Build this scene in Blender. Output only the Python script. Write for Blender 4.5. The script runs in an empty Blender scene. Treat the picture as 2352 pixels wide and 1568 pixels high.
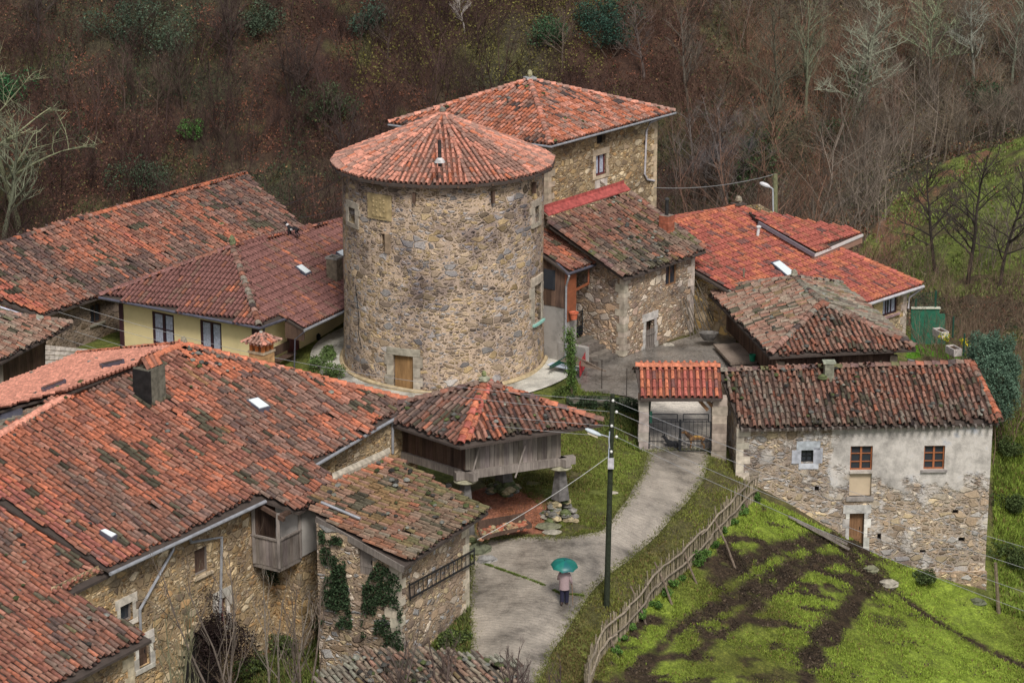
import bpy, math, random
import numpy as np
from mathutils import Vector
rnd = random.Random(7); R = np.random.RandomState(11)
scene = bpy.context.scene; COL = scene.collection
rad = math.radians
# ---------------- camera, sky, sun, exposure ----------------
F = 5880.0; CAMZ = 37.0; PITCH = rad(16); cp = math.cos(PITCH); sp = math.sin(PITCH)
cam_d = bpy.data.cameras.new('camera'); cam = bpy.data.objects.new('camera', cam_d); COL.objects.link(cam)
cam.location = (0, 0, CAMZ); cam.rotation_euler = (rad(90) - PITCH, 0, 0)
cam_d.sensor_width = 36; cam_d.lens = 36 * F / 2352.0; cam_d.clip_start = 1; cam_d.clip_end = 2000
scene.camera = cam
SUN_EL, SUN_AZ = rad(50), rad(14)      # soft overcast light from behind the camera
world = bpy.data.worlds.new('World'); scene.world = world; world.use_nodes = True
nt = world.node_tree; nt.nodes.clear()
sky = nt.nodes.new('ShaderNodeTexSky'); sky.sky_type = 'NISHITA'; sky.sun_disc = False
sky.sun_elevation = SUN_EL; sky.sun_rotation = rad(180) - SUN_AZ; sky.dust_density = 3.0; sky.ozone_density = 0.6
hs = nt.nodes.new('ShaderNodeHueSaturation'); hs.inputs['Saturation'].default_value = 0.3
bg = nt.nodes.new('ShaderNodeBackground'); bg.inputs['Strength'].default_value = 0.07
wo = nt.nodes.new('ShaderNodeOutputWorld')
nt.links.new(sky.outputs[0], hs.inputs['Color']); nt.links.new(hs.outputs[0], bg.inputs['Color']); nt.links.new(bg.outputs[0], wo.inputs['Surface'])
sd = bpy.data.lights.new('sun', 'SUN'); sd.energy = 1.8; sd.angle = rad(16); sd.color = (1, .95, .88)
sun = bpy.data.objects.new('sun', sd); COL.objects.link(sun)
sun.rotation_euler = (rad(90) - SUN_EL, 0, SUN_AZ)
scene.view_settings.view_transform = 'Standard'; scene.view_settings.look = 'None'
scene.view_settings.gamma = 1.0; scene.view_settings.exposure = 0.62
scene.render.engine = 'CYCLES'

# ---------------- geometry helpers ----------------
def A3(*p): return np.array(p, float)
def ray(u, v):
    b = (784 - v) / F
    return A3((u - 1176) / F, cp + b * sp, -sp + b * cp)
C0 = A3(0, 0, CAMZ)
def W(u, v, z=None, y=None):                     # a sight line met with a level z or a depth y
    r = ray(u, v); t = (z - CAMZ) / r[2] if z is not None else y / r[1]
    return C0 + r * t
class Plane:
    def __init__(s, p, n): s.p = np.array(p, float); s.n = np.array(n, float) / np.linalg.norm(n); s.n *= (1 if s.n[2] > 0 else -1)
    def px(s, u, v):
        r = ray(u, v); return C0 + r * (((s.p - C0) @ s.n) / (r @ s.n))
    def z(s, x, y): return s.p[2] - (s.n[0] * (x - s.p[0]) + s.n[1] * (y - s.p[1])) / s.n[2]
    def shift(s, dz): return Plane(s.p + A3(0, 0, dz), s.n)
def roof_plane(e0, e1, apex, slope):             # plane through a level eave with a given pitch, rising to the side of 'apex'
    d = e1 - e0; d[2] = 0; d /= np.linalg.norm(d)
    up = A3(-d[1], d[0], 0)
    if (apex - e0) @ up < 0: up = -up
    n = -up * math.sin(rad(slope)) + A3(0, 0, math.cos(rad(slope)))
    return Plane(e0, n), d, up
def u2(deg): return A3(math.cos(rad(deg)), math.sin(rad(deg)), 0)

def vnoise(x, y, seed=0):
    x = np.asarray(x, float); y = np.asarray(y, float)
    xi = np.floor(x).astype(np.int64); yi = np.floor(y).astype(np.int64); fx = x - xi; fy = y - yi
    fx = fx * fx * (3 - 2 * fx); fy = fy * fy * (3 - 2 * fy)
    def h(a, b):
        n = (a * 374761393 + b * 668265263 + seed * 1442695041) & 0xffffffff
        n = ((n ^ (n >> 13)) * 1274126177) & 0xffffffff
        return ((n ^ (n >> 16)) & 0xffff) / 65535.0
    return (h(xi, yi) * (1 - fx) + h(xi + 1, yi) * fx) * (1 - fy) + (h(xi, yi + 1) * (1 - fx) + h(xi + 1, yi + 1) * fx) * fy
def fbm(x, y, seed=0, o=3):
    r = 0; a = 1; t = 0
    for i in range(o): r = r + a * vnoise(np.asarray(x) * 2**i, np.asarray(y) * 2**i, seed + i * 7); t += a; a *= .5
    return r / t

BASE = {}
def link(o, parent=None):
    COL.objects.link(o)
    if parent is not None: o.parent = parent
def raw_mesh(name, V, faces, mat, cols=None, smooth=False):
    me = bpy.data.meshes.new(name); n = len(V)
    me.vertices.add(n); me.vertices.foreach_set('co', np.asarray(V, np.float32).ravel())
    idx = np.concatenate([f.ravel() for f in faces]); tot = np.concatenate([np.full(len(f), f.shape[1]) for f in faces])
    me.loops.add(len(idx)); me.loops.foreach_set('vertex_index', idx.astype(np.int32))
    st = np.concatenate([[0], np.cumsum(tot)[:-1]]).astype(np.int32)
    me.polygons.add(len(tot)); me.polygons.foreach_set('loop_start', st)
    me.update(calc_edges=True)
    me.polygons.foreach_set('use_smooth', np.full(len(tot), bool(smooth))); me.validate(clean_customdata=False)
    if cols is not None:
        at = me.attributes.new('col', 'FLOAT_COLOR', 'FACE')
        c = np.concatenate(cols); c = np.hstack([c[:, :3], np.ones((len(c), 1))]).astype(np.float32)
        if len(c) == len(me.polygons): at.data.foreach_set('color', c.ravel())
    me.materials.append(mat)
    return me
class MB:
    def __init__(s): s.V = []; s.Fc = []; s.C = []; s.n = 0
    def add(s, V, Fa, c=None):
        V = np.asarray(V, float).reshape(-1, 3); Fa = np.asarray(Fa, int)
        if not len(Fa): return s
        s.V.append(V); s.Fc.append(Fa + s.n); s.n += len(V)
        if c is None: c = (1, 1, 1)
        c = np.asarray(c, float)
        s.C.append(np.tile(c[:3], (len(Fa), 1)) if c.ndim == 1 else c)
        return s
    def box(s, c, size, d=(1, 0, 0), c_=None, up=(0, 0, 1)):
        d = np.array(d, float); d = d / np.linalg.norm(d); up = np.array(up, float); e = np.cross(up, d); e /= np.linalg.norm(e); up = np.cross(d, e)
        hx, hy, hz = [q / 2 for q in size]; V = []
        for z in (-hz, hz):
            for x, y in ((-hx, -hy), (hx, -hy), (hx, hy), (-hx, hy)): V.append(np.array(c, float) + d * x + e * y + up * z)
        return s.add(V, [(3, 2, 1, 0), (4, 5, 6, 7), (0, 1, 5, 4), (1, 2, 6, 5), (2, 3, 7, 6), (3, 0, 4, 7)], c_)
    def beam(s, p, q, w, h, c_=None, up=(0, 0, 1)):
        p = np.array(p, float); q = np.array(q, float); d = q - p; L = np.linalg.norm(d)
        if abs(d[2]) > .95 * L: up = (0, 1, 0) if up == (0, 0, 1) else up
        return s.box((p + q) / 2, (L, w, h), d, c_, up)
    def path(s, pts, rs, n=6, c_=None, cap=True):
        pts = np.asarray(pts, float); m = len(pts); rs = np.ones(m) * rs if np.isscalar(rs) else np.asarray(rs, float)
        t = np.gradient(pts, axis=0); t /= (np.linalg.norm(t, axis=1)[:, None] + 1e-9)
        ref = A3(0.3, 0.2, 1) if abs(t[0][2]) < .8 else A3(1, .2, 0)
        a = np.cross(t, ref); a /= (np.linalg.norm(a, axis=1)[:, None] + 1e-9); b = np.cross(t, a)
        th = np.arange(n) * 2 * math.pi / n
        V = pts[:, None] + rs[:, None, None] * (a[:, None] * np.cos(th)[None, :, None] + b[:, None] * np.sin(th)[None, :, None])
        i = np.arange(m - 1)[:, None] * n; j = np.arange(n)[None]; k = (j + 1) % n
        Fa = np.stack([i + j, i + k, i + n + k, i + n + j], -1).reshape(-1, 4)
        s.add(V.reshape(-1, 3), Fa, c_)
        if cap: s.add(V[-1], [tuple(range(n))], c_); s.add(V[0], [tuple(range(n))[::-1]], c_)
        return s
    def lathe(s, c, prof, n=16, c_=None, ax=(1, 1)):
        th = np.arange(n) * 2 * math.pi / n; V = []
        for r, z in prof: V += [A3(c[0] + r * ax[0] * math.cos(t), c[1] + r * ax[1] * math.sin(t), c[2] + z) for t in th]
        Fa = [(i * n + j, i * n + (j + 1) % n, (i + 1) * n + (j + 1) % n, (i + 1) * n + j) for i in range(len(prof) - 1) for j in range(n)]
        s.add(V, Fa, c_); s.add(V[-n:], [tuple(range(n))], c_); s.add(V[:n], [tuple(range(n))[::-1]], c_); return s
    def slab(s, poly, th, c_=None):          # polygon thickened downwards
        P = np.array(poly, float); n = len(P); Q = P - A3(0, 0, th); s.add(np.vstack([P, Q]), [tuple(range(n))], c_); s.add(Q, [tuple(range(n))[::-1]], c_)
        return s.add(np.vstack([P, Q]), [(i, (i + 1) % n, n + (i + 1) % n, n + i) for i in range(n)], c_)
    def quad(s, a, b, c, d, c_=None): return s.add([a, b, c, d], [(0, 1, 2, 3)], c_)
    def rock(s, c, r, c_=None, seed=0, k=(1, 1, .7)):
        q = np.random.RandomState(seed); V = []; n = 7
        for i, (z, w) in enumerate(((-.7, .6), (-.2, 1), (.4, .85), (.8, .4))):
            for j in range(n):
                t = j * 2 * math.pi / n + i * .4; w2 = w * q.uniform(.8, 1.15); V.append(A3(c[0] + r * k[0] * w2 * math.cos(t), c[1] + r * k[1] * w2 * math.sin(t), c[2] + r * k[2] * (z + q.uniform(-.1, .1))))
        Fa = [(i * n + j, i * n + (j + 1) % n, (i + 1) * n + (j + 1) % n, (i + 1) * n + j) for i in range(3) for j in range(n)]
        s.add(V, Fa, c_); s.add(V[-n:], [tuple(range(n))], c_); s.add(V[:n], [tuple(range(n))[::-1]], c_); return s
    def build(s, name, mat, parent=None, smooth=False):
        if not s.V: return None
        V = np.vstack(s.V)
        if parent is not None: b = BASE[parent.name]
        else: b = A3((V[:, 0].min() + V[:, 0].max()) / 2, (V[:, 1].min() + V[:, 1].max()) / 2, V[:, 2].min())
        me = raw_mesh(name, V - b, s.Fc, mat, s.C, smooth); o = bpy.data.objects.new(name, me)
        if parent is None: o.location = b
        BASE[o.name] = b
        link(o, parent); BASE[o.name] = b
        return o
def tag(o, label=None, cat=None, group=None, kind=None):
    if label: o['label'] = label
    if cat: o['category'] = cat
    if group: o['group'] = group
    if kind: o['kind'] = kind
    return o
def thing(name, loc, label, cat, group=None):
    o = bpy.data.objects.new(name, None); o.empty_display_size = .3; o.location = loc; link(o); BASE[o.name] = np.array(loc, float)
    return tag(o, label, cat, group)
def copy_tree(o, loc, rz=0, sc=1.0, parent=None):
    c = o.copy(); COL.objects.link(c)
    if parent is None: c.location = loc; c.rotation_euler = (0, 0, rz); c.scale = (sc, sc, sc)
    else: c.parent = parent
    for ch in list(o.children): copy_tree(ch, None, 0, 1, c)
    return c

# ---------------- materials ----------------
MATS = {}
def nodes(name):
    m = bpy.data.materials.new(name); m.use_nodes = True; t = m.node_tree; t.nodes.clear()
    o = t.nodes.new('ShaderNodeOutputMaterial'); p = t.nodes.new('ShaderNodeBsdfPrincipled'); t.links.new(p.outputs[0], o.inputs[0])
    def N(ty, **k):
        n = t.nodes.new('ShaderNode' + ty)
        for a, b in k.items():
            if a in n.inputs.keys(): n.inputs[a].default_value = b
            else: setattr(n, a, b)
        return n
    def L(a, ao, b, bi): t.links.new(a.outputs[ao], b.inputs[bi])
    return m, p, N, L
def ramp(N, stops, interp='LINEAR'):
    r = N('ValToRGB'); e = r.color_ramp; e.interpolation = interp
    while len(e.elements) < len(stops): e.elements.new(.5)
    for q, (pos, c) in zip(e.elements, stops): q.position = pos; q.color = (*c, 1) if len(c) == 3 else c
    return r
def coords(N, L, sc=(1, 1, 1), rot=0):
    tc = N('TexCoord'); mp = N('Mapping'); mp.inputs['Scale'].default_value = sc; mp.inputs['Rotation'].default_value = (0, 0, rot); L(tc, 'Object', mp, 'Vector'); return mp
def mat_attr(name, rough=.6, nsc=6, namt=.35, bump=.02, spec=.5):   # face colours with a fine mottling of their own
    m, p, N, L = nodes(name); a = N('Attribute'); a.attribute_name = 'col'
    co = coords(N, L); no = N('TexNoise', Scale=nsc, Detail=4.0); L(co, 0, no, 'Vector')
    r = ramp(N, [(.3, (1 - namt,) * 3), (.7, (1 + namt * .6,) * 3)]); L(no, 'Fac', r, 0)
    x = N('Mix'); x.data_type = 'RGBA'; x.blend_type = 'MULTIPLY'; x.inputs[0].default_value = 1
    L(a, 'Color', x, 6); L(r, 0, x, 7); L(x, 2, p, 'Base Color'); p.inputs['Roughness'].default_value = rough; p.inputs['Specular IOR Level'].default_value = spec
    if bump:
        b = N('Bump', Strength=.5, Distance=bump); L(no, 'Fac', b, 'Height'); L(b, 0, p, 'Normal')
    return m
def mat_flat(name, c, rough=.6, metal=0, nsc=4, namt=.2, bump=0, stretch=(1, 1, 1)):
    m, p, N, L = nodes(name); co = coords(N, L, stretch); no = N('TexNoise', Scale=nsc, Detail=5.0); L(co, 0, no, 'Vector')
    r = ramp(N, [(.28, tuple(q * (1 - namt) for q in c)), (.72, tuple(min(1, q * (1 + namt)) for q in c))]); L(no, 'Fac', r, 0); L(r, 0, p, 'Base Color')
    p.inputs['Roughness'].default_value = rough; p.inputs['Metallic'].default_value = metal
    if bump: b = N('Bump', Strength=.6, Distance=bump); L(no, 'Fac', b, 'Height'); L(b, 0, p, 'Normal')
    return m
def mat_stone(name, cols, mortar, sc=(3.2, 3.2, 6.0), mw=.07, plaster=None, stain=.5, warp=.35, mort_noise=.6, bigs=.3):
    """rubble masonry: cells as stones, joints between them, weather stains; optional render still clinging to part of it"""
    m, p, N, L = nodes(name); co = coords(N, L, sc)
    tc = N('TexCoord'); wn = N('TexNoise', Scale=1.3, Detail=2.0); L(tc, 'Object', wn, 'Vector')
    vm = N('VectorMath', operation='SCALE'); L(wn, 'Color', vm, 0); vm.inputs['Scale'].default_value = warp * 3
    va = N('VectorMath', operation='ADD'); L(co, 0, va, 0); L(vm, 0, va, 1)
    n2 = N('TexNoise', Scale=9.0, Detail=3.0); L(tc, 'Object', n2, 'Vector')
    vs = N('VectorMath', operation='SCALE'); L(n2, 'Color', vs, 0); vs.inputs['Scale'].default_value = .45
    vb = N('VectorMath', operation='ADD'); L(va, 0, vb, 0); L(vs, 0, vb, 1)
    v1 = N('TexVoronoi', Scale=1.0, Randomness=.95); L(vb, 0, v1, 'Vector')
    v2 = N('TexVoronoi', Scale=1.0, Randomness=.95); v2.feature = 'DISTANCE_TO_EDGE'; L(vb, 0, v2, 'Vector')
    v3 = N('TexVoronoi', Scale=.52, Randomness=1.0); L(vb, 0, v3, 'Vector'); v4 = N('TexVoronoi', Scale=.52, Randomness=1.0); v4.feature = 'DISTANCE_TO_EDGE'; L(vb, 0, v4, 'Vector')
    s3 = N('SeparateColor'); L(v3, 'Color', s3, 0); big = N('Math', operation='GREATER_THAN'); L(s3, 2, big, 0); big.inputs[1].default_value = 1 - bigs
    mc = N('Mix'); mc.data_type = 'RGBA'; L(big, 0, mc, 0); L(v1, 'Color', mc, 6); L(v3, 'Color', mc, 7); md = N('Mix'); md.data_type = 'FLOAT'; L(big, 0, md, 0); L(v2, 'Distance', md, 2); d4 = N('Math', operation='MULTIPLY'); L(v4, 'Distance', d4, 0); d4.inputs[1].default_value = 1.9; L(d4, 0, md, 3)
    sm_ = N('Math', operation='MINIMUM'); L(md, 0, sm_, 0); L(d4, 0, sm_, 1)
    sx = N('SeparateColor'); L(mc, 2, sx, 0)
    k = len(cols); r = ramp(N, [((i + .0) / k, c) for i, c in enumerate(cols)], 'CONSTANT'); L(sx, 0, r, 0)
    # brightness differs from stone to stone, and within a stone
    mb = N('MapRange'); mb.inputs['To Min'].default_value = .55; mb.inputs['To Max'].default_value = 1.45; L(sx, 1, mb, 'Value')
    n3 = N('TexNoise', Scale=14.0, Detail=6.0, Roughness=.7); L(tc, 'Object', n3, 'Vector')
    mr3 = N('MapRange'); mr3.inputs['From Min'].default_value = .3; mr3.inputs['From Max'].default_value = .7; mr3.inputs['To Min'].default_value = .72; mr3.inputs['To Max'].default_value = 1.25; L(n3, 'Fac', mr3, 'Value')
    mu = N('Math', operation='MULTIPLY'); L(mb, 0, mu, 0); L(mr3, 0, mu, 1)
    sc1 = N('VectorMath', operation='SCALE'); L(r, 0, sc1, 0); L(mu, 0, sc1, 'Scale')
    # joint mask, its width breaks up
    nw = N('TexNoise', Scale=2.2, Detail=3.0); L(tc, 'Object', nw, 'Vector')
    mw_ = N('MapRange'); mw_.inputs['From Min'].default_value = .3; mw_.inputs['From Max'].default_value = .7; mw_.inputs['To Min'].default_value = mw * (1 - mort_noise); mw_.inputs['To Max'].default_value = mw * (1 + mort_noise * 2.2); L(nw, 'Fac', mw_, 'Value')
    su = N('Math', operation='SUBTRACT'); L(sm_, 0, su, 0); L(mw_, 0, su, 1)
    mk_ = N('MapRange'); mk_.inputs['From Min'].default_value = -.02; mk_.inputs['From Max'].default_value = .035; L(su, 0, mk_, 'Value')
    mx = N('Mix'); mx.data_type = 'RGBA'; L(mk_, 0, mx, 0)
    ms = N('VectorMath', operation='SCALE'); ms.inputs[0].default_value = mortar; L(mr3, 0, ms, 'Scale'); L(ms, 0, mx, 6); L(sc1, 0, mx, 7)
    # large weather stains
    n4 = N('TexNoise', Scale=.45, Detail=5.0, Roughness=.65); L(tc, 'Object', n4, 'Vector')
    st = ramp(N, [(.32, (1 - stain, 1 - stain, 1 - stain * .85)), (.55, (1, 1, 1)), (.75, (1.12, 1.06, .96))]); L(n4, 'Fac', st, 0)
    m2 = N('Mix'); m2.data_type = 'RGBA'; m2.blend_type = 'MULTIPLY'; m2.inputs[0].default_value = 1; L(mx, 2, m2, 6); L(st, 0, m2, 7)
    n5 = N('TexNoise', Scale=1.7, Detail=6.0, Roughness=.75); L(tc, 'Object', n5, 'Vector')
    rs = ramp(N, [(.60, (0, 0, 0)), (.68, (1, 1, 1))]); L(n5, 'Fac', rs, 0); ml = N('Math', operation='MULTIPLY'); L(rs, 0, ml, 0); ml.inputs[1].default_value = .5
    m3 = N('Mix'); m3.data_type = 'RGBA'; L(ml, 0, m3, 0); L(m2, 2, m3, 6); m3.inputs[7].default_value = (.07, .065, .06, 1)
    last = m3
    h1 = N('MapRange'); h1.inputs['From Max'].default_value = .16; L(su, 0, h1, 'Value')
    ha = N('Math', operation='MULTIPLY_ADD'); L(n3, 'Fac', ha, 0); ha.inputs[1].default_value = .35; L(h1, 0, ha, 2)
    hout = ha
    if plaster:
        pcol, (x0, z0), zs = plaster      # render from x0 to the right and above z0, ragged at the edge
        sp_ = N('SeparateXYZ'); L(tc, 'Object', sp_, 0)
        n6 = N('TexNoise', Scale=.9, Detail=8.0, Roughness=.62); L(tc, 'Object', n6, 'Vector')
        def edge(out, t, w):
            a = N('Math', operation='SUBTRACT'); L(sp_, out, a, 0); a.inputs[1].default_value = t
            b_ = N('Math', operation='DIVIDE'); L(a, 0, b_, 0); b_.inputs[1].default_value = w
            c = N('Math', operation='ADD'); L(b_, 0, c, 0); n = N('Math', operation='MULTIPLY_ADD'); L(n6, 'Fac', n, 0); n.inputs[1].default_value = 9; n.inputs[2].default_value = -4.5
            L(n, 0, c, 1); d = N('Clamp'); L(c, 0, d, 0); return d
        e1 = edge('X', x0, .35); e2 = edge('Z', z0, zs)
        pm0 = N('Math', operation='MULTIPLY'); L(e1, 0, pm0, 0); L(e2, 0, pm0, 1); n8 = N('TexNoise', Scale=1.1, Detail=9.0, Roughness=.68); L(tc, 'Object', n8, 'Vector'); r8 = ramp(N, [(.54, (0, 0, 0)), (.60, (.7, .7, .7))]); L(n8, 'Fac', r8, 0); pm = N('Math', operation='MAXIMUM'); L(pm0, 0, pm, 0); L(r8, 0, pm, 1)
        n7 = N('TexNoise', Scale=.7, Detail=9.0, Roughness=.7); L(tc, 'Object', n7, 'Vector')
        pr = ramp(N, [(.32, tuple(q * .38 for q in pcol)), (.44, tuple(q * .68 for q in pcol)), (.55, pcol), (.68, (.42, .44, .49))]); L(n7, 'Fac', pr, 0)
        m4 = N('Mix'); m4.data_type = 'RGBA'; L(pm, 0, m4, 0); L(last, 2, m4, 6); L(pr, 0, m4, 7); last = m4
        hx = N('Mix'); hx.data_type = 'FLOAT'; L(pm, 0, hx, 0); L(ha, 0, hx, 2); nn = N('Math', operation='MULTIPLY_ADD'); L(n3, 'Fac', nn, 0); nn.inputs[1].default_value = .25; nn.inputs[2].default_value = 1.0; L(nn, 0, hx, 3); hout = hx
    b = N('Bump', Strength=.9, Distance=.075); L(hout, 0, b, 'Height'); L(b, 0, p, 'Normal')
    L(last, 2, p, 'Base Color'); p.inputs['Roughness'].default_value = .9; p.inputs['Specular IOR Level'].default_value = .2
    return m
def mat_plaster(name, c, amt=.18):
    m, p, N, L = nodes(name); tc = N('TexCoord')
    n = N('TexNoise', Scale=.8, Detail=8.0, Roughness=.65); L(tc, 'Object', n, 'Vector')
    n2 = N('TexNoise', Scale=40.0, Detail=2.0); L(tc, 'Object', n2, 'Vector')
    r = ramp(N, [(.3, tuple(q * (1 - amt * 1.6) for q in c)), (.5, c), (.7, tuple(min(1, q * (1 + amt * .5)) for q in c))]); L(n, 'Fac', r, 0); L(r, 0, p, 'Base Color')
    b = N('Bump', Strength=.4, Distance=.01); L(n2, 'Fac', b, 'Height'); L(b, 0, p, 'Normal'); p.inputs['Roughness'].default_value = .9; return m
def mat_wood(name, c1, c2, board=6.0, rough=.75):
    """planks side by side, grain along their length (vertical)"""
    m, p, N, L = nodes(name); tc = N('TexCoord'); a = N('Attribute'); a.attribute_name = 'col'
    mp = N('Mapping'); mp.inputs['Scale'].default_value = (14, 14, 1.2); L(tc, 'Object', mp, 'Vector')
    n = N('TexNoise', Scale=1.0, Detail=6.0, Roughness=.7); L(mp, 0, n, 'Vector')
    n2 = N('TexNoise', Scale=.9, Detail=3.0); L(tc, 'Object', n2, 'Vector'); ad = N('Math', operation='MULTIPLY_ADD'); L(n2, 'Fac', ad, 0); ad.inputs[1].default_value = .7
    L(n, 'Fac', ad, 2); r = ramp(N, [(.55, c1), (1.05, c2)]); L(ad, 0, r, 0)
    x = N('Mix'); x.data_type = 'RGBA'; x.blend_type = 'MULTIPLY'; x.inputs[0].default_value = 1; L(r, 0, x, 6); L(a, 'Color', x, 7); L(x, 2, p, 'Base Color')
    b = N('Bump', Strength=.7, Distance=.012); L(n, 'Fac', b, 'Height'); L(b, 0, p, 'Normal'); p.inputs['Roughness'].default_value = rough; p.inputs['Specular IOR Level'].default_value = .2; return m
M = MATS
M['tile'] = mat_attr('roof_tile', .6, 7, .42, .015, .3)
M['newtile'] = mat_attr('new_roof_tile', .5, 5, .15, .006, .4)
M['paint'] = mat_attr('painted', .55, 4, .12, 0)
M['leaf'] = mat_attr('leaf', .75, 3, .25, 0, .1)
M['bark'] = mat_attr('bark', .9, 9, .35, .01, .08)
M['rock'] = mat_attr('rock', .8, 5, .45, .03, .3)
M['deck'] = mat_flat('roof_deck', (.06, .045, .038), .9)
M['s_ochre'] = mat_stone('ochre_rubble', [(.58, .40, .20), (.46, .33, .19), (.62, .47, .28), (.38, .28, .19), (.56, .43, .28), (.68, .55, .37), (.50, .31, .15)], (.40, .29, .17), (3.9, 3.9, 6.6), .05)
M['s_tower'] = mat_stone('tower_rubble', [(.41, .30, .195), (.31, .235, .165), (.46, .35, .21), (.35, .325, .31), (.24, .185, .145), (.46, .35, .24), (.40, .365, .345), (.48, .35, .19)], (.55, .42, .32), (3.6, 3.6, 6.8), .05, stain=.6, mort_noise=.8, bigs=.24, warp=.5)
M['s_pale'] = mat_stone('pale_rubble', [(.50, .38, .26), (.42, .30, .20), (.55, .46, .36), (.46, .44, .42), (.36, .27, .2), (.58, .46, .28)], (.36, .27, .19), (3.7, 3.7, 6.4), .05)
M['s_mid'] = mat_stone('mid_house_rubble', [(.52, .37, .24), (.45, .31, .2), (.58, .49, .4), (.5, .36, .28), (.36, .28, .22), (.62, .52, .4)], (.32, .24, .17), (3.8, 3.8, 6.2), .045)
M['s_dark'] = mat_stone('mossy_dark_rubble', [(.10, .09, .07), (.14, .12, .10), (.07, .08, .05), (.18, .16, .14)], (.05, .06, .035), (2.6, 2.6, 4.5), .06)
M['s_brown'] = mat_stone('brown_rubble', [(.25, .18, .12), (.31, .23, .17), (.2, .15, .11), (.36, .28, .22)], (.30, .23, .17), (3.6, 3.6, 6.0), .07)
M['s_gold'] = mat_stone('golden_crazy_stone', [(.62, .42, .17), (.56, .38, .19), (.66, .5, .26), (.5, .36, .22), (.6, .46, .3)], (.42, .33, .22), (3.2, 3.2, 3.8), .035, stain=.2)
M['ashlar'] = mat_attr('dressed_stone', .8, 4, .35, .015, .3)
M['yellow'] = mat_plaster('cream_yellow_render', (.80, .66, .36), .08)
M['white'] = mat_plaster('dirty_white_render', (.62, .58, .54), .2)
M['greywall'] = mat_plaster('grey_render', (.33, .31, .29), .3)
M['cream'] = mat_plaster('cream_panel', (.55, .44, .31), .1)
M['w_dark'] = mat_wood('dark_boards', (.035, .022, .018), (.12, .075, .055))
M['w_grey'] = mat_wood('weathered_grey_boards', (.085, .07, .062), (.27, .235, .21))
M['w_mid'] = mat_wood('brown_wood', (.16, .085, .045), (.3, .17, .09))
M['w_purple'] = mat_flat('dark_painted_wood', (.05, .02, .028), .45)
M['w_red'] = mat_flat('reddish_painted_wood', (.26, .085, .04), .5)
M['w_maroon'] = mat_flat('maroon_door_paint', (.13, .03, .035), .5)
M['metal'] = mat_flat('grey_zinc_gutter', (.36, .37, .40), .35, .3)
M['metalw'] = mat_flat('pale_gutter', (.50, .48, .51), .35)
M['metald'] = mat_flat('dark_gutter', (.13, .13, .17), .35, .3)
M['iron'] = mat_flat('black_iron', (.018, .02, .024), .5, .4)
M['green_iron'] = mat_flat('dark_green_paint', (.01, .06, .04), .45)
M['curtain'] = mat_flat('lace_curtain', (.42, .45, .55), .9, 0, 9, .3)
m, p, N, L = nodes('window_glass'); p.inputs['Base Color'].default_value = (.035, .04, .05, 1); p.inputs['Roughness'].default_value = .08; M['glass'] = m
m, p, N, L = nodes('skylight_glass'); p.inputs['Base Color'].default_value = (.78, .84, .86, 1); p.inputs['Roughness'].default_value = .12; p.inputs['Specular IOR Level'].default_value = .9; M['skylight'] = m  # near-white base colour paints the reflected sky into the pane
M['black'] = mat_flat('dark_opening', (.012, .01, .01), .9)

# ---------------- ground ----------------
CP = [  # sight point (u, v) and level z, or (None, x, y, z)
 (1560,1040,0),(1440,1200,-.3),(1300,1390,-1.0),(1180,1560,-1.2),(1100,1300,-.8),(1200,1240,-.4),(1650,1080,-.25),(1560,1200,-.6),(1440,1340,-1.0),(1345,1450,-1.35),(1275,1568,-1.6),
 (1713,1160,-1.3),(1616,1272,-1.7),(1533,1345,-1.9),(1470,1418,-2.1),(1401,1486,-2.3),(1360,1568,-2.6),
 (1985,1260,-4.3),(2278,1400,-6.7),(1750,1290,-2.5),(1600,1450,-2.8),(1500,1568,-3.2),(1900,1568,-5),(2352,1568,-7.8),(2100,1450,-6),(2000,1350,-4.8),(1830,1190,-2.4),
 (1480,1045,.05),(1380,1080,.35),(1316,1240,-.3),(1180,1130,.25),(1150,1180,-.1),(1400,985,.4),(1400,905,.9),(1320,915,.8),(1560,950,.45),(1470,1000,.2),
 (1400,860,.95),(1500,800,1.1),(1620,780,1.0),(1610,740,1.0),(1620,880,.9),(1040,915,.5),(790,860,.7),(1290,900,.65),(1250,840,.9),(1320,790,1.2),
 (690,845,.7),(560,850,.6),(200,800,.5),(100,880,.3),(300,1530,-3.2),(440,1510,-3),(560,1480,-2.8),(700,1440,-2.4),(940,1470,-1.8),(1085,1400,-1.3),(800,1530,-2.5),(600,1568,-3.3),(1000,1520,-1.9),
 (2130,800,-.1),(2150,830,-.2),(2260,900,-1.2),(2320,1000,-2.6),(2345,1150,-4.6),(2330,1330,-6.3),
 (None,-45,100,-2),(None,-45,125,0),(None,-30,80,-3),(None,-60,80,-4),(None,0,60,-6),(None,30,60,-14),(None,-40,55,-6),(None,45,95,-13),(None,40,115,-9),(None,60,110,-14),(None,80,90,-20),(None,14,78,-5.5),
 (None,0,148,.6),(None,-20,148,-2),(None,14,140,.6),(None,-45,150,-5),(None,28,132,-2.8),(None,22,134.5,-2.2),(None,21.3,131.3,-.9),(None,25,131,-2.3),(None,38,128,-6),
 (None,0,165,-5.5),(None,-25,170,-5.5),(None,-60,170,-6),(None,13,160,-4.5),(None,20,150,-3),(None,30,148,-1.8),(None,34,162,-.8),(None,40,177,2.4),(None,30,176,-.6),(None,24,166,-2.4),(None,50,160,2),(None,70,170,6),
 (None,35,186,-1),(None,10,175,-5),(None,55,190,4)]
for yy_, zz_ in ((185, 1.0), (200, 9.5), (225, 24), (260, 45), (300, 70)):
    for xx_ in (-90, -55, -25, 0, 22): CP.append((None, xx_, yy_, zz_))
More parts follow.
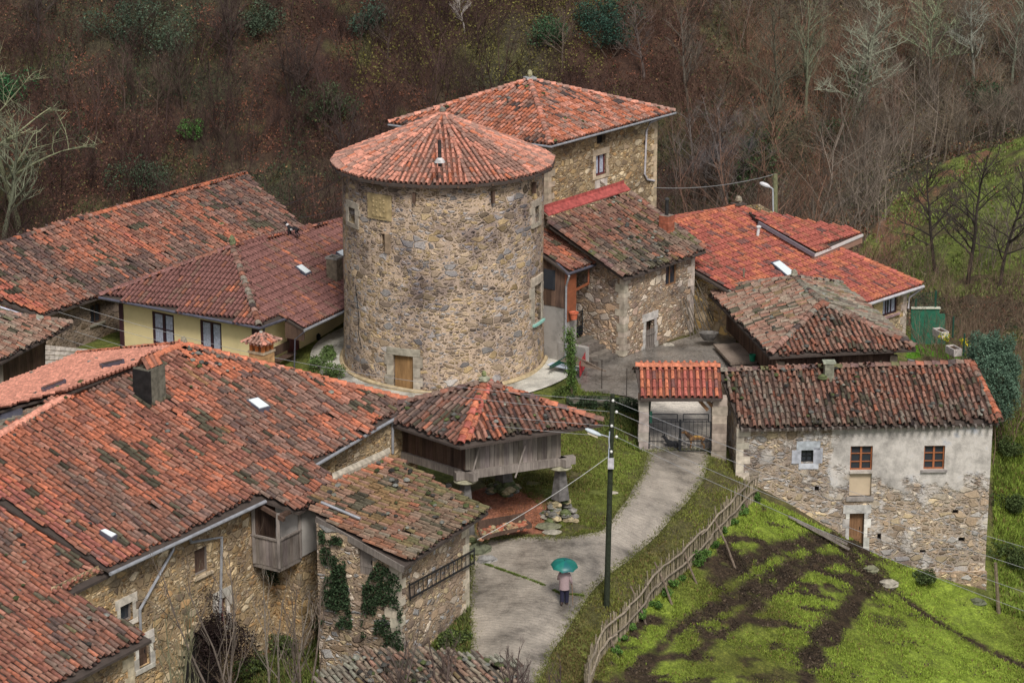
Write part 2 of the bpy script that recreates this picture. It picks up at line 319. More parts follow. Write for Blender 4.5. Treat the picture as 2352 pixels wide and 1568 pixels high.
for yy_, zz_ in ((200, 7), (225, 22), (260, 44), (300, 70)):
    for xx_ in (48, 80): CP.append((None, xx_, yy_, zz_))
cpw = np.array([(q[1], q[2], q[3]) if q[0] is None else tuple(W(q[0], q[1], z=q[2])) for q in CP])
def _k(d2): return np.where(d2 > 0, d2 * np.log(np.maximum(d2, 1e-12)) * .5, 0)
_X = cpw[:, :2]; n_ = len(_X); _d2 = ((_X[:, None] - _X[None]) ** 2).sum(-1)
_A = np.zeros((n_ + 3, n_ + 3)); _A[:n_, :n_] = _k(_d2) + np.eye(n_) * 3.0; _A[:n_, n_] = 1; _A[:n_, n_ + 1:] = _X; _A[n_:, :n_] = _A[:n_, n_:].T
_w = np.linalg.solve(_A, np.concatenate([cpw[:, 2], np.zeros(3)]))
def gz(x, y):
    x = np.asarray(x, float); y = np.asarray(y, float); sh = x.shape; x = x.ravel(); y = y.ravel(); out = np.empty(len(x))
    for i in range(0, len(x), 20000):
        q = np.stack([x[i:i + 20000], y[i:i + 20000]], -1); d2 = ((q[:, None] - _X[None]) ** 2).sum(-1)
        out[i:i + 20000] = _k(d2) @ _w[:-3] + _w[-3] + q @ _w[-2:]
    out = out.reshape(sh)
    return out
def G(u, v, lo=70, hi=250):                         # sight line met with the ground
    r = ray(u, v); t = np.linspace(lo, hi, 721); P = C0 + r * t[:, None]; d = P[:, 2] - gz(P[:, 0], P[:, 1]); k = int(np.argmax(d < 0))
    if k == 0: return P[-1]
    f = d[k - 1] / (d[k - 1] - d[k]); q = P[k - 1] * (1 - f) + P[k] * f; return q
def Gz(x, y): return float(gz(np.array([x]), np.array([y]))[0])
ORD = 'first second third fourth fifth sixth seventh eighth ninth tenth eleventh twelfth thirteenth fourteenth fifteenth sixteenth'.split()
# ---------------- tiled roofs ----------------
PAL = {'sb': (.68, .30, .215), 'ol': (.20, .15, .07), 'pb': (.15, .088, .08), 'rd': (.42, .125, .095), 'or': (.53, .18, .10), 'or2': (.39, .145, .09), 'rb': (.275, .118, .08), 'pk': (.35, .20, .158), 'br': (.205, .118, .092), 'gb': (.235, .163, .128), 'gy': (.25, .215, .175), 'dk': (.085, .062, .058), 'mo': (.135, .13, .06), 'li': (.28, .275, .22), 'sal': (.56, .25, .18), 'pl': (.225, .105, .092)}
STY = {
 'old':   dict(w={'or': .16, 'or2': .2, 'rb': .24, 'pk': .15, 'br': .12, 'gb': .10, 'pb': .08, 'dk': .02}, patch={'dk': .22, 'br': .33, 'gb': .27, 'pb': .15, 'mo': .03}, pa=.45, j=1.0),
 'old2':  dict(w={'or': .07, 'or2': .12, 'rb': .20, 'pk': .2, 'gb': .13, 'br': .12, 'pb': .1, 'dk': .06}, patch={'dk': .5, 'br': .3, 'gb': .2}, pa=.42, j=1.0),
 'mossy': dict(w={'br': .28, 'rb': .10, 'gb': .16, 'pb': .17, 'gy': .05, 'or2': .03, 'dk': .13, 'mo': .06}, patch={'mo': .22, 'dk': .38, 'gb': .4}, pa=.5, j=1.3),
 'drab':  dict(w={'gb': .28, 'gy': .1, 'pk': .16, 'br': .2, 'rb': .12, 'dk': .04, 'pb': .06, 'or2': .04}, patch={'gy': .3, 'dk': .25, 'gb': .35, 'mo': .1}, pa=.45, j=1.3),
 'green': dict(w={'br': .26, 'gb': .28, 'mo': .14, 'rb': .08, 'or2': .03, 'gy': .06, 'ol': .15}, patch={'mo': .4, 'ol': .3, 'gb': .3}, pa=.6, j=.9),
 'grey':  dict(w={'gb': .26, 'gy': .22, 'pk': .12, 'br': .15, 'rb': .08, 'dk': .09, 'li': .08}, patch={'li': .3, 'mo': .2, 'gy': .3, 'dk': .2}, pa=.5, j=1.2),
 'bhouse':dict(w={'or': .22, 'sal': .2, 'or2': .22, 'pk': .22, 'rb': .1, 'gb': .03, 'dk': .01}, patch={'dk': .35, 'br': .3, 'or2': .35}, pa=.22, j=.5),
 'ashy': dict(w={'gy': .4, 'li': .25, 'gb': .2, 'dk': .1, 'pk': .05}, patch={'li': .5, 'gy': .3, 'mo': .2}, pa=.5, j=1.4),
 'tower': dict(w={'sb': .12, 'sal': .42, 'pk': .4, 'or': .06}, patch={'pk': .9, 'sal': .1}, pa=.3, j=.1),
 'plum':  dict(w={'pl': .74, 'rb': .16, 'br': .08, 'or2': .015, 'or': .005}, patch={'pl': .8, 'br': .2}, pa=.4, j=.12),
 'red':   dict(w={'or': .3, 'rd': .5, 'or2': .1, 'pl': .10}, patch={'rd': .7, 'rb': .2, 'pb': .1}, pa=.35, j=.12),
 'new':   dict(w={'or': .72, 'or2': .2, 'sal': .08}, patch={'or': 1}, pa=.1, j=.05),
 'salmon':dict(w={'sb': .9, 'sal': .1}, patch={'sal': 1}, pa=.1, j=.03)}
def pick(st, n, q):
    ks = list(st.keys()); w = np.array([float(st[k]) for k in ks]); w /= w.sum(); i = q.choice(len(ks), n, p=w); return np.array([PAL[k] for k in ks])[i]
def emit_tiles(mb, cl, ch, s, nr, wl, wh, hl, hh, col, seg=4, lip=True):
    n = len(cl)
    if n == 0: return
    th = np.linspace(0, math.pi, seg + 1); cs, sn = np.cos(th), np.sin(th)
    def arc(c, w, h): return c[:, None] + s[:, None] * (np.asarray(w).reshape(-1, 1) * cs)[..., None] + nr[:, None] * (np.asarray(h).reshape(-1, 1) * sn)[..., None]
    lo = arc(cl, wl, hl); hi = arc(ch, wh, hh); li = arc(cl, wl * .76, hl * .68)
    V = np.concatenate([lo, hi, li], 1); k = seg + 1; base = np.arange(n)[:, None, None] * (3 * k); j = np.arange(seg)
    f1 = np.stack([j, j + 1, k + j + 1, k + j], -1); f2 = np.stack([j + 1, j, 2 * k + j, 2 * k + j + 1], -1)
    Fa = (base + np.concatenate([f1, f2])[None]).reshape(-1, 4)
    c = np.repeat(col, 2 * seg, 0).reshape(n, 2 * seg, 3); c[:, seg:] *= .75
    mb.add(V.reshape(-1, 3), Fa, c.reshape(-1, 3))
def inpoly(x, y, P):
    r = np.zeros(len(x), bool); n = len(P)
    for i in range(n):
        x0, y0 = P[i]; x1, y1 = P[(i + 1) % n]
        if y0 == y1: continue
        c = ((y0 > y) != (y1 > y)) & (x < (x1 - x0) * (y - y0) / (y1 - y0) + x0); r ^= c
    return r
SEED = [1]
def tile_facet(mb, poly, pl, down, style, sx=.25, ex=.47, sag=1.0, excl=(), zones=()):
    """rows of barrel tiles over a planar facet; down = level direction in which water runs"""
    SEED[0] += 1; sd_ = SEED[0]; q = np.random.RandomState(sd_); st = STY[style]; j = st['j']
    up = -np.array(down, float); up[2] = 0; up = up / np.linalg.norm(up); s = A3(up[1], -up[0], 0); P = np.array(poly, float); o = P[0]
    ps = (P - o) @ s; pr = (P - o) @ up; cs = 1 / math.sqrt(1 + ((pl.z(*(o + up)[:2]) - pl.z(*o[:2]))) ** 2)
    exh = ex * cs; ss = np.arange(ps.min() - sx, ps.max() + sx, sx); rr = np.arange(pr.min() - exh, pr.max() + exh, exh)
    S, Rr = np.meshgrid(ss, rr, indexing='ij'); ci = np.repeat(np.arange(len(ss)), len(rr)); S = S.ravel(); Rr = Rr.ravel()
    Rr = Rr + np.repeat(q.uniform(-.2, .2, len(ss)) * exh * min(1, j), len(rr)) + q.normal(0, .018 * j, len(S))
    ok = inpoly(S, Rr + exh * .45, np.stack([ps, pr], -1))
    for e in excl:
        E_ = np.array(e); ok &= ~inpoly(S, Rr + exh * .5, np.stack([(E_ - o) @ s, (E_ - o) @ up], -1))
    if j > .8: ok &= q.uniform(0, 1, len(S)) > .004
    S = S[ok]; Rr = Rr[ok]; n = len(S)
    wob = (vnoise(S * 1.1 + 50, Rr * .35, sd_) - .5) * .12 * min(j, 1) 
    def pt(s_, r_, dz):
        xy = o[None, :2] + s_[:, None] * s[:2] + r_[:, None] * up[:2]
        z = pl.z(xy[:, 0], xy[:, 1]) + dz + (fbm(s_ * .35, r_ * .35, sd_) - .5) * .16 * sag * min(1, j + .1)
        return np.column_stack([xy, z])
    jit = q.normal(0, .028 * j, n) + (q.uniform(0, 1, n) < .05 * j) * q.normal(0, .07, n); lift = np.abs(q.normal(0, .014 * j, n)); Lh = exh * 1.22
    cl = pt(S + wob + jit, Rr, .065 + lift); ch = pt(S + wob + jit * .2 + q.normal(0, .012 * j, n), Rr + Lh, .028)
    ax = ch - cl; ax /= np.linalg.norm(ax, axis=1)[:, None]; sv = np.tile(s, (n, 1)); sv -= ax * (sv * ax).sum(1)[:, None]; nr = np.cross(sv, ax); nr *= np.sign(nr[:, 2:3])
    big = q.uniform(.92, 1.08, n) if j > .3 else np.ones(n)
    col = pick(st['w'], n, q)
    if j > .8:
        orr = (col[:, 0] > .34) & (fbm(S * .22 + 31, Rr * .22, sd_ + 9) < .49) & (q.uniform(0, 1, n) < .72); col[orr] = pick({'rb': .35, 'br': .25, 'gb': .22, 'pb': .18}, int(orr.sum()), q) if orr.any() else col[orr]
    nz = fbm(S * .3 + 9, Rr * .3, sd_ + 3); m = (nz > .5 + (.5 - st['pa']) * .35) & (q.uniform(0, 1, n) < .7)
    if m.any(): col[m] = pick(st['patch'], int(m.sum()), q)
    if j > .6:   # columns re-laid together keep one colour
        cc = pick(st['w'], len(ss), q); same = q.uniform(0, 1, len(ss)) < .35; cc_ = cc[np.clip(((S - ss[0]) / sx + .5).astype(int), 0, len(ss) - 1)]
        sm = same[np.clip(((S - ss[0]) / sx + .5).astype(int), 0, len(ss) - 1)] & (vnoise(S * 3, Rr * .3, sd_ + 5) > .45) & (q.uniform(0, 1, n) < .7); col[sm] = cc_[sm]
    for zp, zc in zones:
        E_ = np.array(zp); zm = inpoly(S, Rr + exh * .5, np.stack([(E_ - o) @ s, (E_ - o) @ up], -1)); 
        if zm.any(): col[zm] = pick(STY[zc]['w'], int(zm.sum()), q)
    if j > .6:
        ln = fbm(S * .3 + 70, Rr * .3 + 5, sd_ + 21)[:, None]; mo_, md_ = pick(st['w'], 400, q).mean(0), pick(st['patch'], 400, q).mean(0); col = col * .64 + .36 * np.where(ln > .5, mo_ * A3(1.45, 1.02, .82), md_ * .95)
        if fbm(np.array([1.]), np.array([1.]), 1) is not None: mm = (fbm(S * 1.2, Rr * 1.2, sd_ + 30) > .68) & (q.uniform(0, 1, n) < .6); col[mm] = np.array((.085, .074, .05)) * q.uniform(.6, 1.5, (int(mm.sum()), 1))
    col = col * q.uniform(.86, 1.14, n)[:, None]
    w = sx * .30 * big
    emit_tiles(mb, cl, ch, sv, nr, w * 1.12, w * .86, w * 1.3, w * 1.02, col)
    # channel tiles between the rows, tile colour darkened to paint in the valley shade
    cl2 = pt(S + wob + sx / 2, Rr, .03); ch2 = pt(S + wob + sx / 2, Rr + Lh, .012); th = np.linspace(math.pi, 2 * math.pi, 4)
    def arc(c, w_, h): return c[:, None] + sv[:, None] * (w_ * np.cos(th))[None, :, None] + nr[:, None] * (h * np.sin(th))[None, :, None]
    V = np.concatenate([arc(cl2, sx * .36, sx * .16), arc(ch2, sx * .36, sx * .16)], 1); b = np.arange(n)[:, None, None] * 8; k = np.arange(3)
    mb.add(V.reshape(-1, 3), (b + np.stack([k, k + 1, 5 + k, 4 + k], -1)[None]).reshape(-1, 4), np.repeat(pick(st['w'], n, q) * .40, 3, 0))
def ridge_tiles(mb, p, q_, style, w=.18, ex=.38, jit=.6, lift=.06):
    SEED[0] += 1; q = np.random.RandomState(SEED[0]); p = np.array(p, float); q_ = np.array(q_, float); L = np.linalg.norm(q_ - p); d = (q_ - p) / L; n = max(1, int(L / ex))
    t = np.arange(n) * L / n; s = np.cross(d, A3(0, 0, 1)); s /= np.linalg.norm(s); nr = np.cross(s, d); nr *= np.sign(nr[2])
    off = q.normal(0, .02 * jit, (n, 1)) * s
    cl = p + d * t[:, None] + off + A3(0, 0, 1) * (lift + np.abs(q.normal(0, .015 * jit, (n, 1)))); ch = p + d * (t + L / n * 1.2)[:, None] + off + A3(0, 0, lift - .035)
    col = pick(STY[style]['w'], n, q) * q.uniform(.85, 1.2, n)[:, None]
    emit_tiles(mb, cl, ch, np.tile(s, (n, 1)), np.tile(nr, (n, 1)), np.full(n, w), np.full(n, w * .85), np.full(n, w * .85), np.full(n, w * .75), col, seg=5)
def loose_stones(poly, pl, n, parent, lo=.06, hi=.15, edge=None):
    mb = MB(); P = np.array(poly); x0, y0 = P[:, :2].min(0); x1, y1 = P[:, :2].max(0); k = 0; t = 0
    while k < n and t < n * 40:
        t += 1; x, y = R.uniform(x0, x1), R.uniform(y0, y1)
        if not inpoly(np.array([x]), np.array([y]), P[:, :2])[0]: continue
        if vnoise(x * .5, y * .5, 77) < .4: continue
        g = R.uniform(.5, 1.2); c = [(.10, .10, .09), (.2, .2, .18), (.09, .11, .04), (.05, .045, .04), (.24, .24, .2)][R.randint(5)]
        mb.rock((x, y, pl.z(x, y) + .13), R.uniform(lo, hi), [q * g for q in c], R.randint(9999), (1, 1.3, .55)); k += 1
    o = mb.build('roof_stones', M['rock'], parent)
    if o: tag(o, kind='stuff')
def roof(parent, facets, name='roof', style='old', ridges=(), stones=0, deck=.10, sx=.25, mat='tile', sag=1.0):
    """facets: (polygon, plane, down direction[, options]); one roof part with its deck and its ridge caps as sub-parts"""
    mb = MB(); db = MB()
    for f in facets:
        poly, pl, down = f[:3]; o = f[3] if len(f) > 3 else {}
        tile_facet(mb, poly, pl, down, o.get('style', style), sx=o.get('sx', sx), sag=sag, excl=o.get('excl', ()), zones=o.get('zones', ()))
        db.slab([(p[0], p[1], pl.z(p[0], p[1]) - .05 - .08 * sag * .6) for p in poly], deck)
    r = mb.build(name, M[mat], parent); db.build('roof_boards', M['deck'], r)
    rb = MB()
    for a, b, st in ridges: ridge_tiles(rb, a, b, st)
    rb.build('ridge_tiles', M['tile'], r)
    if stones:
        for i, f in enumerate(facets): loose_stones(f[0], f[1], int(stones / len(facets)), r)
    return r
def clip_eave(p, q, inset): return None

# ---------------- walls with openings ----------------
class Wall:
    """upright wall from A to B (outside on the right hand of A>B); top and foot are functions of x, y"""
    def __init__(s, A, B, top, bot):
        s.A = np.array(A[:2], float); s.B = np.array(B[:2], float); s.L = np.linalg.norm(s.B - s.A); s.d = (s.B - s.A) / s.L; s.n = A3(s.d[1], -s.d[0], 0)
        s.top = top if callable(top) else (lambda x, y, t=top: t); s.bot = bot if callable(bot) else (lambda x, y, t=bot: t); s.holes = []; s.parts = []
    def P(s, a, z, out=0.0): return A3(s.A[0] + s.d[0] * a + s.n[0] * out, s.A[1] + s.d[1] * a + s.n[1] * out, z)
    def hit(s, u, v):
        r = ray(u, v); A = A3(*s.A, 0); t = ((A - C0) @ s.n) / (r @ s.n); p = C0 + r * t; return float((p[:2] - s.A) @ s.d), float(p[2])
    def rect(s, u0, v0, u1, v1):
        um, vm = (u0 + u1) / 2, (v0 + v1) / 2; a0 = s.hit(u0, vm)[0]; a1 = s.hit(u1, vm)[0]; z1 = s.hit(um, v0)[1]; z0 = s.hit(um, v1)[1]; return min(a0, a1), z0, max(a0, a1), z1
    def build(s, mb, depth=.24, step=.8, c=None):
        bp = {0.0, s.L}
        for h in s.holes: bp |= {h[0], h[2]}
        for i in range(1, int(s.L / step) + 1): bp.add(i * s.L / (int(s.L / step) + 1))
        bp = sorted(b for b in bp if -1e-6 <= b <= s.L + 1e-6); xy = lambda a: (s.A[0] + s.d[0] * a, s.A[1] + s.d[1] * a)
        for a, b in zip(bp[:-1], bp[1:]):
            if b - a < 1e-4: continue
            mid = (a + b) / 2; hs = sorted([h for h in s.holes if h[0] - 1e-6 < mid < h[2] + 1e-6], key=lambda h: h[1])
            ca, cb = s.bot(*xy(a)), s.bot(*xy(b)); 
            for h in hs:
                mb.quad(s.P(a, ca), s.P(b, cb), s.P(b, h[1]), s.P(a, h[1]), c); ca = cb = h[3]
            mb.quad(s.P(a, ca), s.P(b, cb), s.P(b, s.top(*xy(b))), s.P(a, s.top(*xy(a))), c)
        for a0, z0, a1, z1 in s.holes:
            f = lambda a, z, o: s.P(a, z, o)
            mb.quad(f(a0, z0, 0), f(a1, z0, 0), f(a1, z0, -depth), f(a0, z0, -depth), c); mb.quad(f(a1, z1, 0), f(a0, z1, 0), f(a0, z1, -depth), f(a1, z1, -depth), c)
            mb.quad(f(a0, z1, 0), f(a0, z0, 0), f(a0, z0, -depth), f(a0, z1, -depth), c); mb.quad(f(a1, z0, 0), f(a1, z1, 0), f(a1, z1, -depth), f(a1, z0, -depth), c)
        return mb
def bx_on(mb, w, a0, z0, a1, z1, o0, o1, c=None):
    mb.box((w.P((a0 + a1) / 2, (z0 + z1) / 2, (o0 + o1) / 2)), (a1 - a0, abs(o1 - o0), z1 - z0), A3(*w.d, 0), c)
def stone_c(base=(.46, .40, .32), v=.25): g = R.uniform(1 - v, 1 + v); return tuple(min(.8, q * g * R.uniform(.98, 1.02)) for q in base)
def window(w, parent, rc, fm='w_purple', nx=2, ny=2, depth=.14, surround=None, curtain=False, sill=None, name='window', pane='glass', bars=.05, px=True, t=.06):
    a0, z0, a1, z1 = w.rect(*rc) if px else rc; w.holes.append((a0, z0, a1, z1)); f = MB()
    bx_on(f, w, a0, z0, a1, z0 + t, -depth - .03, -depth + .04); bx_on(f, w, a0, z1 - t, a1, z1, -depth - .03, -depth + .04)
    bx_on(f, w, a0, z0 + t, a0 + t, z1 - t, -depth - .03, -depth + .04); bx_on(f, w, a1 - t, z0 + t, a1, z1 - t, -depth - .03, -depth + .04)
    for i in range(1, nx): x = a0 + (a1 - a0) * i / nx; bx_on(f, w, x - bars / 2, z0 + t, x + bars / 2, z1 - t, -depth - .02, -depth + .03)
    for i in range(1, ny): z = z0 + (z1 - z0) * i / ny; bx_on(f, w, a0 + t, z - .02, a1 - t, z + .02, -depth - .02, -depth + .022)
    fo = f.build(name, M[fm], parent)
    g = MB(); bx_on(g, w, a0 + .02, z0 + .02, a1 - .02, z1 - .02, -depth - .045, -depth - .032); g.build('pane', M[pane], fo)
    if curtain:
        g = MB()
        for side in (0, 1):
            xs = np.linspace(0, 1, 9); wd = (a1 - a0) * .38; x0 = a0 + .07 if side == 0 else a1 - .07 - wd
            for i in range(8):
                o = -depth - .028 + .006 * (i % 2); zb = z0 + .1 + (.0 if curtain == 2 else .12 * (abs(i - (0 if side == 0 else 7)) / 7))
                g.quad(w.P(x0 + wd * xs[i], zb, o), w.P(x0 + wd * xs[i + 1], zb, o), w.P(x0 + wd * xs[i + 1], z1 - .08, -depth - .028 + .006 * ((i + 1) % 2)), w.P(x0 + wd * xs[i], z1 - .08, o))
        g.build('curtain', M['curtain'], fo)
    if surround: frame_stones(w, fo, (a0, z0, a1, z1), *surround)
    if sill: g = MB(); bx_on(g, w, a0 - .12, z0 - .1, a1 + .12, z0, 0, .12, stone_c(sill)); g.build('sill', M['ashlar'], fo)
    return fo
def frame_stones(w, parent, h, jw=.3, lh=.35, col=(.46, .39, .30), name='stone_surround', sillh=.18, jamb=True):
    a0, z0, a1, z1 = h; g = MB()
    bx_on(g, w, a0 - jw, z1, a1 + jw, z1 + lh, -.06, .03, stone_c(col)); 
    if sillh: bx_on(g, w, a0 - jw * .9, z0 - sillh, a1 + jw * .9, z0, -.06, .05, stone_c(col))
    if jamb:
        z = z0; k = 0
        while z < z1 - .02:
            zz = min(z1, z + R.uniform(.3, .5)); e = (.0, -.1)[k % 2] + R.uniform(-.04, .04); bx_on(g, w, a0 - jw - e, z, a0, zz - .012, -.06, .026, stone_c(col)); bx_on(g, w, a1, z, a1 + jw + e, zz - .012, -.06, .026, stone_c(col)); z = zz; k += 1
    return g.build(name, M['ashlar'], parent)
def door(w, parent, rc, m='w_mid', depth=.16, surround=None, name='door', boards=5, px=True, ajar=False):
    a0, z0, a1, z1 = w.rect(*rc) if px else rc; w.holes.append((a0, z0, a1, z1)); f = MB(); n = boards
    for i in range(n):
        g = R.uniform(.8, 1.15); bx_on(f, w, a0 + (a1 - a0) * i / n + .004, z0, a0 + (a1 - a0) * (i + 1) / n - .004, z1, -depth - .04 - .004 * (i % 2), -depth, (g, g, g))
    bx_on(f, w, a0 + .02, z1 - .1, a1 - .02, z1 - .02, -depth, -depth + .02); bx_on(f, w, a0 + .05, z0 + .3, a1 - .05, z0 + .42, -depth, -depth + .015)
    d = f.build(name, M[m], parent); g = MB(); p = w.P(a1 - .14, (z0 + z1) / 2, -depth + .02); g.beam(p - A3(0, 0, .07), p + A3(0, 0, .07), .03, .03); g.build('handle', M['iron'], d)
    if surround: frame_stones(w, d, (a0, z0, a1, z1), *surround)
    return d
def opening(w, parent, rc, depth=.24, name='wall_opening', m='black', px=True):
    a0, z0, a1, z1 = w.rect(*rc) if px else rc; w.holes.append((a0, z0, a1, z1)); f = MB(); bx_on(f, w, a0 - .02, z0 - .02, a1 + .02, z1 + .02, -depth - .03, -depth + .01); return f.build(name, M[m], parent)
def quoins(parent, x, y, z0, z1, d1, d2, col=(.48, .43, .36), name='quoins', big=.55):
    """corner stones: d1, d2 are the level directions from the corner along the two walls"""
    g = MB(); z = z0; k = 0; d1 = np.array(d1); d2 = np.array(d2)
    while z < z1 - .1:
        h = R.uniform(.26, .42); zz = min(z1, z + h); l1, l2 = (big, .3) if k % 2 else (.3, big); l1 *= R.uniform(.85, 1.15); l2 *= R.uniform(.85, 1.15)
        o = A3(x, y, 0) - (d1 + d2) * .025; P = [o, o + d1 * (l1 + .025), o + d1 * (l1 + .025) + d2 * .2, o + d1 * .2 + d2 * .2, o + d1 * .2 + d2 * (l2 + .025), o + d2 * (l2 + .025)]
        P = [p + A3(0, 0, zz - .012) for p in P]; cr = d1[0] * d2[1] - d1[1] * d2[0]
        g.slab(P if cr > 0 else P[::-1], zz - z - .012, stone_c(col)); z = zz; k += 1
    return g.build(name, M['ashlar'], parent)
def gutter(parent, pts, m='metal', r=.075, name='gutter'):
    g = MB(); g.path(np.array(pts), r, 8); return g.build(name, M[m], parent)
def pipe(parent, pts, m='metal', r=.05, name='downpipe'): g = MB(); g.path(np.array(pts), r, 7); return g.build(name, M[m], parent)
def skylight(parent, pl, q, lift=.21, frame=(.2, .2, .2), open_=0, m='skylight', fm='metal'):
    P = [pl.shift(lift).px(*p) for p in q]; c = sum(P) / 4; f = MB(); g = MB(); g.slab([c + (p - c) * .84 + pl.n * .025 for p in P], .02)
    f.slab([p - pl.n * 0 for p in P], .26); o = f.build('skylight', M[fm], parent); g.build('pane', M[m], o); return o
def chimney_box(mb, c, sx_, sy, h, d, col=None): mb.box((c[0], c[1], c[2] + h / 2), (sx_, sy, h), d, col)
def pot_c(k='or'): g = R.uniform(.8, 1.15); return tuple(q * g for q in PAL[k])
def minplanes(*pls, dz=-.12): return lambda x, y: min(p.z(x, y) for p in pls) + dz
def gbot(x, y): return Gz(x, y) - .6
# ---------------- big farmhouse, bottom left (E) ----------------
def off(p, v, k): return np.array(p) + np.array(v) * k
fa = thing('farmhouse', (-12, 96, -2), 'large stone farmhouse with broad weathered tile roof and wooden balcony, bottom left', 'farmhouse')
e0, e1 = W(255, 1308, z=4.0), W(605, 1144, z=4.0); plE, aE, upE = roof_plane(e0, e1, W(422, 793, z=6), 24); bE = -upE
Pp = lambda u, v: plE.px(u, v)
E_front = [Pp(*p) for p in [(255, 1308), (605, 1144), (687, 1172), (788, 1115), (724, 1062), (955, 925), (422, 793), (188, 890), (0, 1000), (-128, 1074), (0, 1149)]]
P0 = Pp(422, 793); P1 = Pp(188, 890); P2 = Pp(-128, 1074)
backn = lambda sl: -bE * math.sin(rad(sl)) * 1.0 + A3(0, 0, math.cos(rad(sl)))
plEb = Plane(P0, upE * math.sin(rad(18)) + A3(0, 0, math.cos(rad(18)))); plEb2 = Plane(P2 - A3(0, 0, .1), plEb.n)
E_back = [P0, plEb.px(175, 890), plEb.px(0, 938), plEb.px(-200, 993), plEb.px(-200, 966), plEb.px(0, 887), plEb.px(181, 815)]
_d = A3(0, 0, 1) * math.tan(rad(18)); E_back2 = [P1 - A3(0, 0, .1), P1 - A3(0, 0, .1) + upE * 1.5 - _d * 1.5, P2 - A3(0, 0, .1) + upE * 5 - _d * 5, P2 - A3(0, 0, .1)]; plEb2 = Plane(E_back2[0], np.cross(E_back2[3] - E_back2[0], upE - _d))
hipA = Pp(955, 925); hipB = P0 + (hipA - P0) * .5
plEh = Plane(P0, np.cross(hipA - P0, plEb.px(181, 815) - P0))
sky1 = [(566, 917), (592, 911), (622, 933), (596, 940)]; sky2 = [(228, 1217), (240, 1213), (270, 1227), (257, 1235)]
zone_new = [Pp(*p) for p in [(425, 800), (592, 853), (520, 872), (432, 838)]]; zone_or = [Pp(*p) for p in [(-128, 1074), (0, 1085), (330, 1262), (255, 1306), (0, 1149)]]
rE = roof(fa, [(E_front, plE, bE, dict(style='old', zones=[(zone_or, 'red')], excl=[zone_new])), (zone_new, plE.shift(.02), bE, dict(style='new')), (E_back, plEb, upE, dict(style='salmon')), (E_back2, plEb2, upE, dict(style='grey')),
            ([P0, hipA, hipA + u2(58) * 3 - A3(0,0,.2), plEb.px(181, 815)], plEh, aE, dict(style='old'))],
          style='old', ridges=[(P0, P1, 'new'), (P1 - A3(0, 0, .05), P2, 'salmon'), (hipA, P0, 'new'), (plEb.px(181, 815), P0, 'new')], stones=70)
skylight(rE, plE, sky1, fm='metald'); skylight(rE, plE, sky2, m='skylight', fm='metald')
for q in ([(94, 889), (148, 869), (152, 872), (98, 893)], [(228, 835), (283, 823), (286, 827), (234, 838)]):
    skylight(rE, plEb, q, lift=.27, m='glass', fm='metald')
skylight(rE, plEb2, [(0, 950), (50, 935), (52, 941), (0, 958)], lift=.25, m='metald', fm='metald')
# sooty chimney with tile hood, on the front slope
cb = Pp(345, 912); ch = MB(); ch.box((cb[0], cb[1], cb[2] + .45), (1.0, .8, 1.7), aE, (.15, .14, .11)); c_ = ch.build('chimney', M['rock'], rE)
ch = MB()
for k, t in enumerate((-.36, -.12, .12, .36)):
    p = A3(cb[0], cb[1], cb[2] + 1.3) + aE * t
    emit_tiles(ch, np.array([p + bE * .3]), np.array([p - bE * .0 + A3(0, 0, .42)]), np.array([aE]), np.array([A3(0, 0, 1) * .6 + bE * .7]), np.array([.12]), np.array([.10]), np.array([.1]), np.array([.08]), np.array([pot_c('or' if k % 2 else 'rb')]))
    emit_tiles(ch, np.array([p - bE * .3]), np.array([p + A3(0, 0, .42)]), np.array([aE]), np.array([A3(0, 0, 1) * .6 - bE * .7]), np.array([.12]), np.array([.10]), np.array([.1]), np.array([.08]), np.array([pot_c('rb')]))
ch.build('chimney_hood', M['tile'], c_)
ch = MB(); ch.box((cb[0], cb[1], cb[2] + .5) + A3(0, 0, 0) - aE * .46, (.12, .84, 1.5), aE, (.02, .018, .018)); ch.build('soot_patch', M['rock'], c_)
# brick chimney with a little tiled cap, behind the hip
cb = W(602, 850, z=5.8); ch = MB(); zz = 4.2
while zz < 6.4:
    n_c = 3
    for sgn in (-1, 1):
        for i in range(n_c):
            o_ = (i - 1) * .26; g = R.uniform(.8, 1.15); c3 = (.50 * g, .30 * g, .14 * g)
            ch.box(A3(cb[0], cb[1], zz + .11) + aE * o_ + bE * .26 * sgn, (.252, .25, .21), aE, c3)
            g = R.uniform(.8, 1.15); c3 = (.50 * g, .32 * g, .16 * g)
            if i == 1: ch.box(A3(cb[0], cb[1], zz + .11) + aE * .26 * sgn, (.25, .26, .21), aE, c3)
    zz += .22
c_ = ch.build('brick_chimney', M['ashlar'], rE); ch = MB(); ztop = zz
ch.box((cb[0], cb[1], zz + .04), (.84, .84, .1), aE, (.45, .36, .25)); ch.build('chimney_slab', M['ashlar'], c_); ch = MB()
for i in (-1, 0, 1):
    for j in (-1, 1):
        ch.box(A3(cb[0], cb[1], zz + .25) + aE * .3 * i + bE * .3 * j, (.14, .12, .32), aE, (.62, .22, .07)); ch.box(A3(cb[0], cb[1], zz + .25) + bE * .3 * i + aE * .3 * j, (.12, .14, .32), aE, (.62, .22, .07))
ch.build('chimney_piers', M['paint'], c_); ch = MB(); ap = A3(cb[0], cb[1], zz + .78)
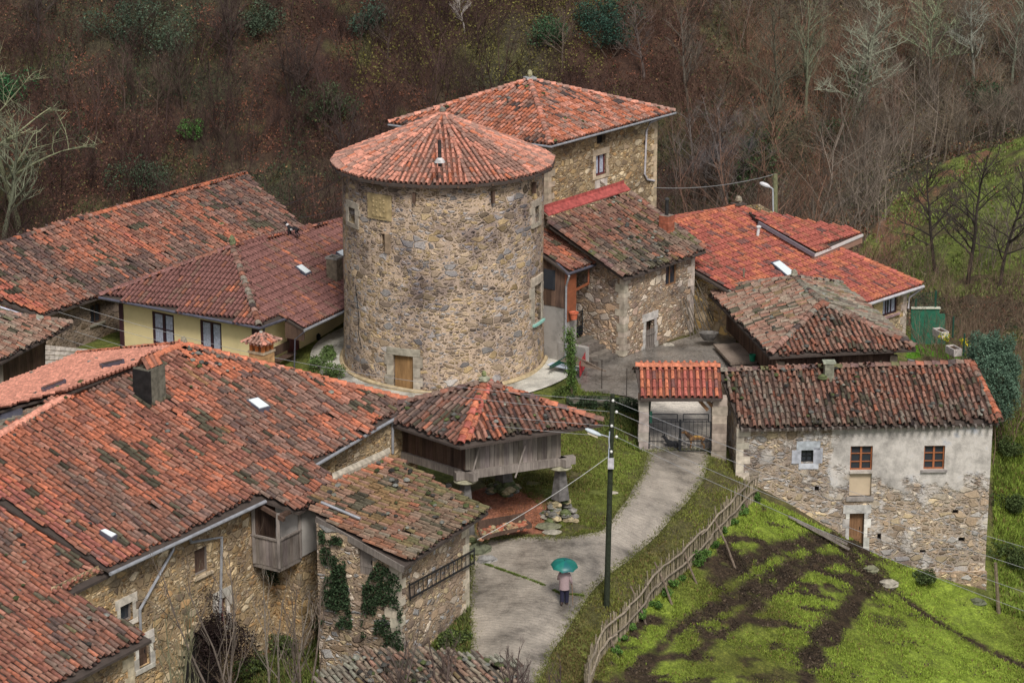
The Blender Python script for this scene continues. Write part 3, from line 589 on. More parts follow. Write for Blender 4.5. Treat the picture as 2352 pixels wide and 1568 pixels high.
for k in range(4):
    dn = u2(58 + 90 * k); sd2 = u2(148 + 90 * k); pk = Plane(ap, dn * math.sin(rad(30)) + A3(0, 0, math.cos(rad(30))))
    co_ = [ap, ap + dn * .62 - sd2 * .62, ap + dn * .62 + sd2 * .62]; tile_facet(ch, co_, pk, dn, 'tower', sx=.2, sag=0, ex=.3)
    ridge_tiles(ch, A3(*(ap + (dn + sd2) * .62)[:2], pk.z(*(ap + (dn + sd2) * .62)[:2])), ap, 'tower', w=.08)
ch.build('chimney_cap', M['tile'], c_); ch = MB(); ch.rock(ap + A3(0, 0, .08), .1, (.4, .38, .34), 3); ch.build('finial', M['rock'], c_)
ch = MB(); ch.rock(P0 + A3(0, 0, .18), .16, (.3, .27, .2), 5, (1, 1, 1.5)); ch.build('finial', M['rock'], rE)
# lower roof plane at the far bottom left (G)
lh = thing('low_barn', (-17, 88, -3), 'lower barn with dark weathered tiles at the bottom left corner, below the farmhouse eave', 'barn')
pG = Pp(255, 1310) - A3(0, 0, .35); plG = Plane(pG, plE.n)
G_poly = [plG.px(*p) for p in [(255, 1312), (155, 1362), (348, 1463), (150, 1568), (60, 1620), (-260, 1800), (-260, 1152), (-128, 1080), (0, 1153)]]
rG = roof(lh, [(G_poly, plG, bE, dict(style='old', zones=[([plG.px(*p) for p in [(-120, 1090), (0, 1150), (200, 1262), (195, 1280), (0, 1200), (-120, 1150)]], 'red')]))], stones=30)
# walls E
qa = e0 - bE * .5; qb = off(e0, aE, float((e1 - e0) @ aE)) - bE * .5; topE = minplanes(plE)
wl = off(qa, aE, -2.6); wM = Wall(wl, qb, topE, gbot)
sur = (.26, .3, (.58, .52, .45))
window(wM, fa, (447, 1257, 480, 1318), 'w_grey', 1, 1, pane='w_dark', name='window', sill=(.5, .4, .28))
window(wM, fa, (276, 1386, 305, 1428), 'w_grey', 1, 1, surround=sur)
door(wM, fa, (501, 1372, 521, 1440), 'w_maroon', surround=(.3, .35, (.62, .57, .5)), name='door')
opening(wM, fa, (238, 1398, 250, 1412))
door(wM, fa, (318, 1470, 345, 1530), 'w_dark', surround=(.25, .3, (.6, .56, .5)), name='cellar_door', boards=3)
mb = MB(); wM.build(mb)
# bay under the roof's lower tongue: sides, white wall, balcony
bayF = off(Pp(687, 1172), bE, -.35); s0 = float((bayF - qb)[:2] @ aE[:2]); dep = float((bayF - qb)[:2] @ bE[:2])
X = lambda s_, d_, z=0: A3(qb[0], qb[1], z) + aE * s_ + bE * d_
s1 = float((off(Pp(788, 1115), bE, -.35) - qb)[:2] @ aE[:2]); s2 = float((off(Pp(955, 925), bE, -.45) - qb)[:2] @ aE[:2]); d2_ = float((off(Pp(728, 1059), bE, -.5) - qb)[:2] @ bE[:2])
wS = Wall(X(s1, dep), X(s1, d2_), topE, gbot); wE2 = Wall(X(s1, d2_), X(s2, d2_), topE, gbot)
opening(wE2, fa, (770, 1066, 777, 1105)); 
wS.build(mb); wE2.build(mb)
_q = [plEb.px(*p) for p in [(-200, 966), (0, 887), (181, 815)]]; mr_ = MB(); Wall(_q[0] - upE * .5, _q[1] - upE * .5, minplanes(plEb), gbot).build(mr_); Wall(_q[1] - upE * .5, _q[2] - upE * .5, minplanes(plEb), gbot).build(mr_); Wall(_q[0] - upE * .5, P2 + aE * .6, lambda x, y: min(plEb.z(x, y), plE.z(x, y)) - .3, gbot).build(mr_); mr_.build('rear_wall', M['s_ochre'], fa)
wR = Wall(X(s2, d2_), X(s2, d2_ - 9), minplanes(plE, plEh), gbot); wR.build(mb)
# the recess behind the balcony and the masonry below
zb = Wall(X(0, 0), X(3, 0), 9, -9).hit(660, 1301)[1] ; wBay = Wall(X(-.3, dep), X(s1, dep), topE, lambda x, y: zb)
zb = wBay.hit(655, 1298)[1]; wBay.bot = lambda x, y: zb
sw0 = wBay.hit(691, 1240)[0] - .3
w_low = Wall(X(0, -.02), X(s1, .1), lambda x, y: zb + .1, gbot); w_low2 = Wall(X(sw0, dep - .05), X(s1, dep - .05), zb, gbot); w_low3 = Wall(X(sw0, -.02), X(sw0, dep - .05), zb, gbot)
w_low.build(mb); w_low2.build(mb); w_low3.build(mb)
wall_ = mb.build('wall', M['s_ochre'], fa)
mw2 = MB(); ww = Wall(X(sw0, dep), X(s1, dep), topE, lambda x, y: zb); ww.build(mw2); ww2 = Wall(X(sw0, 0), X(sw0, dep), topE, lambda x, y: zb); ww2.build(mw2); wS2 = Wall(X(s1 + .02, dep), X(s1 + .02, d2_ + .1), topE, zb); wS2.build(mw2)
mw2.build('white_wall', M['white'], fa)
bal = MB(); sb = -.15; zr_ = zb + 1.15
def boards(mb_, p, q, z0, z1, n, th=.035, gap=.012, tone=(.75, 1.2), tilt=0):
    p = np.array(p, float); q = np.array(q, float); d = q - p
    for i in range(n):
        a = p + d * (i / n); b = p + d * ((i + 1) / n); c = (a + b) / 2; g = R.uniform(*tone); L_ = np.linalg.norm(d[:2]) / n - gap
        zz0 = z0(c[0], c[1]) if callable(z0) else z0; zz1 = z1(c[0], c[1]) if callable(z1) else z1
        mb_.box((c[0], c[1], (zz0 + zz1) / 2 + R.uniform(-.015, .015)), (L_, th * R.uniform(.8, 1.5), zz1 - zz0), (d[0], d[1], 0), (g, g * R.uniform(.96, 1.02), g * R.uniform(.93, 1.03)))
boards(bal, X(sb, .05), X(sb, dep), zb, zr_, 8); boards(bal, X(sb, dep), X(sw0, dep), zb, zr_, int((sw0 - sb) / .17))
bo = bal.build('balcony', M['w_grey'], fa); bal = MB()
bal.beam(X(sb - .03, 0, zr_), X(sb - .03, dep, zr_), .1, .07); bal.beam(X(sb, dep + .02, zr_), X(sw0, dep + .02, zr_), .1, .07); bal.build('rail', M['w_grey'], bo); bal = MB()
bal.slab([X(sb, 0, zb), X(sb, dep, zb), X(sw0, dep, zb), X(sw0, 0, zb)], .16); bal.build('floor', M['w_grey'], bo)
for s_, d_ in ((sb, dep), (sw0 - .05, dep), (sb, .1)):
    bal = MB(); bal.beam(X(s_, d_, zb), X(s_, d_, topE(*X(s_, d_)[:2]) + .05), .13, .13); bal.build('post', M['w_grey'], bo)
bal = MB(); bal.beam(X(sb, dep, topE(*X(sb, dep)[:2]) - .1), X(sw0, dep, topE(*X(sw0, dep)[:2]) - .1), .14, .16); bal.beam(X(sb, -.3, topE(*X(sb, 0)[:2]) - .15), X(sb, dep + .3, topE(*X(sb, dep)[:2]) - .15), .12, .16); bal.build('beam', M['w_dark'], bo)
bal = MB(); boards(bal, X(.0, .06), X(sw0, .06), zb, topE(*X(0, 0)[:2]), 7, tone=(.6, 1)); bal.build('back_boards', M['w_dark'], bo)
# gutters and drain pipes
gutter(fa, [Pp(*p) + bE * .06 + A3(0, 0, -.10) for p in [(250, 1311), (430, 1228), (607, 1145)]]); gutter(fa, [Pp(*p) + bE * .06 + A3(0, 0, -.10) for p in [(722, 1063), (838, 994), (957, 926)]])
gutter(fa, [Pp(*p) + bE * .06 + A3(0, 0, -.10) for p in [(745, 1142), (788, 1117)]])
def onw(w, u, v, out=.09): a, z = w.hit(u, v); return w.P(a, z, out)
pipe(fa, [onw(wM, *p) for p in [(432, 1232), (434, 1244), (505, 1232), (502, 1400), (500, 1440)]], r=.06)
pipe(fa, [onw(wM, *p) for p in [(395, 1250), (393, 1262), (317, 1398), (319, 1460)]], r=.06)
pipe(fa, [onw(wE2, *p) for p in [(898, 962), (898, 1010), (898, 1040)]], r=.06)
# arched cellar mouth, dark with ivy-brown growth spilling out
ar = MB(); a0, z0 = wM.hit(462, 1520); zt = wM.hit(462, 1425)[1]; 
for k in range(11):
    t = math.pi * k / 10; p = wM.P(a0 + math.cos(t) * 1.25, zt - 1.2 + math.sin(t) * 1.2, .04); ar.box(p, (.34, .2, .3), wM.P(math.cos(t), math.sin(t)) - wM.P(0, 0) if False else A3(wM.d[0] * math.cos(t), wM.d[1] * math.cos(t), math.sin(t)), stone_c((.5, .4, .27)), up=tuple(wM.n))
ao = ar.build('arch', M['ashlar'], fa); ar = MB(); V = [wM.P(a0 + math.cos(t) * 1.12, zt - 1.2 + math.sin(t) * 1.08, .03) for t in np.linspace(0, math.pi, 12)] + [wM.P(a0 - 1.12, zt - 3, .03), wM.P(a0 + 1.12, zt - 3, .03)]
ar.add(V, [tuple(range(14))]); ar.build('dark_opening', M['black'], ao)
# barn H walls
hA = off(plG.px(150, 1568), bE, -.45); hB = off(plG.px(348, 1463), bE, -.45) - aE * .5
wH = Wall(off(hA, aE, -5), hB, minplanes(plG), gbot); wH2 = Wall(hB, off(hB, bE, -5), minplanes(plG), gbot); mb = MB(); wH.build(mb); wH2.build(mb)
gA = off(plG.px(155, 1362), bE, -.4); wH3 = Wall(off(gA, aE, -1.0), off(gA, aE, 1.6), minplanes(plG), gbot); wH3.build(mb); mb.build('wall', M['s_ochre'], lh)
quoins(lh, hB[0], hB[1], Gz(hB[0], hB[1]) - .3, plG.z(hB[0], hB[1]) - .25, -aE, -bE, (.5, .42, .3))

# ---------------- long barn, top left (A) ----------------
la = thing('long_barn', (-22, 127, -1), 'long stone barn with patchy brown and orange tile roof, behind the yellow house at left', 'barn')
e0, e1 = W(94, 724, z=3), W(229, 679, z=3); plA, aA, upA = roof_plane(e0, e1, W(564, 401, z=6), 24); bA = -upA; Q = plA.px
A_poly = [Q(*p) for p in [(94, 724), (229, 679), (700, 523), (564, 401), (390, 450), (210, 497), (130, 520), (0, 562), (-200, 640), (-200, 738), (0, 689)]]
r0, r1, r2, r3 = Q(564, 401), Q(210, 497), Q(0, 562), Q(-200, 640); plAb = Plane((r0 + r2) / 2, upA * math.sin(rad(24)) + A3(0, 0, math.cos(rad(24))))
zst = [Q(*p) for p in [(218, 502), (232, 498), (400, 606), (385, 612)]]
rA = roof(la, [(A_poly, plA, bA, dict(style='old2', zones=[(zst, 'red'), ([Q(*p) for p in [(0, 640), (0, 689), (94, 724), (110, 715)]], 'red')])), ([r0, r1, r2, r3, r3 + upA * 5, r0 + upA * 5], plAb, upA)], style='old2', ridges=[(r1, r0, 'new'), (r3, r2, 'old2'), (r2, r1, 'old2')], stones=30)
topA = minplanes(plA, plAb); c0 = off(Q(94, 724), bA, -.6) - aA * 1.2; c1 = off(Q(700, 523), bA, -.6) - aA * .6; wA = Wall(c0, c1, topA, gbot)
window(wA, la, (208, 698, 234, 742), 'w_dark', 2, 1, sill=(.3, .27, .22)); mb = MB(); wA.build(mb); Wall(c1, c1 - bA * 9, topA, gbot).build(mb); Wall(c0 - bA * 9, c0, topA, gbot).build(mb); Wall(c0 - aA * 7, c0, topA, gbot).build(mb) ; mb.build('wall', M['s_brown'], la)
gutter(la, [plA.px(0, 700) - A3(0, 0, .12), plA.px(92, 730) - A3(0, 0, .12)], 'metald')

# ---------------- granary of dark boards at the left edge (L) ----------------
lb = thing('board_barn', (-21, 113, -1), 'small barn of dark boards under a grey tile roof at the left edge', 'barn')
e0, e1 = W(0, 830, z=3.0), W(165, 744, z=3.0); plL, aL, upL = roof_plane(e0, e1, W(0, 714, z=5), 22); Q = plL.px
L_poly = [Q(*p) for p in [(-200, 936), (0, 830), (165, 743), (0, 716), (-200, 694)]]; hp = Q(165, 743); plLb = Plane(hp, np.cross(Q(-90, 706) - hp, upL * 5 + aL * .5 - A3(0, 0, .0)))
rL = roof(lb, [(L_poly, plL, -upL)], style='grey', ridges=[(hp, Q(-200, 694), 'grey')], stones=12)
k0 = Q(0, 830) + upL * .7 - aL * 6; k1 = W(103, 790, z=2.9) ; k1 = Q(165, 744) + upL * .7 - aL * 1.4; mb = MB(); boards(mb, k0, k1, lambda x, y: .0, lambda x, y: plL.z(x, y) - .12, 42, tone=(.6, 1.5)); boards(mb, k1, k1 + upL * 5, 0, lambda x, y: 3.2, 18, tone=(.6, 1.3)); mb.build('board_wall', M['w_dark'], lb)
mb = MB(); Wall(k0 - A3(0, 0, 0), k1, .0, gbot).build(mb); mb.build('stone_base', M['s_brown'], lb)
mb = MB(); p = off(k0, k1 - k0, .60); mb.beam(A3(p[0], p[1], 0) - upL * .1, A3(p[0], p[1], 3.0) - upL * .1, .28, .2, (1.5, 1.5, 1.4)); mb.build('post', M['w_grey'], lb)
# slate lean-to between
sl = thing('slate_lean_to', (-19, 118, .5), 'low lean-to roofed with pale slate courses, beside the board barn', 'shed'); mb = MB(); qp = [W(104, 792, z=2.6), W(213, 803, z=2.6), W(185, 845, z=1.9), W(104, 850, z=1.9)]
for i in range(5):
    t0, t1 = i / 5, (i + 1.15) / 5
    for j in range(9):
        s_0, s_1 = j / 9 + .003, (j + 1) / 9 - .003; f = lambda s, t: (qp[0] * (1 - s) + qp[1] * s) * (1 - t) + (qp[3] * (1 - s) + qp[2] * s) * t
        a, b, c, d = f(s_0, t0), f(s_1, t0), f(s_1, t1) , f(s_0, t1); g = R.uniform(.85, 1.15); l_ = A3(0, 0, .09); mb.slab([a, b, c + l_, d + l_][::-1], .04, (.42 * g, .37 * g, .32 * g))
mb.build('roof', M['rock'], sl); mb = MB(); Wall(qp[3] + A3(0, .3, 0), qp[2] + A3(0, .3, 0), 1.85, gbot).build(mb); mb.build('wall', M['s_brown'], sl)
# ---------------- cream yellow house (Y) ----------------
yh = thing('yellow_house', (-13, 124, .5), 'cream yellow house with plum brown hip roof, left of the round tower', 'house')
fc, lc = W(596, 750, z=3.3), W(229, 680, z=3.3)
plY, aY, upY = roof_plane(fc, W(795, 660, z=3.3), W(534, 568, z=6), 24); bY = -upY
plY2, bY2, aY2 = roof_plane(fc, lc, W(534, 568, z=6), 26)
ap = plY.px(534, 568); plY2 = Plane(ap, np.cross(fc - ap, lc - ap)); rE_ = ap + u2(57) * 13; rE_[2] = plY.z(*rE_[:2])
bk = lc + aY * 21; plYb = Plane(ap, np.cross(lc - ap, rE_ - ap))
Q = plY.px; p697 = Q(697, 755); p654 = Q(654, 729); far = p697 + aY * 12; far[2] = plY.z(*far[:2])
skA = [(678, 611), (692, 606), (716, 624), (703, 630)]; skB = [(771, 578), (786, 572), (812, 590), (797, 597)]
rY = roof(yh, [([fc, p654, p697, far, rE_, ap], plY, bY), ([lc, fc, ap], plY2, -aY), ([ap, rE_, rE_ + upY * 5.2, lc], plYb, upY, dict(style='bhouse'))], style='plum', ridges=[(fc, ap, 'grey'), (lc, ap, 'plum'), (ap, rE_, 'plum')], sag=.25, sx=.26)
skylight(rY, plY, skA, fm='metald'); skylight(rY, plY, skB, fm='metald')
cb = Q(769, 640); mb = MB(); mb.box(cb + A3(0, 0, .35), (.62, .62, 1.5), aY, (.26, .21, .15)); c_ = mb.build('chimney', M['rock'], rY); mb = MB()
for s_ in (-1, 1): mb.box(cb + A3(0, 0, 1.14) + aY * .3 * s_, (.12, .74, .1), aY, (.4, .37, .33)); mb.box(cb + A3(0, 0, 1.14) + bY * .3 * s_, (.48, .12, .1), aY, (.4, .37, .33))
mb.build('chimney_rim', M['rock'], c_); mb = MB(); mb.rock(ap + A3(0, 0, .3), .2, (.17, .19, .1), 8, (1, 1, 2)); mb.build('finial', M['rock'], rY)
topY = minplanes(plY, plY2, plYb); f0 = fc - bY * .55 + aY * .55; l0 = lc + bY * .55 + aY * .55
topY_ = lambda x, y: max(topY(x, y), 2.6)
l0 = lc + aY * .6 + bY * .9; wl_ = Wall(l0, f0, topY, gbot)
window(wl_, yh, (350, 719, 400, 794), 'w_purple', 2, 2, curtain=2, depth=.08, name='window', bars=.14, t=.12)
window(wl_, yh, (460, 738, 509, 812), 'w_purple', 2, 1, curtain=1, depth=.08, name='window', bars=.12, t=.12)
mb = MB(); wl_.build(mb); wr_ = Wall(f0, f0 + aY * 13, minplanes(plY), gbot)
door(wr_, yh, (660, 757, 690, 845), 'w_maroon', depth=.06, boards=4)
wr_.build(mb); Wall(l0 + aY * 12, l0, topY, gbot).build(mb); mb.build('wall', M['yellow'], yh)
mb = MB(); mb.box(A3(f0[0], f0[1], 1.0), (.3, .34, 4.1), bY, (1, 1, 1)); mb.build('corner_post', M['w_purple'], yh); mb = MB(); mb.box(A3(l0[0], l0[1], 1.0), (.22, .22, 4.1), bY); mb.build('corner_post', M['w_purple'], yh)
gutter(yh, [lc - aY * .06 + A3(0, 0, -.07), fc - aY * .05 + bY * .05 + A3(0, 0, -.07), p654 + bY * .06 + A3(0, 0, -.07)], 'metald'); gutter(yh, [p697 + bY * .06 + A3(0, 0, -.07), p697 + aY * 9 + bY * .06 + A3(0, 0, -.07)], 'metal')
mb = MB(); q0 = p654 + A3(0, 0, -.14); q1 = p697 + A3(0, 0, -.14); q2 = A3(*(q1 - bY * 1.2)[:2], q1[2] - .75); mb.quad(q0, q1, q1 + A3(0, 0, -.5), q0 + A3(0, 0, -.9)); mb.quad(q1, q1 + aY * .1, q1 + aY * .1 + A3(0, 0, -.4), q1 + A3(0, 0, -.5)); mb.slab([q0, q1, q1 + aY * 9, q0 + aY * 9], .06); mb.build('porch_boards', M['w_dark'], yh)
pipe(yh, [p697 + bY * .05 + A3(0, 0, -.15), p697 - bY * .5 + A3(0, 0, -.6), A3(*(p697 - bY * .6)[:2], .4)], 'metald', .035); pipe(yh, [onw(wr_, 602, 745, .1), onw(wr_, 604, 830, .1)], 'metald', .05)
mb = MB(); q = onw(wr_, 728, 775, .1); mb.box(q, (.16, .16, .3), aY); mb.lathe(q + A3(0, 0, .15), [(.12, 0), (.02, .1)], 8); mb.build('wall_lantern', M['iron'], yh)
be = thing('garden_bench', wr_.P(2.0, .7, .5), 'dark wooden bench against the cream wall beside the brown door', 'bench'); wq = wr_.hit(636, 815)[0]
mb = MB(); mb.box(wr_.P(wq, 1.12, .45), (1.7, .42, .06), aY); mb.build('seat', M['w_dark'], be); mb = MB(); mb.box(wr_.P(wq, 1.5, .2), (1.7, .05, .45), aY); mb.build('backrest', M['w_dark'], be)
for s_ in (-.7, .7): mb = MB(); mb.box(wr_.P(wq + s_, .88, .4), (.08, .36, .46), aY); mb.build('leg', M['w_dark'], be)

# ---------------- round tower ----------------
TB = .45; fr = W(1034, 906, z=TB); Rw = 228 * (fr[1] + 4.9) / (F * 1.0) * 1.04; tc = A3((1021 - 1176) / F * (fr[1] + 4.9) * 1.045, fr[1] + 4.9, TB); Rt = Rw
tw = thing('round_tower', tuple(tc), 'tall round tower of mottled rubble stone with conical pink tiled roof', 'tower')
def topz_for(v, y): return W(1021, v, y=y)[2]
ez = topz_for(432, tc[1] - Rt - .6); RE_ = Rt + .55
NS = 96; apz = W(1020, 262, y=tc[1])[2]
def TW(th, z, r=0): return A3(tc[0] + (Rt + r) * math.cos(th), tc[1] + (Rt + r) * math.sin(th), z)
def tpx(u, v):          # front surface of the cylinder under a sight line
    r = ray(u, v); ox, oy = -tc[0], -tc[1]; a = r[0]**2 + r[1]**2; b = 2 * (ox * r[0] + oy * r[1]); c = ox**2 + oy**2 - Rt**2; t = (-b - math.sqrt(max(b * b - 4 * a * c, 0))) / (2 * a); p = C0 + r * t; return math.atan2(p[1] - tc[1], p[0] - tc[0]), float(p[2])
holes = []
def thole(u0, v0, u1, v1):
    um, vm = (u0 + u1) / 2, (v0 + v1) / 2; t0 = tpx(u0, vm)[0]; t1 = tpx(u1, vm)[0]; z1 = tpx(um, v0)[1]; z0 = tpx(um, v1)[1]; holes.append((t0, z0, t1, z1)); return t0, z0, t1, z1
H_door = thole(906, 815, 951, 907); H_wl = thole(803, 477, 818, 512); H_wr = thole(1226, 473, 1236, 511); H_slit = thole(876, 536, 885, 580); H_big = thole(1225, 652, 1240, 738)
ths = sorted(set([round(-math.pi + 2 * math.pi * i / NS, 5) for i in range(NS)] + [round(q, 5) for h in holes for q in (h[0], h[2])]))
zs = sorted(set([TB - .8] + list(np.linspace(TB, ez + .15, 26)) + [q for h in holes for q in (h[1], h[3])])); mb = MB()
wob_ = lambda t, z: .05 * (fbm(np.array([t * 6 + 40]), np.array([z * 1.1]), 5)[0] - .5) + (.10 * max(0, 1 - (z - TB) / 3) if z > TB else .1)
for i in range(len(ths)):
    t0, t1 = ths[i], ths[(i + 1) % len(ths)]; t1_ = t1 if i < len(ths) - 1 else t1 + 2 * math.pi
    for z0, z1 in zip(zs[:-1], zs[1:]):
        tm, zm = (t0 + t1_) / 2, (z0 + z1) / 2
        if any(h[0] < tm < h[2] and h[1] < zm < h[3] for h in holes): continue
        mb.quad(TW(t0, z0, wob_(t0, z0)), TW(t1, z0, wob_(t1, z0)), TW(t1, z1, wob_(t1, z1)), TW(t0, z1, wob_(t0, z1)))
for t0, z0, t1, z1 in holes:
    d = -.4; mb.quad(TW(t0, z0, .05), TW(t1, z0, .05), TW(t1, z0, d), TW(t0, z0, d)); mb.quad(TW(t0, z1, .05), TW(t1, z1, .05), TW(t1, z1, d), TW(t0, z1, d)); mb.quad(TW(t0, z0, .05), TW(t0, z1, .05), TW(t0, z1, d), TW(t0, z0, d)); mb.quad(TW(t1, z0, .05), TW(t1, z1, .05), TW(t1, z1, d), TW(t1, z0, d))
mb.build('wall', M['s_tower'], tw)
def curved(mb_, t0, z0, t1, z1, o0, o1, c=None):
    n = max(1, int(abs(t1 - t0) / .06)); 
    for i in range(n):
        a = t0 + (t1 - t0) * i / n; b = t0 + (t1 - t0) * (i + 1) / n; V = [TW(a, z0, o0), TW(b, z0, o0), TW(b, z1, o0), TW(a, z1, o0), TW(a, z0, o1), TW(b, z0, o1), TW(b, z1, o1), TW(a, z1, o1)]
        Fq = [(4, 5, 6, 7), (3, 2, 6, 7), (0, 1, 5, 4)] + ([(0, 3, 7, 4)] if i == 0 else []) + ([(1, 2, 6, 5)] if i == n - 1 else []); mb_.add(V, Fq, c)
def tblocks(h, jw=.3, lh=.3, big=False, par=tw, col=(.42, .37, .30), o=.13):
    t0, z0, t1, z1 = h; g = MB(); a = jw / Rt; z = z0; k = 0
    while z < z1 - .03:
        zz = min(z1, z + R.uniform(.35, .6)); e = (.0, .12 / Rt)[k % 2]; curved(g, t0 - a - e, z, t0, zz - .012, -.1, o, stone_c(col)); curved(g, t1, z, t1 + a + e, zz - .012, -.1, o, stone_c(col)); z = zz; k += 1
    curved(g, t0 - a, z1, t1 + a, z1 + lh, -.1, o + .004, stone_c(col)); curved(g, t0 - a, z0 - .2, t1 + a, z0 - .004, -.1, o + .004, stone_c(col)); return g
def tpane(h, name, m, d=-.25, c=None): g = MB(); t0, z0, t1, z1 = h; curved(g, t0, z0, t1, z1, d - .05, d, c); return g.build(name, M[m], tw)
dr = MB(); n = 5
for i in range(n):
    a, b = H_door[0] + (H_door[2] - H_door[0]) * i / n, H_door[0] + (H_door[2] - H_door[0]) * (i + 1) / n; g_ = R.uniform(.9, 1.1); curved(dr, a + .0008, H_door[1], b - .0008, H_door[3], -.12, -.05, (g_, g_, g_))
M['w_door'] = mat_wood('tan_door_boards', (.16, .09, .04), (.34, .20, .09))
dd = dr.build('door', M['w_door'], tw); tblocks(H_door, .34, .34, o=.15).build('door_frame', M['ashlar'], dd)
for h in (H_wl, H_wr): p_ = tpane(h, 'window', 'black'); tblocks(h, .28, .3, o=.08).build('stone_surround', M['ashlar'], p_)
p_ = tpane(H_slit, 'arrow_slit', 'black'); g = MB(); curved(g, H_slit[2] + .002, H_slit[1], H_slit[2] + .06, H_slit[3], -.02, .07, (.30, .22, .15)); g.build('slit_stones', M['ashlar'], p_)
p_ = tpane(H_big, 'arched_window', 'glass', -.3); g = tblocks(H_big, .3, .4, o=.09); g.build('stone_surround', M['ashlar'], p_); g = MB(); tm = (H_big[0] + H_big[2]) / 2; zm = (H_big[1] + H_big[3]) / 2
curved(g, H_big[0], zm - .04, H_big[2], zm + .04, -.3, -.24); curved(g, tm - .006, H_big[1], tm + .006, H_big[3], -.3, -.235); g.build('window_bars', M['w_dark'], p_); g = MB(); curved(g, H_big[0] - .05, H_big[1] - .12, H_big[2] + .05, H_big[1] - .02, -.1, .22, (.28, .55, .48)); g.build('green_sill', M['paint'], p_)
# carved armorial panel under the eave
t0, z1 = tpx(846, 441); t1, z0 = tpx(900, 508); g = MB(); curved(g, t0, z0, t1, z1, 0, .07, (.42, .32, .17)); pa = g.build('carved_panel', M['ashlar'], tw); g = MB()
t2, z3 = tpx(857, 450); t3, z2 = tpx(889, 500); g = MB(); curved(g, t2, z2, t3, z3, .08, .10, (.38, .29, .15)); 
tc2 = (t2 + t3) / 2; zc2 = (z2 + z3) / 2
for i in range(5):
    for j in range(4): g.rock(TW(t2 + (t3 - t2) * (j + .5) / 4, z2 + (z3 - z2) * (i + .5) / 5 + R.normal(0, .03), .09), R.uniform(.04, .08), (.38, .29, .16), i * 7 + j, (1, .6, 1.2))
g.build('relief', M['ashlar'], pa)
# roof: 16-sided cone of tiles with hips
nf = 18; mb = MB(); db = MB(); rb = MB(); apx = A3(tc[0], tc[1], apz); hips = []
for k in range(nf):
    t0 = 2 * math.pi * (k + .25) / nf; t1 = t0 + 2 * math.pi / nf
    arc_ = [A3(tc[0] + RE_ * math.cos(t), tc[1] + RE_ * math.sin(t), ez + .12) for t in (t0, t1)]
    tm = (t0 + t1) / 2; dn = A3(math.cos(tm), math.sin(tm), 0); pk = Plane(apx, np.cross(arc_[0] - apx, arc_[-1] - apx))
    tile_facet(mb, [apx] + arc_, pk, dn, 'tower', sx=.25, ex=.40, sag=.02); db.slab([apx - A3(0, 0, .04)] + [a - A3(0, 0, .05) for a in arc_], .12); 
    if k % 2 == 0: ridge_tiles(rb, arc_[0], apx, 'tower', w=.11, ex=.36, jit=.2, lift=.1)
rT = mb.build('roof', M['tile'], tw); db.build('roof_boards', M['deck'], rT); rb.build('hip_tiles', M['tile'], rT)
mb = MB(); mb.rock(apx + A3(0, 0, .2), .17, (.2, .18, .15), 2, (1, 1, 1.2)); mb.build('finial', M['rock'], rT)
pv = apx + (W(1010, 368, z=apz - 1.1) - apx); mb = MB(); mb.path([pv - A3(0, 0, .3), pv + A3(0, 0, .95)], .085, 10, (.05, .04, .04)); fl_ = mb.build('flue_pipe', M['rock'], rT); mb = MB(); mb.lathe(pv + A3(0, 0, -.1), [(.26, 0), (.2, .12), (.1, .22)], 12, (.62, .6, .6)); mb.build('flashing', M['rock'], fl_)
for (u, v0, v1) in ((953, 441, 464), (1129, 438, 465), (1221, 418, 443)):
    t, z1 = tpx(u, v0); z0 = tpx(u, v1)[1]; mb = MB(); mb.box(TW(t, (z0 + z1) / 2, .14), (.13, .16, z1 - z0), (-math.sin(t), math.cos(t), 0)); mb.build('eave_strut', M['w_dark'], tw)
mb = MB()
for k in range(40):
    t = 2 * math.pi * k / 40; mb.beam(TW(t, ez + .02, -.2), TW(t, ez - .0, .55), .1, .1)
mb.build('rafter_ends', M['w_dark'], tw)
# cable running down the wall
tag(MB().path([TW(*tpx(*p), .14) for p in [(822, 652), (826, 690), (830, 730), (829, 765), (836, 800)]], .018, 5).build('wall_cable', M['iron']), 'thin black cable running down the left flank of the round tower', 'cable')

# ---------------- tall house behind the tower (B) ----------------
bh = thing('tall_house', (1.5, 143, 1), 'tall three storey stone house with bright red hip roof behind the round tower', 'house')
zB = 9.0; fB, lB, rB = W(1265, 334, z=zB), W(892, 284, z=zB), W(1550, 257, z=zB); apB = W(1217, 184, y=(lB[1] + rB[1]) / 2 + .3)
bkB = lB + rB - fB; mkp = lambda p, q, a: Plane(a, np.cross(p - a, q - a))
p1_, p2_, p3_, p4_ = mkp(lB, fB, apB), mkp(fB, rB, apB), mkp(rB, bkB, apB), mkp(bkB, lB, apB)
def dnv(p, q, c): e = q - p; d = A3(e[1], -e[0], 0); d /= np.linalg.norm(d); return d if (p - c) @ d > 0 else -d
rBf = roof(bh, [([lB, fB, apB], p1_, dnv(lB, fB, apB)), ([fB, rB, apB], p2_, dnv(fB, rB, apB)), ([rB, bkB, apB], p3_, dnv(rB, bkB, apB)), ([bkB, lB, apB], p4_, dnv(bkB, lB, apB))], style='bhouse',
           ridges=[(fB, apB, 'tower'), (lB, apB, 'tower'), (rB, apB, 'tower')], sag=.5, stones=60)
for i in range(2): pass
mb = MB(); mb.box(apB + A3(0, 0, .12), (.6, .6, .12), (1, .4, 0), (.35, .35, .35)); mb.rock(apB + A3(0, 0, .4), .16, (.35, .33, .2), 4, (1, 1, 1.6)); mb.build('finial', M['rock'], rBf)
cB = (lB + rB) / 2; ins = lambda p, k=.75: A3(*(p + (cB - p) / np.linalg.norm((cB - p)[:2]) * k * 1.4)[:2], p[2]); fBi, lBi, rBi, bBi = ins(fB), ins(lB), ins(rB), ins(bkB)
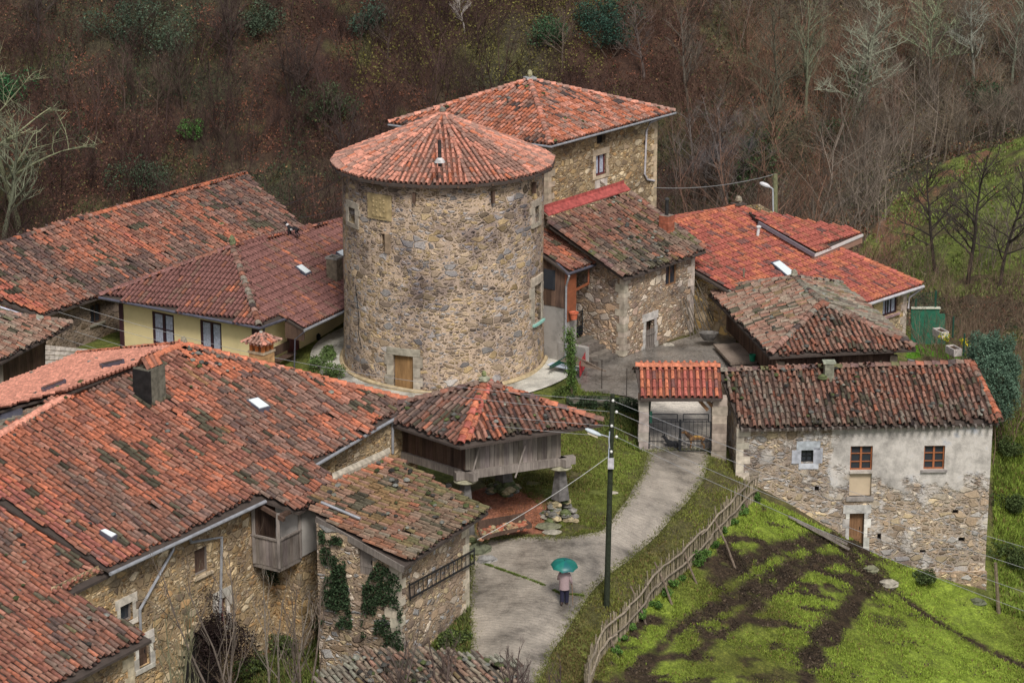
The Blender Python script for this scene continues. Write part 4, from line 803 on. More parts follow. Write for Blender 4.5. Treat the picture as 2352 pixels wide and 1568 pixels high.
topB = lambda x, y: min(p1_.z(x, y), p2_.z(x, y), p3_.z(x, y), p4_.z(x, y)) - .12
wB1 = Wall(fBi, rBi, topB, gbot); wB2 = Wall(lBi, fBi, topB, gbot)
sB = (.3, .35, (.55, .44, .32))
window(wB1, bh, (1368, 355, 1392, 402), 'w_maroon', 2, 1, curtain=2, surround=sB); opening(wB1, bh, (1371, 306, 1390, 330), name='attic_opening'); opening(wB1, bh, (1478, 322, 1486, 334))
mb = MB(); wB1.build(mb); wB2.build(mb); Wall(rBi, bBi, topB, gbot).build(mb); Wall(bBi, lBi, topB, gbot).build(mb); mb.build('wall', M['s_ochre'], bh)
dB1 = A3(*wB1.d, 0); dB2 = -A3(*wB2.d, 0); quoins(bh, rBi[0], rBi[1], 1, 8.8, -dB1, -dB2 * -1, (.56, .44, .3)); quoins(bh, fBi[0], fBi[1], 2, 8.7, dB1, dB2, (.5, .4, .3))
a0, z0, a1, z1 = wB1.rect(1366, 412, 1394, 446); mb = MB(); bx_on(mb, wB1, a0, z0, a1, z1, 0, .03, (.62, .54, .48)); mb.build('apron_panel', M['ashlar'], bh)
gutter(bh, [lB - A3(0, 0, .08), fB + A3(0, -.05, -.08), rB + A3(.05, 0, -.08)], 'metal', .065)
pipe(bh, [rB + A3(-.2, 0, -.1), onw(wB1, 1490, 282), onw(wB1, 1482, 300), onw(wB1, 1478, 400), onw(wB1, 1484, 412), onw(wB1, 1500, 415)], 'metalw', .06)

# ---------------- mossy roofed stone house right of the tower (C) ----------------
chh = thing('stone_house', (6, 131, 1), 'small rubble house with dark mossy tile roof and brick chimney beside the round tower', 'house')
zC = 5.4; e0, e1 = W(1435, 637, z=zC), W(1620, 574, z=zC); plC, aC, upC = roof_plane(e0, e1, W(1350, 460, z=7), 25); bC = -upC; Q = plC.px
C_poly = [Q(*p) for p in [(1435, 637), (1622, 573), (1450, 446), (1262, 505), (1262, 515)]]
rC = roof(chh, [(C_poly, plC, bC)], style='mossy', ridges=[(Q(1435, 637), Q(1262, 512), 'mossy'), (Q(1622, 573), Q(1450, 446), 'mossy')], stones=50, sag=1.3)
mb = MB(); t0_, t1_ = Q(1260, 503), Q(1448, 443); mb.slab([t0_ + A3(0, 0, .2), t1_ + A3(0, 0, .2), t1_ + upC * .45 + A3(0, 0, .48), t0_ + upC * .45 + A3(0, 0, .48)], .06, (.38, .085, .075)); mb.quad(t0_ + upC * .4 + A3(0, 0, .45), t1_ + upC * .4 + A3(0, 0, .45), t1_ + upC * .42 + A3(0, 0, .62), t0_ + upC * .42 + A3(0, 0, .62), (.36, .08, .07)); mb.build('red_flashing', M['rock'], rC)
cb = Q(1531, 530); mb = MB(); zz = cb[2] - .5
while zz < cb[2] + .75: g = R.uniform(.85, 1.15); mb.box((cb[0], cb[1], zz + .04), (.58, .58, .075), aC, (.38 * g, .11 * g, .06 * g)); mb.box((cb[0], cb[1], zz + .085), (.565, .565, .02), aC, (.25, .2, .17)); zz += .095
c_ = mb.build('brick_chimney', M['rock'], rC); mb = MB(); mb.path([(cb[0], cb[1], zz), (cb[0], cb[1], zz + .78)], .09, 10, (.03, .03, .03)); mb.lathe((cb[0], cb[1], zz + .78), [(.13, 0), (.13, .08), (.02, .14)], 10, (.05, .05, .05)); mb.build('flue_pipe', M['rock'], c_)
topC = minplanes(plC); k0 = e0 - bC * .35 + aC * .45; k1 = Q(1622, 573) - bC * .35 - aC * .55; wC = Wall(k0, k1, topC, gbot); wC2 = Wall(k0 - bC * 5.5, k0, lambda x, y: plC.z(x, y) - .12, gbot)
window(wC, chh, (1529, 606, 1556, 655), 'w_mid', 2, 1, pane='glass'); frame_stones
door(wC, chh, (1483, 735, 1502, 810), 'w_dark', depth=.3, surround=(.32, .4, (.5, .47, .44)), name='doorway', boards=3); mb = MB(); wC.build(mb); wC2.build(mb); Wall(k1, k1 - bC * 6, topC, gbot).build(mb); mb.build('wall', M['s_mid'], chh)
quoins(chh, k0[0], k0[1], Gz(k0[0], k0[1]) + .1, plC.z(k0[0], k0[1]) - .25, aC, -bC, (.45, .39, .31), big=.48); quoins(chh, k1[0], k1[1], Gz(k1[0], k1[1]) + .1, plC.z(k1[0], k1[1]) - .25, -aC, -bC, (.5, .42, .36))
wt = thing('picket_gate', wC.P(wC.hit(1493, 800)[0], 1.0, .1), 'low wooden slatted gate across the stable doorway of the mossy roofed house', 'gate'); a0, z0, a1, z1 = wC.rect(1481, 752, 1501, 808)
for i in range(5): mb = MB(); bx_on(mb, wC, a0 + (a1 - a0) * (i + .1) / 5, z0, a0 + (a1 - a0) * (i + .75) / 5, z1 - R.uniform(0, .1), .06, .09, (1, 1, 1)); mb.build('slat', M['w_grey'], wt)
for z_ in (z0 + .25, z1 - .35): mb = MB(); bx_on(mb, wC, a0, z_, a1, z_ + .08, .09, .12); mb.build('rail', M['w_grey'], wt)
# leaning poles
for i in range(9):
    a, z = wC.hit(1562 + i * 6 + R.uniform(-2, 2), 790); b = a + R.uniform(.0, .25) + i * .06; hh = R.uniform(1.7, 2.5) if i < 8 else 2.9; s_ = [a + i * .05, b - .35][i % 2]
    p = wC.P(a + i * .03, z, .75 + .03 * i); p[2] = Gz(p[0], p[1]); q = wC.P(a - .3 * R.rand() - (.5 if i == 8 else 0), p[2] + hh, .06); o = MB().path([p, (p + q) / 2 + R.normal(0, .02, 3), q], [.035, .03, .022], 6, (.14, .12, .1)).build('wooden_pole', M['bark'])
    tag(o, ['thin grey pole leaning on the rubble house wall, %s from the stable doorway' % ORD[i], 'long dark pole leaning furthest right against the rubble house corner'][i == 8], 'pole', 'poles leaning on the rubble house wall')
# porch wing (P)
pw = thing('porch_wing', (3, 128, 1), 'timber glazed porch wing with small red tile roof beside the round tower', 'porch')
zP = 5.7; e0p, e1p = W(1305, 626, z=zP), W(1367, 605, z=zP); plP, aP, upP = roof_plane(e0p, e1p, W(1260, 540, z=6), 22); bP = -upP; Q = plP.px
rP = roof(pw, [([Q(*p) for p in [(1305, 626), (1369, 604), (1262, 523), (1230, 530), (1205, 555)]], plP, bP)], style='old', sag=.4, ridges=[])
mb = MB(); q = [Q(*p) for p in [(1255, 520), (1285, 513), (1343, 566), (1333, 580)]]; n = 8
for i in range(n):
    f = lambda s, t: (q[0] * (1 - s) + q[1] * s) * (1 - t) + (q[3] * (1 - s) + q[2] * s) * t; g = R.uniform(.8, 1.2); zof = A3(0, 0, .16 + .03 * (i % 2)); mb.slab([f(-.05, i / n) + zof, f(1 + R.uniform(-.1, .1), i / n) + zof, f(1, (i + 1.1) / n) + zof, f(R.uniform(-.1, .1), (i + 1.1) / n) + zof][::-1], .03, (.36 * g, .38 * g, .42 * g))
mb.build('metal_flashing', M['rock'], rP); gutter(pw, [Q(1252, 574) + A3(0, 0, -.08), e0p + A3(0, 0, -.08), e1p + A3(0, 0, -.08)], 'metald')
f0p = e0p - bP * .3 + aP * .25; wP2 = Wall(f0p + upP * 5, f0p, lambda x, y: plP.z(x, y) - .1, gbot); zm = wP2.hit(1280, 705)[1] ; mb = MB(); Wall(f0p + upP * 5, f0p, zm, gbot).build(mb); Wall(f0p, f0p + aP * .9, zm, gbot).build(mb); mb.build('wall', M['greywall'], pw)
mb = MB(); boards(mb, f0p + upP * 5, f0p, zm, lambda x, y: plP.z(x, y) - .1, 17, tone=(.7, 1.8)); pb = mb.build('timber_wall', M['w_dark'], pw)
for k in range(3): mb = MB(); s_ = 1.0 + k * .9; c = f0p + upP * s_; c[2] = zm + 1.35; mb.box(c - aP * .03, (.7, .04, 1.0), upP); mb.build('window', M['glass'], pw)
mb = MB(); c = f0p + aP * .7; mb.beam(A3(*f0p[:2], zm), A3(*f0p[:2], zP - .1), .12, .12); mb.beam(A3(*(f0p + aP * 1.9)[:2], zm + .9), A3(*f0p[:2], zm + .7), .08, .1); mb.beam(A3(*(f0p + aP * 1.9)[:2], zm + .9), A3(*(f0p + aP * 1.9)[:2], zP), .08, .08); mb.build('red_frame', M['w_red'], pw)
mb = MB(); c = f0p + aP * .45; mb.box((c[0], c[1], zm + .5), (.75, .06, 2.4), aP); mb.build('door', M['w_red'], pw)
pipe(pw, [e0p + A3(.05, -.05, -.15), f0p + A3(0, -.12, -.75), A3(f0p[0] - .02, f0p[1] - .14, 1.0)], 'metal', .055)
# small roof edge peeping behind the tower
sr = thing('small_shed', (1.2, 128, 1), 'sliver of a small red tiled lean-to peeping from behind the round tower', 'shed'); eq0, eq1 = W(1253, 720, z=2.6), W(1277, 687, z=2.6); plS = Plane(W(1253, 683, z=3.3), np.cross(eq0 - W(1253, 676, z=3.3), eq1 - W(1253, 676, z=3.3)))
roof(sr, [([eq0, eq1, W(1253, 676, z=3.3), W(1225, 672, z=3.4), W(1225, 735, z=2.7)], plS, dnv(eq0, eq1, W(1230, 690, z=3)))], style='old', sag=.2)
# flower pot, stairs and iron gate of the house front
k0f = k0; fpt = thing('flower_pot', tuple(W(1318, 733, y=(k0 - bC * 1.9 - aC * 2)[1])), 'round terracotta flower pot on the stair wall beside the porch', 'flower pot'); c = BASE[fpt.name]; MB().lathe(c, [(.15, 0), (.2, .3), (.235, .3), (.235, .37), (.2, .37), (.18, .32)], 16, (.55, .14, .07)).build('pot', M['paint'], fpt); MB().lathe(c + A3(0, 0, .02), [(.19, .28), (.01, .31)], 12, (.05, .035, .02)).build('soil', M['rock'], fpt)
st = MB()
gk = Gz(k0[0], k0[1])
for i in range(5): c = k0 - bC * (.45 + .38 * i) - aC * .95; st.box((c[0], c[1], gk - .05 + .17 * i), (1.7, .42, .5), aC, stone_c((.16, .14, .12)))
tag(st.build('stone_steps', M['rock']), 'dark worn stone steps climbing to the iron gate of the mossy roofed house', 'steps')
st = MB(); c = k0 - bC * 1.6 - aC * 2.0; st.box((c[0], c[1], gk + .25), (1.7, .3, 1.3), upC); tag(st.build('stair_wall', M['greywall']), 'low grey wall carrying the flower pot beside the steps', 'wall')
ig = thing('iron_gate', tuple(W(1350, 800, z=1.4)), 'ornate black wrought iron gate at the top of the dark steps', 'gate'); g0, g1 = k0 - bC * 2.45 - aC * 1.75, k0 - bC * 2.45 - aC * .12; g0[2] = g1[2] = gk + .85
mb = MB(); mb.beam(g0 + A3(0, 0, 1.0), g1 + A3(0, 0, 1.25), .05, .05); mb.beam(g0 + A3(0, 0, .1), g1 + A3(0, 0, .1), .05, .05); mb.slab([g0 + A3(0, 0, .5), g1 + A3(0, 0, .5), g1 + A3(0, .02, 0), g0 + A3(0, .02, 0)], .02); mb.beam(g0, g0 + A3(0, 0, 1.1), .05, .05); mb.beam(g1, g1 + A3(0, 0, 1.35), .05, .05); mb.build('frame', M['iron'], ig)
for i in range(1, 8): mb = MB(); p = g0 + (g1 - g0) * i / 8; mb.beam(p, p + A3(0, 0, 1.05 + .03 * i), .02, .02); mb.lathe(p + A3(0, 0, .75), [(.03, -.03), (.05, 0), (.03, .03)], 6); mb.build('bar', M['iron'], ig)

# ---------------- long red roofed house, right (F) ----------------
fh = thing('red_roof_house', (15, 130, 1), 'house with long smooth red tile roof, raised upper roof and golden stone gable, at right', 'house')
zF = 2.4; e1f, e0f = W(2119, 655, z=zF), W(1987, 698, z=zF); plF, aF, upF = roof_plane(e0f, e1f, W(1696, 473, z=7), 16); bF = -upF; Q = plF.px; apF = Q(1696, 475)
sL = float((Q(1650, 655) - e0f) @ aF); sR = float((e1f - e0f) @ aF); rid = float((apF - e0f) @ upF); FP = lambda s, r: A3(*(e0f + aF * s + upF * r)[:2], plF.z(*(e0f + aF * s + upF * r)[:2]))
rh_ = FP(sR - 2.6, rid) ; F_poly = [FP(sL, 0), e1f, apF, Q(1548, 514), FP(sL, rid)] ; F_poly = [FP(sL, 0), e1f, apF, FP(sL, rid)]
plFb = Plane(apF, upF * math.sin(rad(16)) + A3(0, 0, math.cos(rad(16)))); skF = [(1770, 602), (1789, 596), (1832, 630), (1812, 637)]
ups = [Q(*p) for p in [(1696, 473), (1979, 532), (1871, 580), (1742, 508)]]; plU = Plane(apF + A3(0, 0, .05), np.cross(W(1979, 530, z=Q(1979, 532)[2] + .45) - apF, W(1871, 580, z=Q(1871, 580)[2] + .45) - apF)); plU = plF.shift(.42)
U_poly = [plU.px(*p) for p in [(1720, 484), (1979, 530), (1871, 582), (1742, 507)]]
rF = roof(fh, [(F_poly, plF, bF), (U_poly, plU, bF), ([apF, FP(sL, rid), FP(sL, rid) + upF * 4 - A3(0, 0, 1.4), apF + upF * 4 - A3(0, 0, 1.4)], plFb, upF)], style='red', sag=.12, sx=.26,
          ridges=[(FP(sL, rid), apF, 'new'), (e1f, apF, 'red')])
skylight(rF, plF, skF, fm='metald'); mb = MB(); gp = [plU.px(*p) for p in [(1742, 509), (1871, 584), (1981, 537)]]; mb.beam(gp[1] - A3(0, 0, .07), gp[2] - A3(0, 0, .07), .12, .13, (.66, .62, .6)); mb.beam(gp[0] - A3(0, 0, .07), gp[1] - A3(0, 0, .07), .08, .2, (.2, .17, .2)); mb.slab([gp[1] - A3(0, 0, .0), gp[2], gp[2] + upF * .2 - A3(0, 0, .05), gp[1] + upF * .2 - A3(0, 0, .05)], .5, (.35, .2, .15)); mb.build('fascia', M['paint'], rF)
mb = MB(); mb.path([Q(1740, 543), Q(1740, 543) + A3(.05, 0, .5)], .085, 10, (.68, .68, .68)); mb.lathe(Q(1740, 543) + A3(.05, 0, .5), [(.14, 0), (.14, .06), (.05, .1)], 10, (.7, .7, .7)); mb.build('vent_pipe', M['paint'], rF); mb = MB(); mb.path([Q(1708, 642), Q(1708, 642) + A3(0, 0, .6)], .05, 8, (.2, .17, .12)); mb.build('rod', M['paint'], rF)
mb = MB(); mb.box(apF + A3(0, 0, .16), (.7, .6, .08), (1, .5, 0), (.1, .08, .07)); mb.rock(apF + A3(0, 0, .42), .2, (.3, .26, .2), 9, (1, 1, 1.3)); mb.build('finial', M['rock'], rF)
gutter(fh, [FP(sL, 0) + bF * .06 - A3(0, 0, .06), e1f + bF * .06 - A3(0, 0, .06)], 'metalw', .085)
topF = minplanes(plF, plFb); k1 = e1f - bF * .5 - aF * .7; k0 = FP(sL + .5, .5); kF = k1; wF = Wall(k0, k1, topF, gbot); window(wF, fh, (2028, 681, 2062, 723), 'w_purple', 3, 1, curtain=2, sill=(.3, .2, .2)); mb = MB(); wF.build(mb); Wall(k1, k1 + upF * (rid + 2.5), topF, gbot).build(mb); Wall(k0 + upF * (rid + 2.5), k0, topF, gbot).build(mb); mb.build('wall', M['s_gold'], fh)
quoins(fh, k1[0], k1[1], Gz(k1[0], k1[1]), topF(k1[0], k1[1]) - .1, -aF, upF, (.55, .45, .38)); pipe(fh, [e1f - A3(0, 0, .15), k1 + A3(.12, -.12, -.6), A3(k1[0] + .1, k1[1] - .1, 1.2)], 'metalw', .055)
# ---------------- small barn with mossy roof, bottom centre (D) ----------------
db_ = thing('mossy_barn', (-4, 97, -1.5), 'small stone barn with moss covered tile roof and an iron rack, bottom centre', 'barn')
zD = 2.75; e0, e1 = W(930, 1295, z=zD), W(1122, 1170, z=zD); plD, aD, upD = roof_plane(e0, e1, W(820, 1090, z=4), 14); bD = -upD; Q = plD.px
D_poly = [Q(*p) for p in [(930, 1295), (1122, 1170), (895, 1044), (763, 1108), (722, 1140), (726, 1182)]]
zn = [Q(*p) for p in [(930, 1295), (945, 1282), (745, 1165), (726, 1182)]]; zn2 = [Q(*p) for p in [(895, 1044), (763, 1108), (780, 1120), (905, 1055)]]
rD = roof(db_, [(D_poly, plD, bD, dict(zones=[(zn, 'old'), (zn2, 'bhouse')]))], style='green', stones=40, sag=1.3)
mb = MB(); mb.beam(Q(726, 1182) - A3(0, 0, .18) - aD * .03, Q(928, 1297) - A3(0, 0, .18) - aD * .03, .06, .26, (.9, .9, .9)); mb.build('verge_board', M['w_grey'], rD); gutter(rD, [Q(738, 1162) + A3(0, 0, .16), Q(828, 1200) + A3(0, 0, .16)], 'metal', .06)
mb = MB(); mb.slab([Q(763, 1100) + A3(0, 0, .25), Q(895, 1040) + A3(0, 0, .25), Q(897, 1046) + A3(0, 0, .14), Q(765, 1108) + A3(0, 0, .14)], .12, (.4, .35, .28)); mb.build('mortar_flashing', M['rock'], rD)
topD = minplanes(plD); k1 = e1 - bD * .5 - aD * .75; k0 = e0 - bD * .5 + aD * .3; kb = k0 - bD * 7; wD = Wall(k0, k1, topD, gbot); wD2 = Wall(kb, k0, topD, gbot); kb = wD2.P(wD2.hit(729, 1300)[0], 0); wD2 = Wall(kb, k0, topD, gbot)
door(wD2, db_, (822, 1262, 856, 1322), 'w_grey', name='shutter', boards=3); mb = MB(); wD.build(mb, step=.5); wD2.build(mb); Wall(k1, k1 - bD * 3.6, topD, gbot).build(mb); mb.build('wall', M['s_pale'], db_)
quoins(db_, k0[0], k0[1], -2.4, 2.45, aD, -bD, (.52, .46, .36)); quoins(db_, k1[0], k1[1], -1.8, 2.5, -aD, -bD, (.5, .44, .34))
rk = thing('hay_rack', tuple(onw(wD, 1000, 1330)), 'dark iron barred rack like a ladder hung along the small barn wall', 'rack'); L0, L1, H0, H1 = [onw(wD, *p, .12) for p in [(936, 1372), (1083, 1290), (934, 1342), (1083, 1262)]]
mb = MB(); mb.beam(L0, L1, .05, .06); mb.beam(H0, H1, .05, .06); mb.beam(L0 - A3(0, 0, .1), H0 + A3(0, 0, .1), .05, .05); mb.beam(L1 - A3(0, 0, .1), H1 + A3(0, 0, .1), .05, .05); mb.build('frame', M['iron'], rk)
for i in range(1, 15): t = i / 15; mb = MB(); mb.beam(L0 + (L1 - L0) * t, H0 + (H1 - H0) * t, .03, .035); mb.build('bar', M['iron'], rk)

# ---------------- granary on pillars, centre ----------------
gr = thing('granary', (-1, 107, 0), 'square board granary on stone pillars under a four sided tile roof, centre', 'granary')
zG = 4.1; Fg = W(1057, 1021, z=zG); Rg = W(1386, 968, z=zG + .15); dg = (Rg - Fg); sg = np.linalg.norm(dg[:2]); du = A3(dg[0], dg[1], 0) / sg; dv = A3(-du[1], du[0], 0)
Lg = W(838, 949, z=zG + .1); dv = (Lg - Fg) * A3(1, 1, 0); dv /= np.linalg.norm(dv); Bg = Rg + (Lg - Fg) * .97; cG = (Fg + Rg + Lg + Bg) / 4; aG = A3(cG[0], cG[1], W(1113, 880, y=cG[1])[2])
pls = [mkp(Fg, Rg, aG), mkp(Rg, Bg, aG), mkp(Bg, Lg, aG), mkp(Lg, Fg, aG)]; crn = [Fg, Rg, Bg, Lg]
rG_ = roof(gr, [([crn[i], crn[(i + 1) % 4], aG], pls[i], dnv(crn[i], crn[(i + 1) % 4], aG)) for i in range(4)], style='old2', stones=70, sag=1.5, ridges=[(Fg, aG, 'red'), (Rg, aG, 'old'), (Lg, aG, 'mossy'), (Bg, aG, 'mossy')])
ridge_mb = MB(); ridge_tiles(ridge_mb, Fg + du * .32 + A3(0, 0, .04), aG + du * .3, 'red', w=.13); ridge_mb.build('hip_tiles', M['tile'], rG_)
mb = MB(); mb.rock(aG + A3(0, 0, .18), .22, (.3, .3, .22), 6, (1.3, 1.3, .8)); mb.rock(aG + A3(0, 0, .42), .12, (.2, .22, .1), 7, (1, 1, 1.4)); mb.build('finial', M['rock'], rG_)
ov = .95; bF_ = lambda p, q: p * 1.0
Fw = Fg + du * ov + dv * ov; Rw_ = Rg - du * (ov + .25) + dv * ov; Lw = Lg + du * ov - dv * ov; Bw = Bg - du * ov - dv * ov
# body foot level from the photograph: the beam under the boards
def vz(p, v): # level z on the upright through p that is seen at height v
    r = ray(1176, v); return float(C0[2] + r[2] / r[1] * p[1])
zf = vz(Fw, 1096); topG = lambda x, y: min(p.z(x, y) for p in pls) - .15
for nm, p, q, n_b, m_ in (('front_boards', Fw, Rw_, 20, 'w_grey'), ('side_boards', Lw, Fw, 18, 'w_dark'), ('back_boards', Bw, Lw, 18, 'w_dark'), ('far_side_boards', Rw_, Bw, 18, 'w_grey')):
    mb = MB(); boards(mb, p, q, zf + .28, topG, n_b, tone=(.65, 1.25), th=.05); mb.build(nm, M[m_], gr)
mb = MB(); mb.slab([A3(*p[:2], zf + .3) for p in (Fw, Rw_, Bw, Lw)], .12); mb.build('floor', M['w_dark'], gr)
for p, q in ((Fw - dv * .05, Rw_ - dv * .05), (Lw, Fw), (Rw_, Bw), (Bw, Lw)):
    d_ = (q - p) / np.linalg.norm(q - p); mb = MB(); mb.beam(A3(*(p - d_ * .5)[:2], zf + .14), A3(*(q + d_ * .6)[:2], zf + .14), .3, .34, (1.15, 1.15, 1.15)); mb.build('beam', M['w_grey'], gr)
for (u0, v0, u1, v1) in ((1098, 1022, 1083, 1085), (1203, 1017, 1182, 1095)):
    w_ = Wall(Fw - dv * .08, Rw_ - dv * .08, 9, 0); mb = MB(); a = onw(w_, u0, v0, .2); b = onw(w_, u1, v1, .06); mb.beam(b, a, .07, .09, (1.3, 1.3, 1.3)); mb.build('prop', M['w_grey'], gr)
for k, p in enumerate((Fw, Rw_, Bw, Lw)):
    g_ = Gz(p[0], p[1]); zc = zf - .04; mb = MB()
    base_ = max(W(1316, 1183, y=p[1])[2], g_ + .75) if k == 1 else g_ + .45
    for zq, r_ in (): pass
    V = []; Fq = []
    for z_, hw in ((base_, .24), (zc - .14, .13)):
        for sx_, sy_ in ((-1, -1), (1, -1), (1, 1), (-1, 1)): V.append(A3(p[0], p[1], z_) + du * hw * sx_ + dv * hw * sy_)
    mb.add(V, [(0, 1, 5, 4), (1, 2, 6, 5), (2, 3, 7, 6), (3, 0, 4, 7), (4, 5, 6, 7)], (.15, .14, .135)); pil = mb.build('pillar', M['rock'], gr)
    mb = MB(); mb.lathe((p[0], p[1], zc - .15), [(.2, -.02), (.46, 0), (.5, .05), (.46, .11), (.2, .13)], 14, (.36, .34, .24)); mb.build('cap_stone', M['rock'], pil)
    mb = MB(); q = np.random.RandomState(50 + k)
    for i in range(46):
        t = q.uniform(0, 6.28); h = q.uniform(0, 1); rr_ = (1.0 - .62 * h) * q.uniform(.6, 1) * .85; mb.rock((p[0] + rr_ * math.cos(t), p[1] + rr_ * math.sin(t), g_ + (base_ - g_) * h * .92 - .05), q.uniform(.12, .26), stone_c([(.2, .19, .17), (.10, .12, .05), (.34, .28, .17)][q.randint(3)]), i, (1.1, 1.1, .7))
    mb.build('rubble_base', M['rock'], pil)

# ---------------- large granary, right ----------------
g2 = thing('large_granary', (14, 122, 1), 'large dark boarded granary with grey lichened tile roof, behind the gate at right', 'granary')
z2 = 3.1; Lf, Ff, Rf = W(1590, 668, z=z2), W(1768, 815, z=z2), W(2104, 798, z=z2); dx_ = Rf - Ff; dx_[2] = 0; wx = np.linalg.norm(dx_); dx_ /= wx; dy_ = A3(-dx_[1], dx_[0], 0); Lf = Ff + dy_ * np.linalg.norm((Lf - Ff)) ; Bf = Rf + (Lf - Ff)
lenY = np.linalg.norm(Lf - Ff); rdh = math.tan(rad(21)) * wx / 2; R0_ = (Ff + Rf) / 2 + dy_ * wx * .5 + A3(0, 0, rdh); R1_ = (Lf + Bf) / 2 - dy_ * wx * .5 + A3(0, 0, rdh)
pf, pr_, pb, pl_ = mkp(Ff, Rf, R0_), mkp(Rf, Bf, R0_), mkp(Bf, Lf, R1_), mkp(Lf, Ff, R0_)
r2_ = roof(g2, [([Ff, Rf, R0_], pf, -dy_, dict(style='drab')), ([Rf, Bf, R1_, R0_], pr_, dx_), ([Bf, Lf, R1_], pb, dy_), ([Lf, Ff, R0_, R1_], pl_, -dx_)], style='grey', ridges=[(Ff, R0_, 'grey'), (Rf, R0_, 'grey'), (R0_, R1_, 'grey'), (Lf, R1_, 'grey'), (Bf, R1_, 'grey')], stones=60, sag=1.4)
mb = MB(); mb.rock(R1_ + A3(0, 0, .25), .2, (.3, .28, .22), 5, (1, 1, 1.3)); mb.build('finial', M['rock'], r2_)
o_ = .75; Fx, Rx, Bx, Lx = Ff + dx_ * o_ + dy_ * o_, Rf - dx_ * (o_ + .1) + dy_ * o_, Bf - dx_ * o_ - dy_ * o_, Lf + dx_ * o_ - dy_ * o_; top2 = lambda x, y: min(p.z(x, y) for p in (pf, pr_, pb, pl_)) - .15; zf2 = 1.35
for nm, p, q, n_b in (('front_boards', Fx, Rx, 22), ('side_boards', Lx, Fx, 40), ('back_boards', Bx, Lx, 20), ('far_side_boards', Rx, Bx, 30)):
    mb = MB(); boards(mb, p, q, zf2, top2, n_b, tone=(.7, 1.5), th=.05); mb.build(nm, M['w_dark'], g2)
gl = 1.35; zg_ = 1.35; mb = MB(); a_, b_ = Lx - dx_ * .0 + dy_ * 0, Fx
for i in range(2):
    s0_, s1_ = (.30, .62) if i == 0 else (.64, .97); p = Lx + (Fx - Lx) * s0_; q = Lx + (Fx - Lx) * s1_; mb.slab([A3(*(p - dx_ * gl)[:2], zg_ - .1 * i), A3(*(q - dx_ * gl)[:2], zg_ - .1 * i), A3(*q[:2], zg_ - .1 * i), A3(*p[:2], zg_ - .1 * i)][::-1], .12, (1.2, 1.1, 1))
mb.build('gallery_floor', M['w_grey'], g2)
for s_ in (.46, .8): mb = MB(); p = Lx + (Fx - Lx) * s_ - dx_ * gl * .75; mb.beam((p[0], p[1], Gz(p[0], p[1]) - .1), (p[0], p[1], zg_ - .15), .32, .32, (.9, 1, .9)); mb.build('post', M['w_grey'], g2)
for p in (Fx, Rx, Bx, Lx): mb = MB(); mb.beam((p[0], p[1], Gz(p[0], p[1]) - .3), (p[0], p[1], zf2 + 1.2), .36, .36, (.42, .34, .26)); mb.build('pillar', M['rock'], g2)
mb = MB(); Wall(Fx + dy_ * .3, Rx + dy_ * .3, zf2, gbot).build(mb); Wall(Rx + dy_ * .3, Bx, zf2, gbot).build(mb); mb.build('wall', M['s_mid'], g2)
bkt = thing('green_bucket', tuple(A3(*(Lx + (Fx - Lx) * .62 - dx_ * .25)[:2], 1.4)), 'small green bucket hanging beside the large granary gallery', 'bucket'); c = BASE[bkt.name]; MB().lathe(c, [(.13, 0), (.17, .32), (.15, .32), (.12, .04)], 14, (.01, .22, .12)).build('pail', M['paint'], bkt); MB().path([c + A3(-.16, 0, .3), c + A3(-.1, 0, .45), c + A3(.1, 0, .45), c + A3(.16, 0, .3)], .012, 5, (.1, .1, .1)).build('handle', M['paint'], bkt)
c = W(1628, 772, z=1.6); ts = thing('stone_trough', tuple(c), 'dark round stone basin beside the large granary', 'basin'); MB().lathe(c, [(.2, -.2), (.32, .0), (.4, .2), (.34, .2), (.2, .1)], 16, (.14, .13, .12), (1.3, .9)).build('bowl', M['rock'], ts)

# ---------------- stone and plaster house, right (J) ----------------
jh = thing('plastered_house', (16, 112, -4), 'two storey stone house with patchy white plaster and orange framed windows, right', 'house')
yJ = 109.0; e0, e1 = W(1703, 981, y=yJ), W(2294, 968, y=yJ + .5); zJ = e0[2]; e1[2] = zJ; g0_, g1_ = W(1652, 852, y=yJ + 4.1), W(2232, 836, y=yJ + 4.4)
plJ = Plane(e0, np.cross(e1 - e0, g0_ - e0)); uJ = (e1 - e0); uJ[2] = 0; uJ /= np.linalg.norm(uJ); bJ = A3(uJ[1], -uJ[0], 0)
Q = plJ.px; e1 = Q(2296, 966); g1_ = Q(2232, 834); g0_ = Q(1652, 853); plJb = Plane(g0_, -bJ * math.sin(rad(22)) + A3(0, 0, math.cos(rad(22))))
plJb = Plane(g0_, np.cross(g1_ - g0_, (g0_ - bJ * 4 - A3(0, 0, 1.6)) - g0_)); print('J eave z %.2f ridge %.2f %.2f slope %.1f' % (zJ, g0_[2], g1_[2], math.degrees(math.acos(plJ.n[2]))))
rJ = roof(jh, [([e0, e1, g1_, g0_], plJ, bJ), ([g0_, g1_, g1_ - bJ * 2.6 - A3(0, 0, 1.04), g0_ - bJ * 2.6 - A3(0, 0, 1.04)], plJb, -bJ)], style='drab', ridges=[(g0_, g1_, 'mossy'), (e1, g1_, 'old')], stones=120, sag=1.4, sx=.27)
cb = Q(1903, 868); mb = MB(); mb.box(cb + A3(0, 0, .3), (.42, .42, .9), uJ, (.24, .24, .18)); mb.box(cb + A3(0, 0, .78), (.58, .5, .08), uJ, (.34, .36, .28)); mb.rock(cb + A3(-.3, -.2, .1), .25, (.12, .14, .06), 4); mb.build('chimney', M['rock'], rJ)
topJ = minplanes(plJ, plJb); j0 = W(1693, 1000, y=yJ + .42); j1 = W(2279, 1000, y=yJ + .9); jb = A3(*(j0 - bJ * 5.8)[:2], 0)
wJ = Wall(j0, j1, lambda x, y: topJ(x, y), gbot)
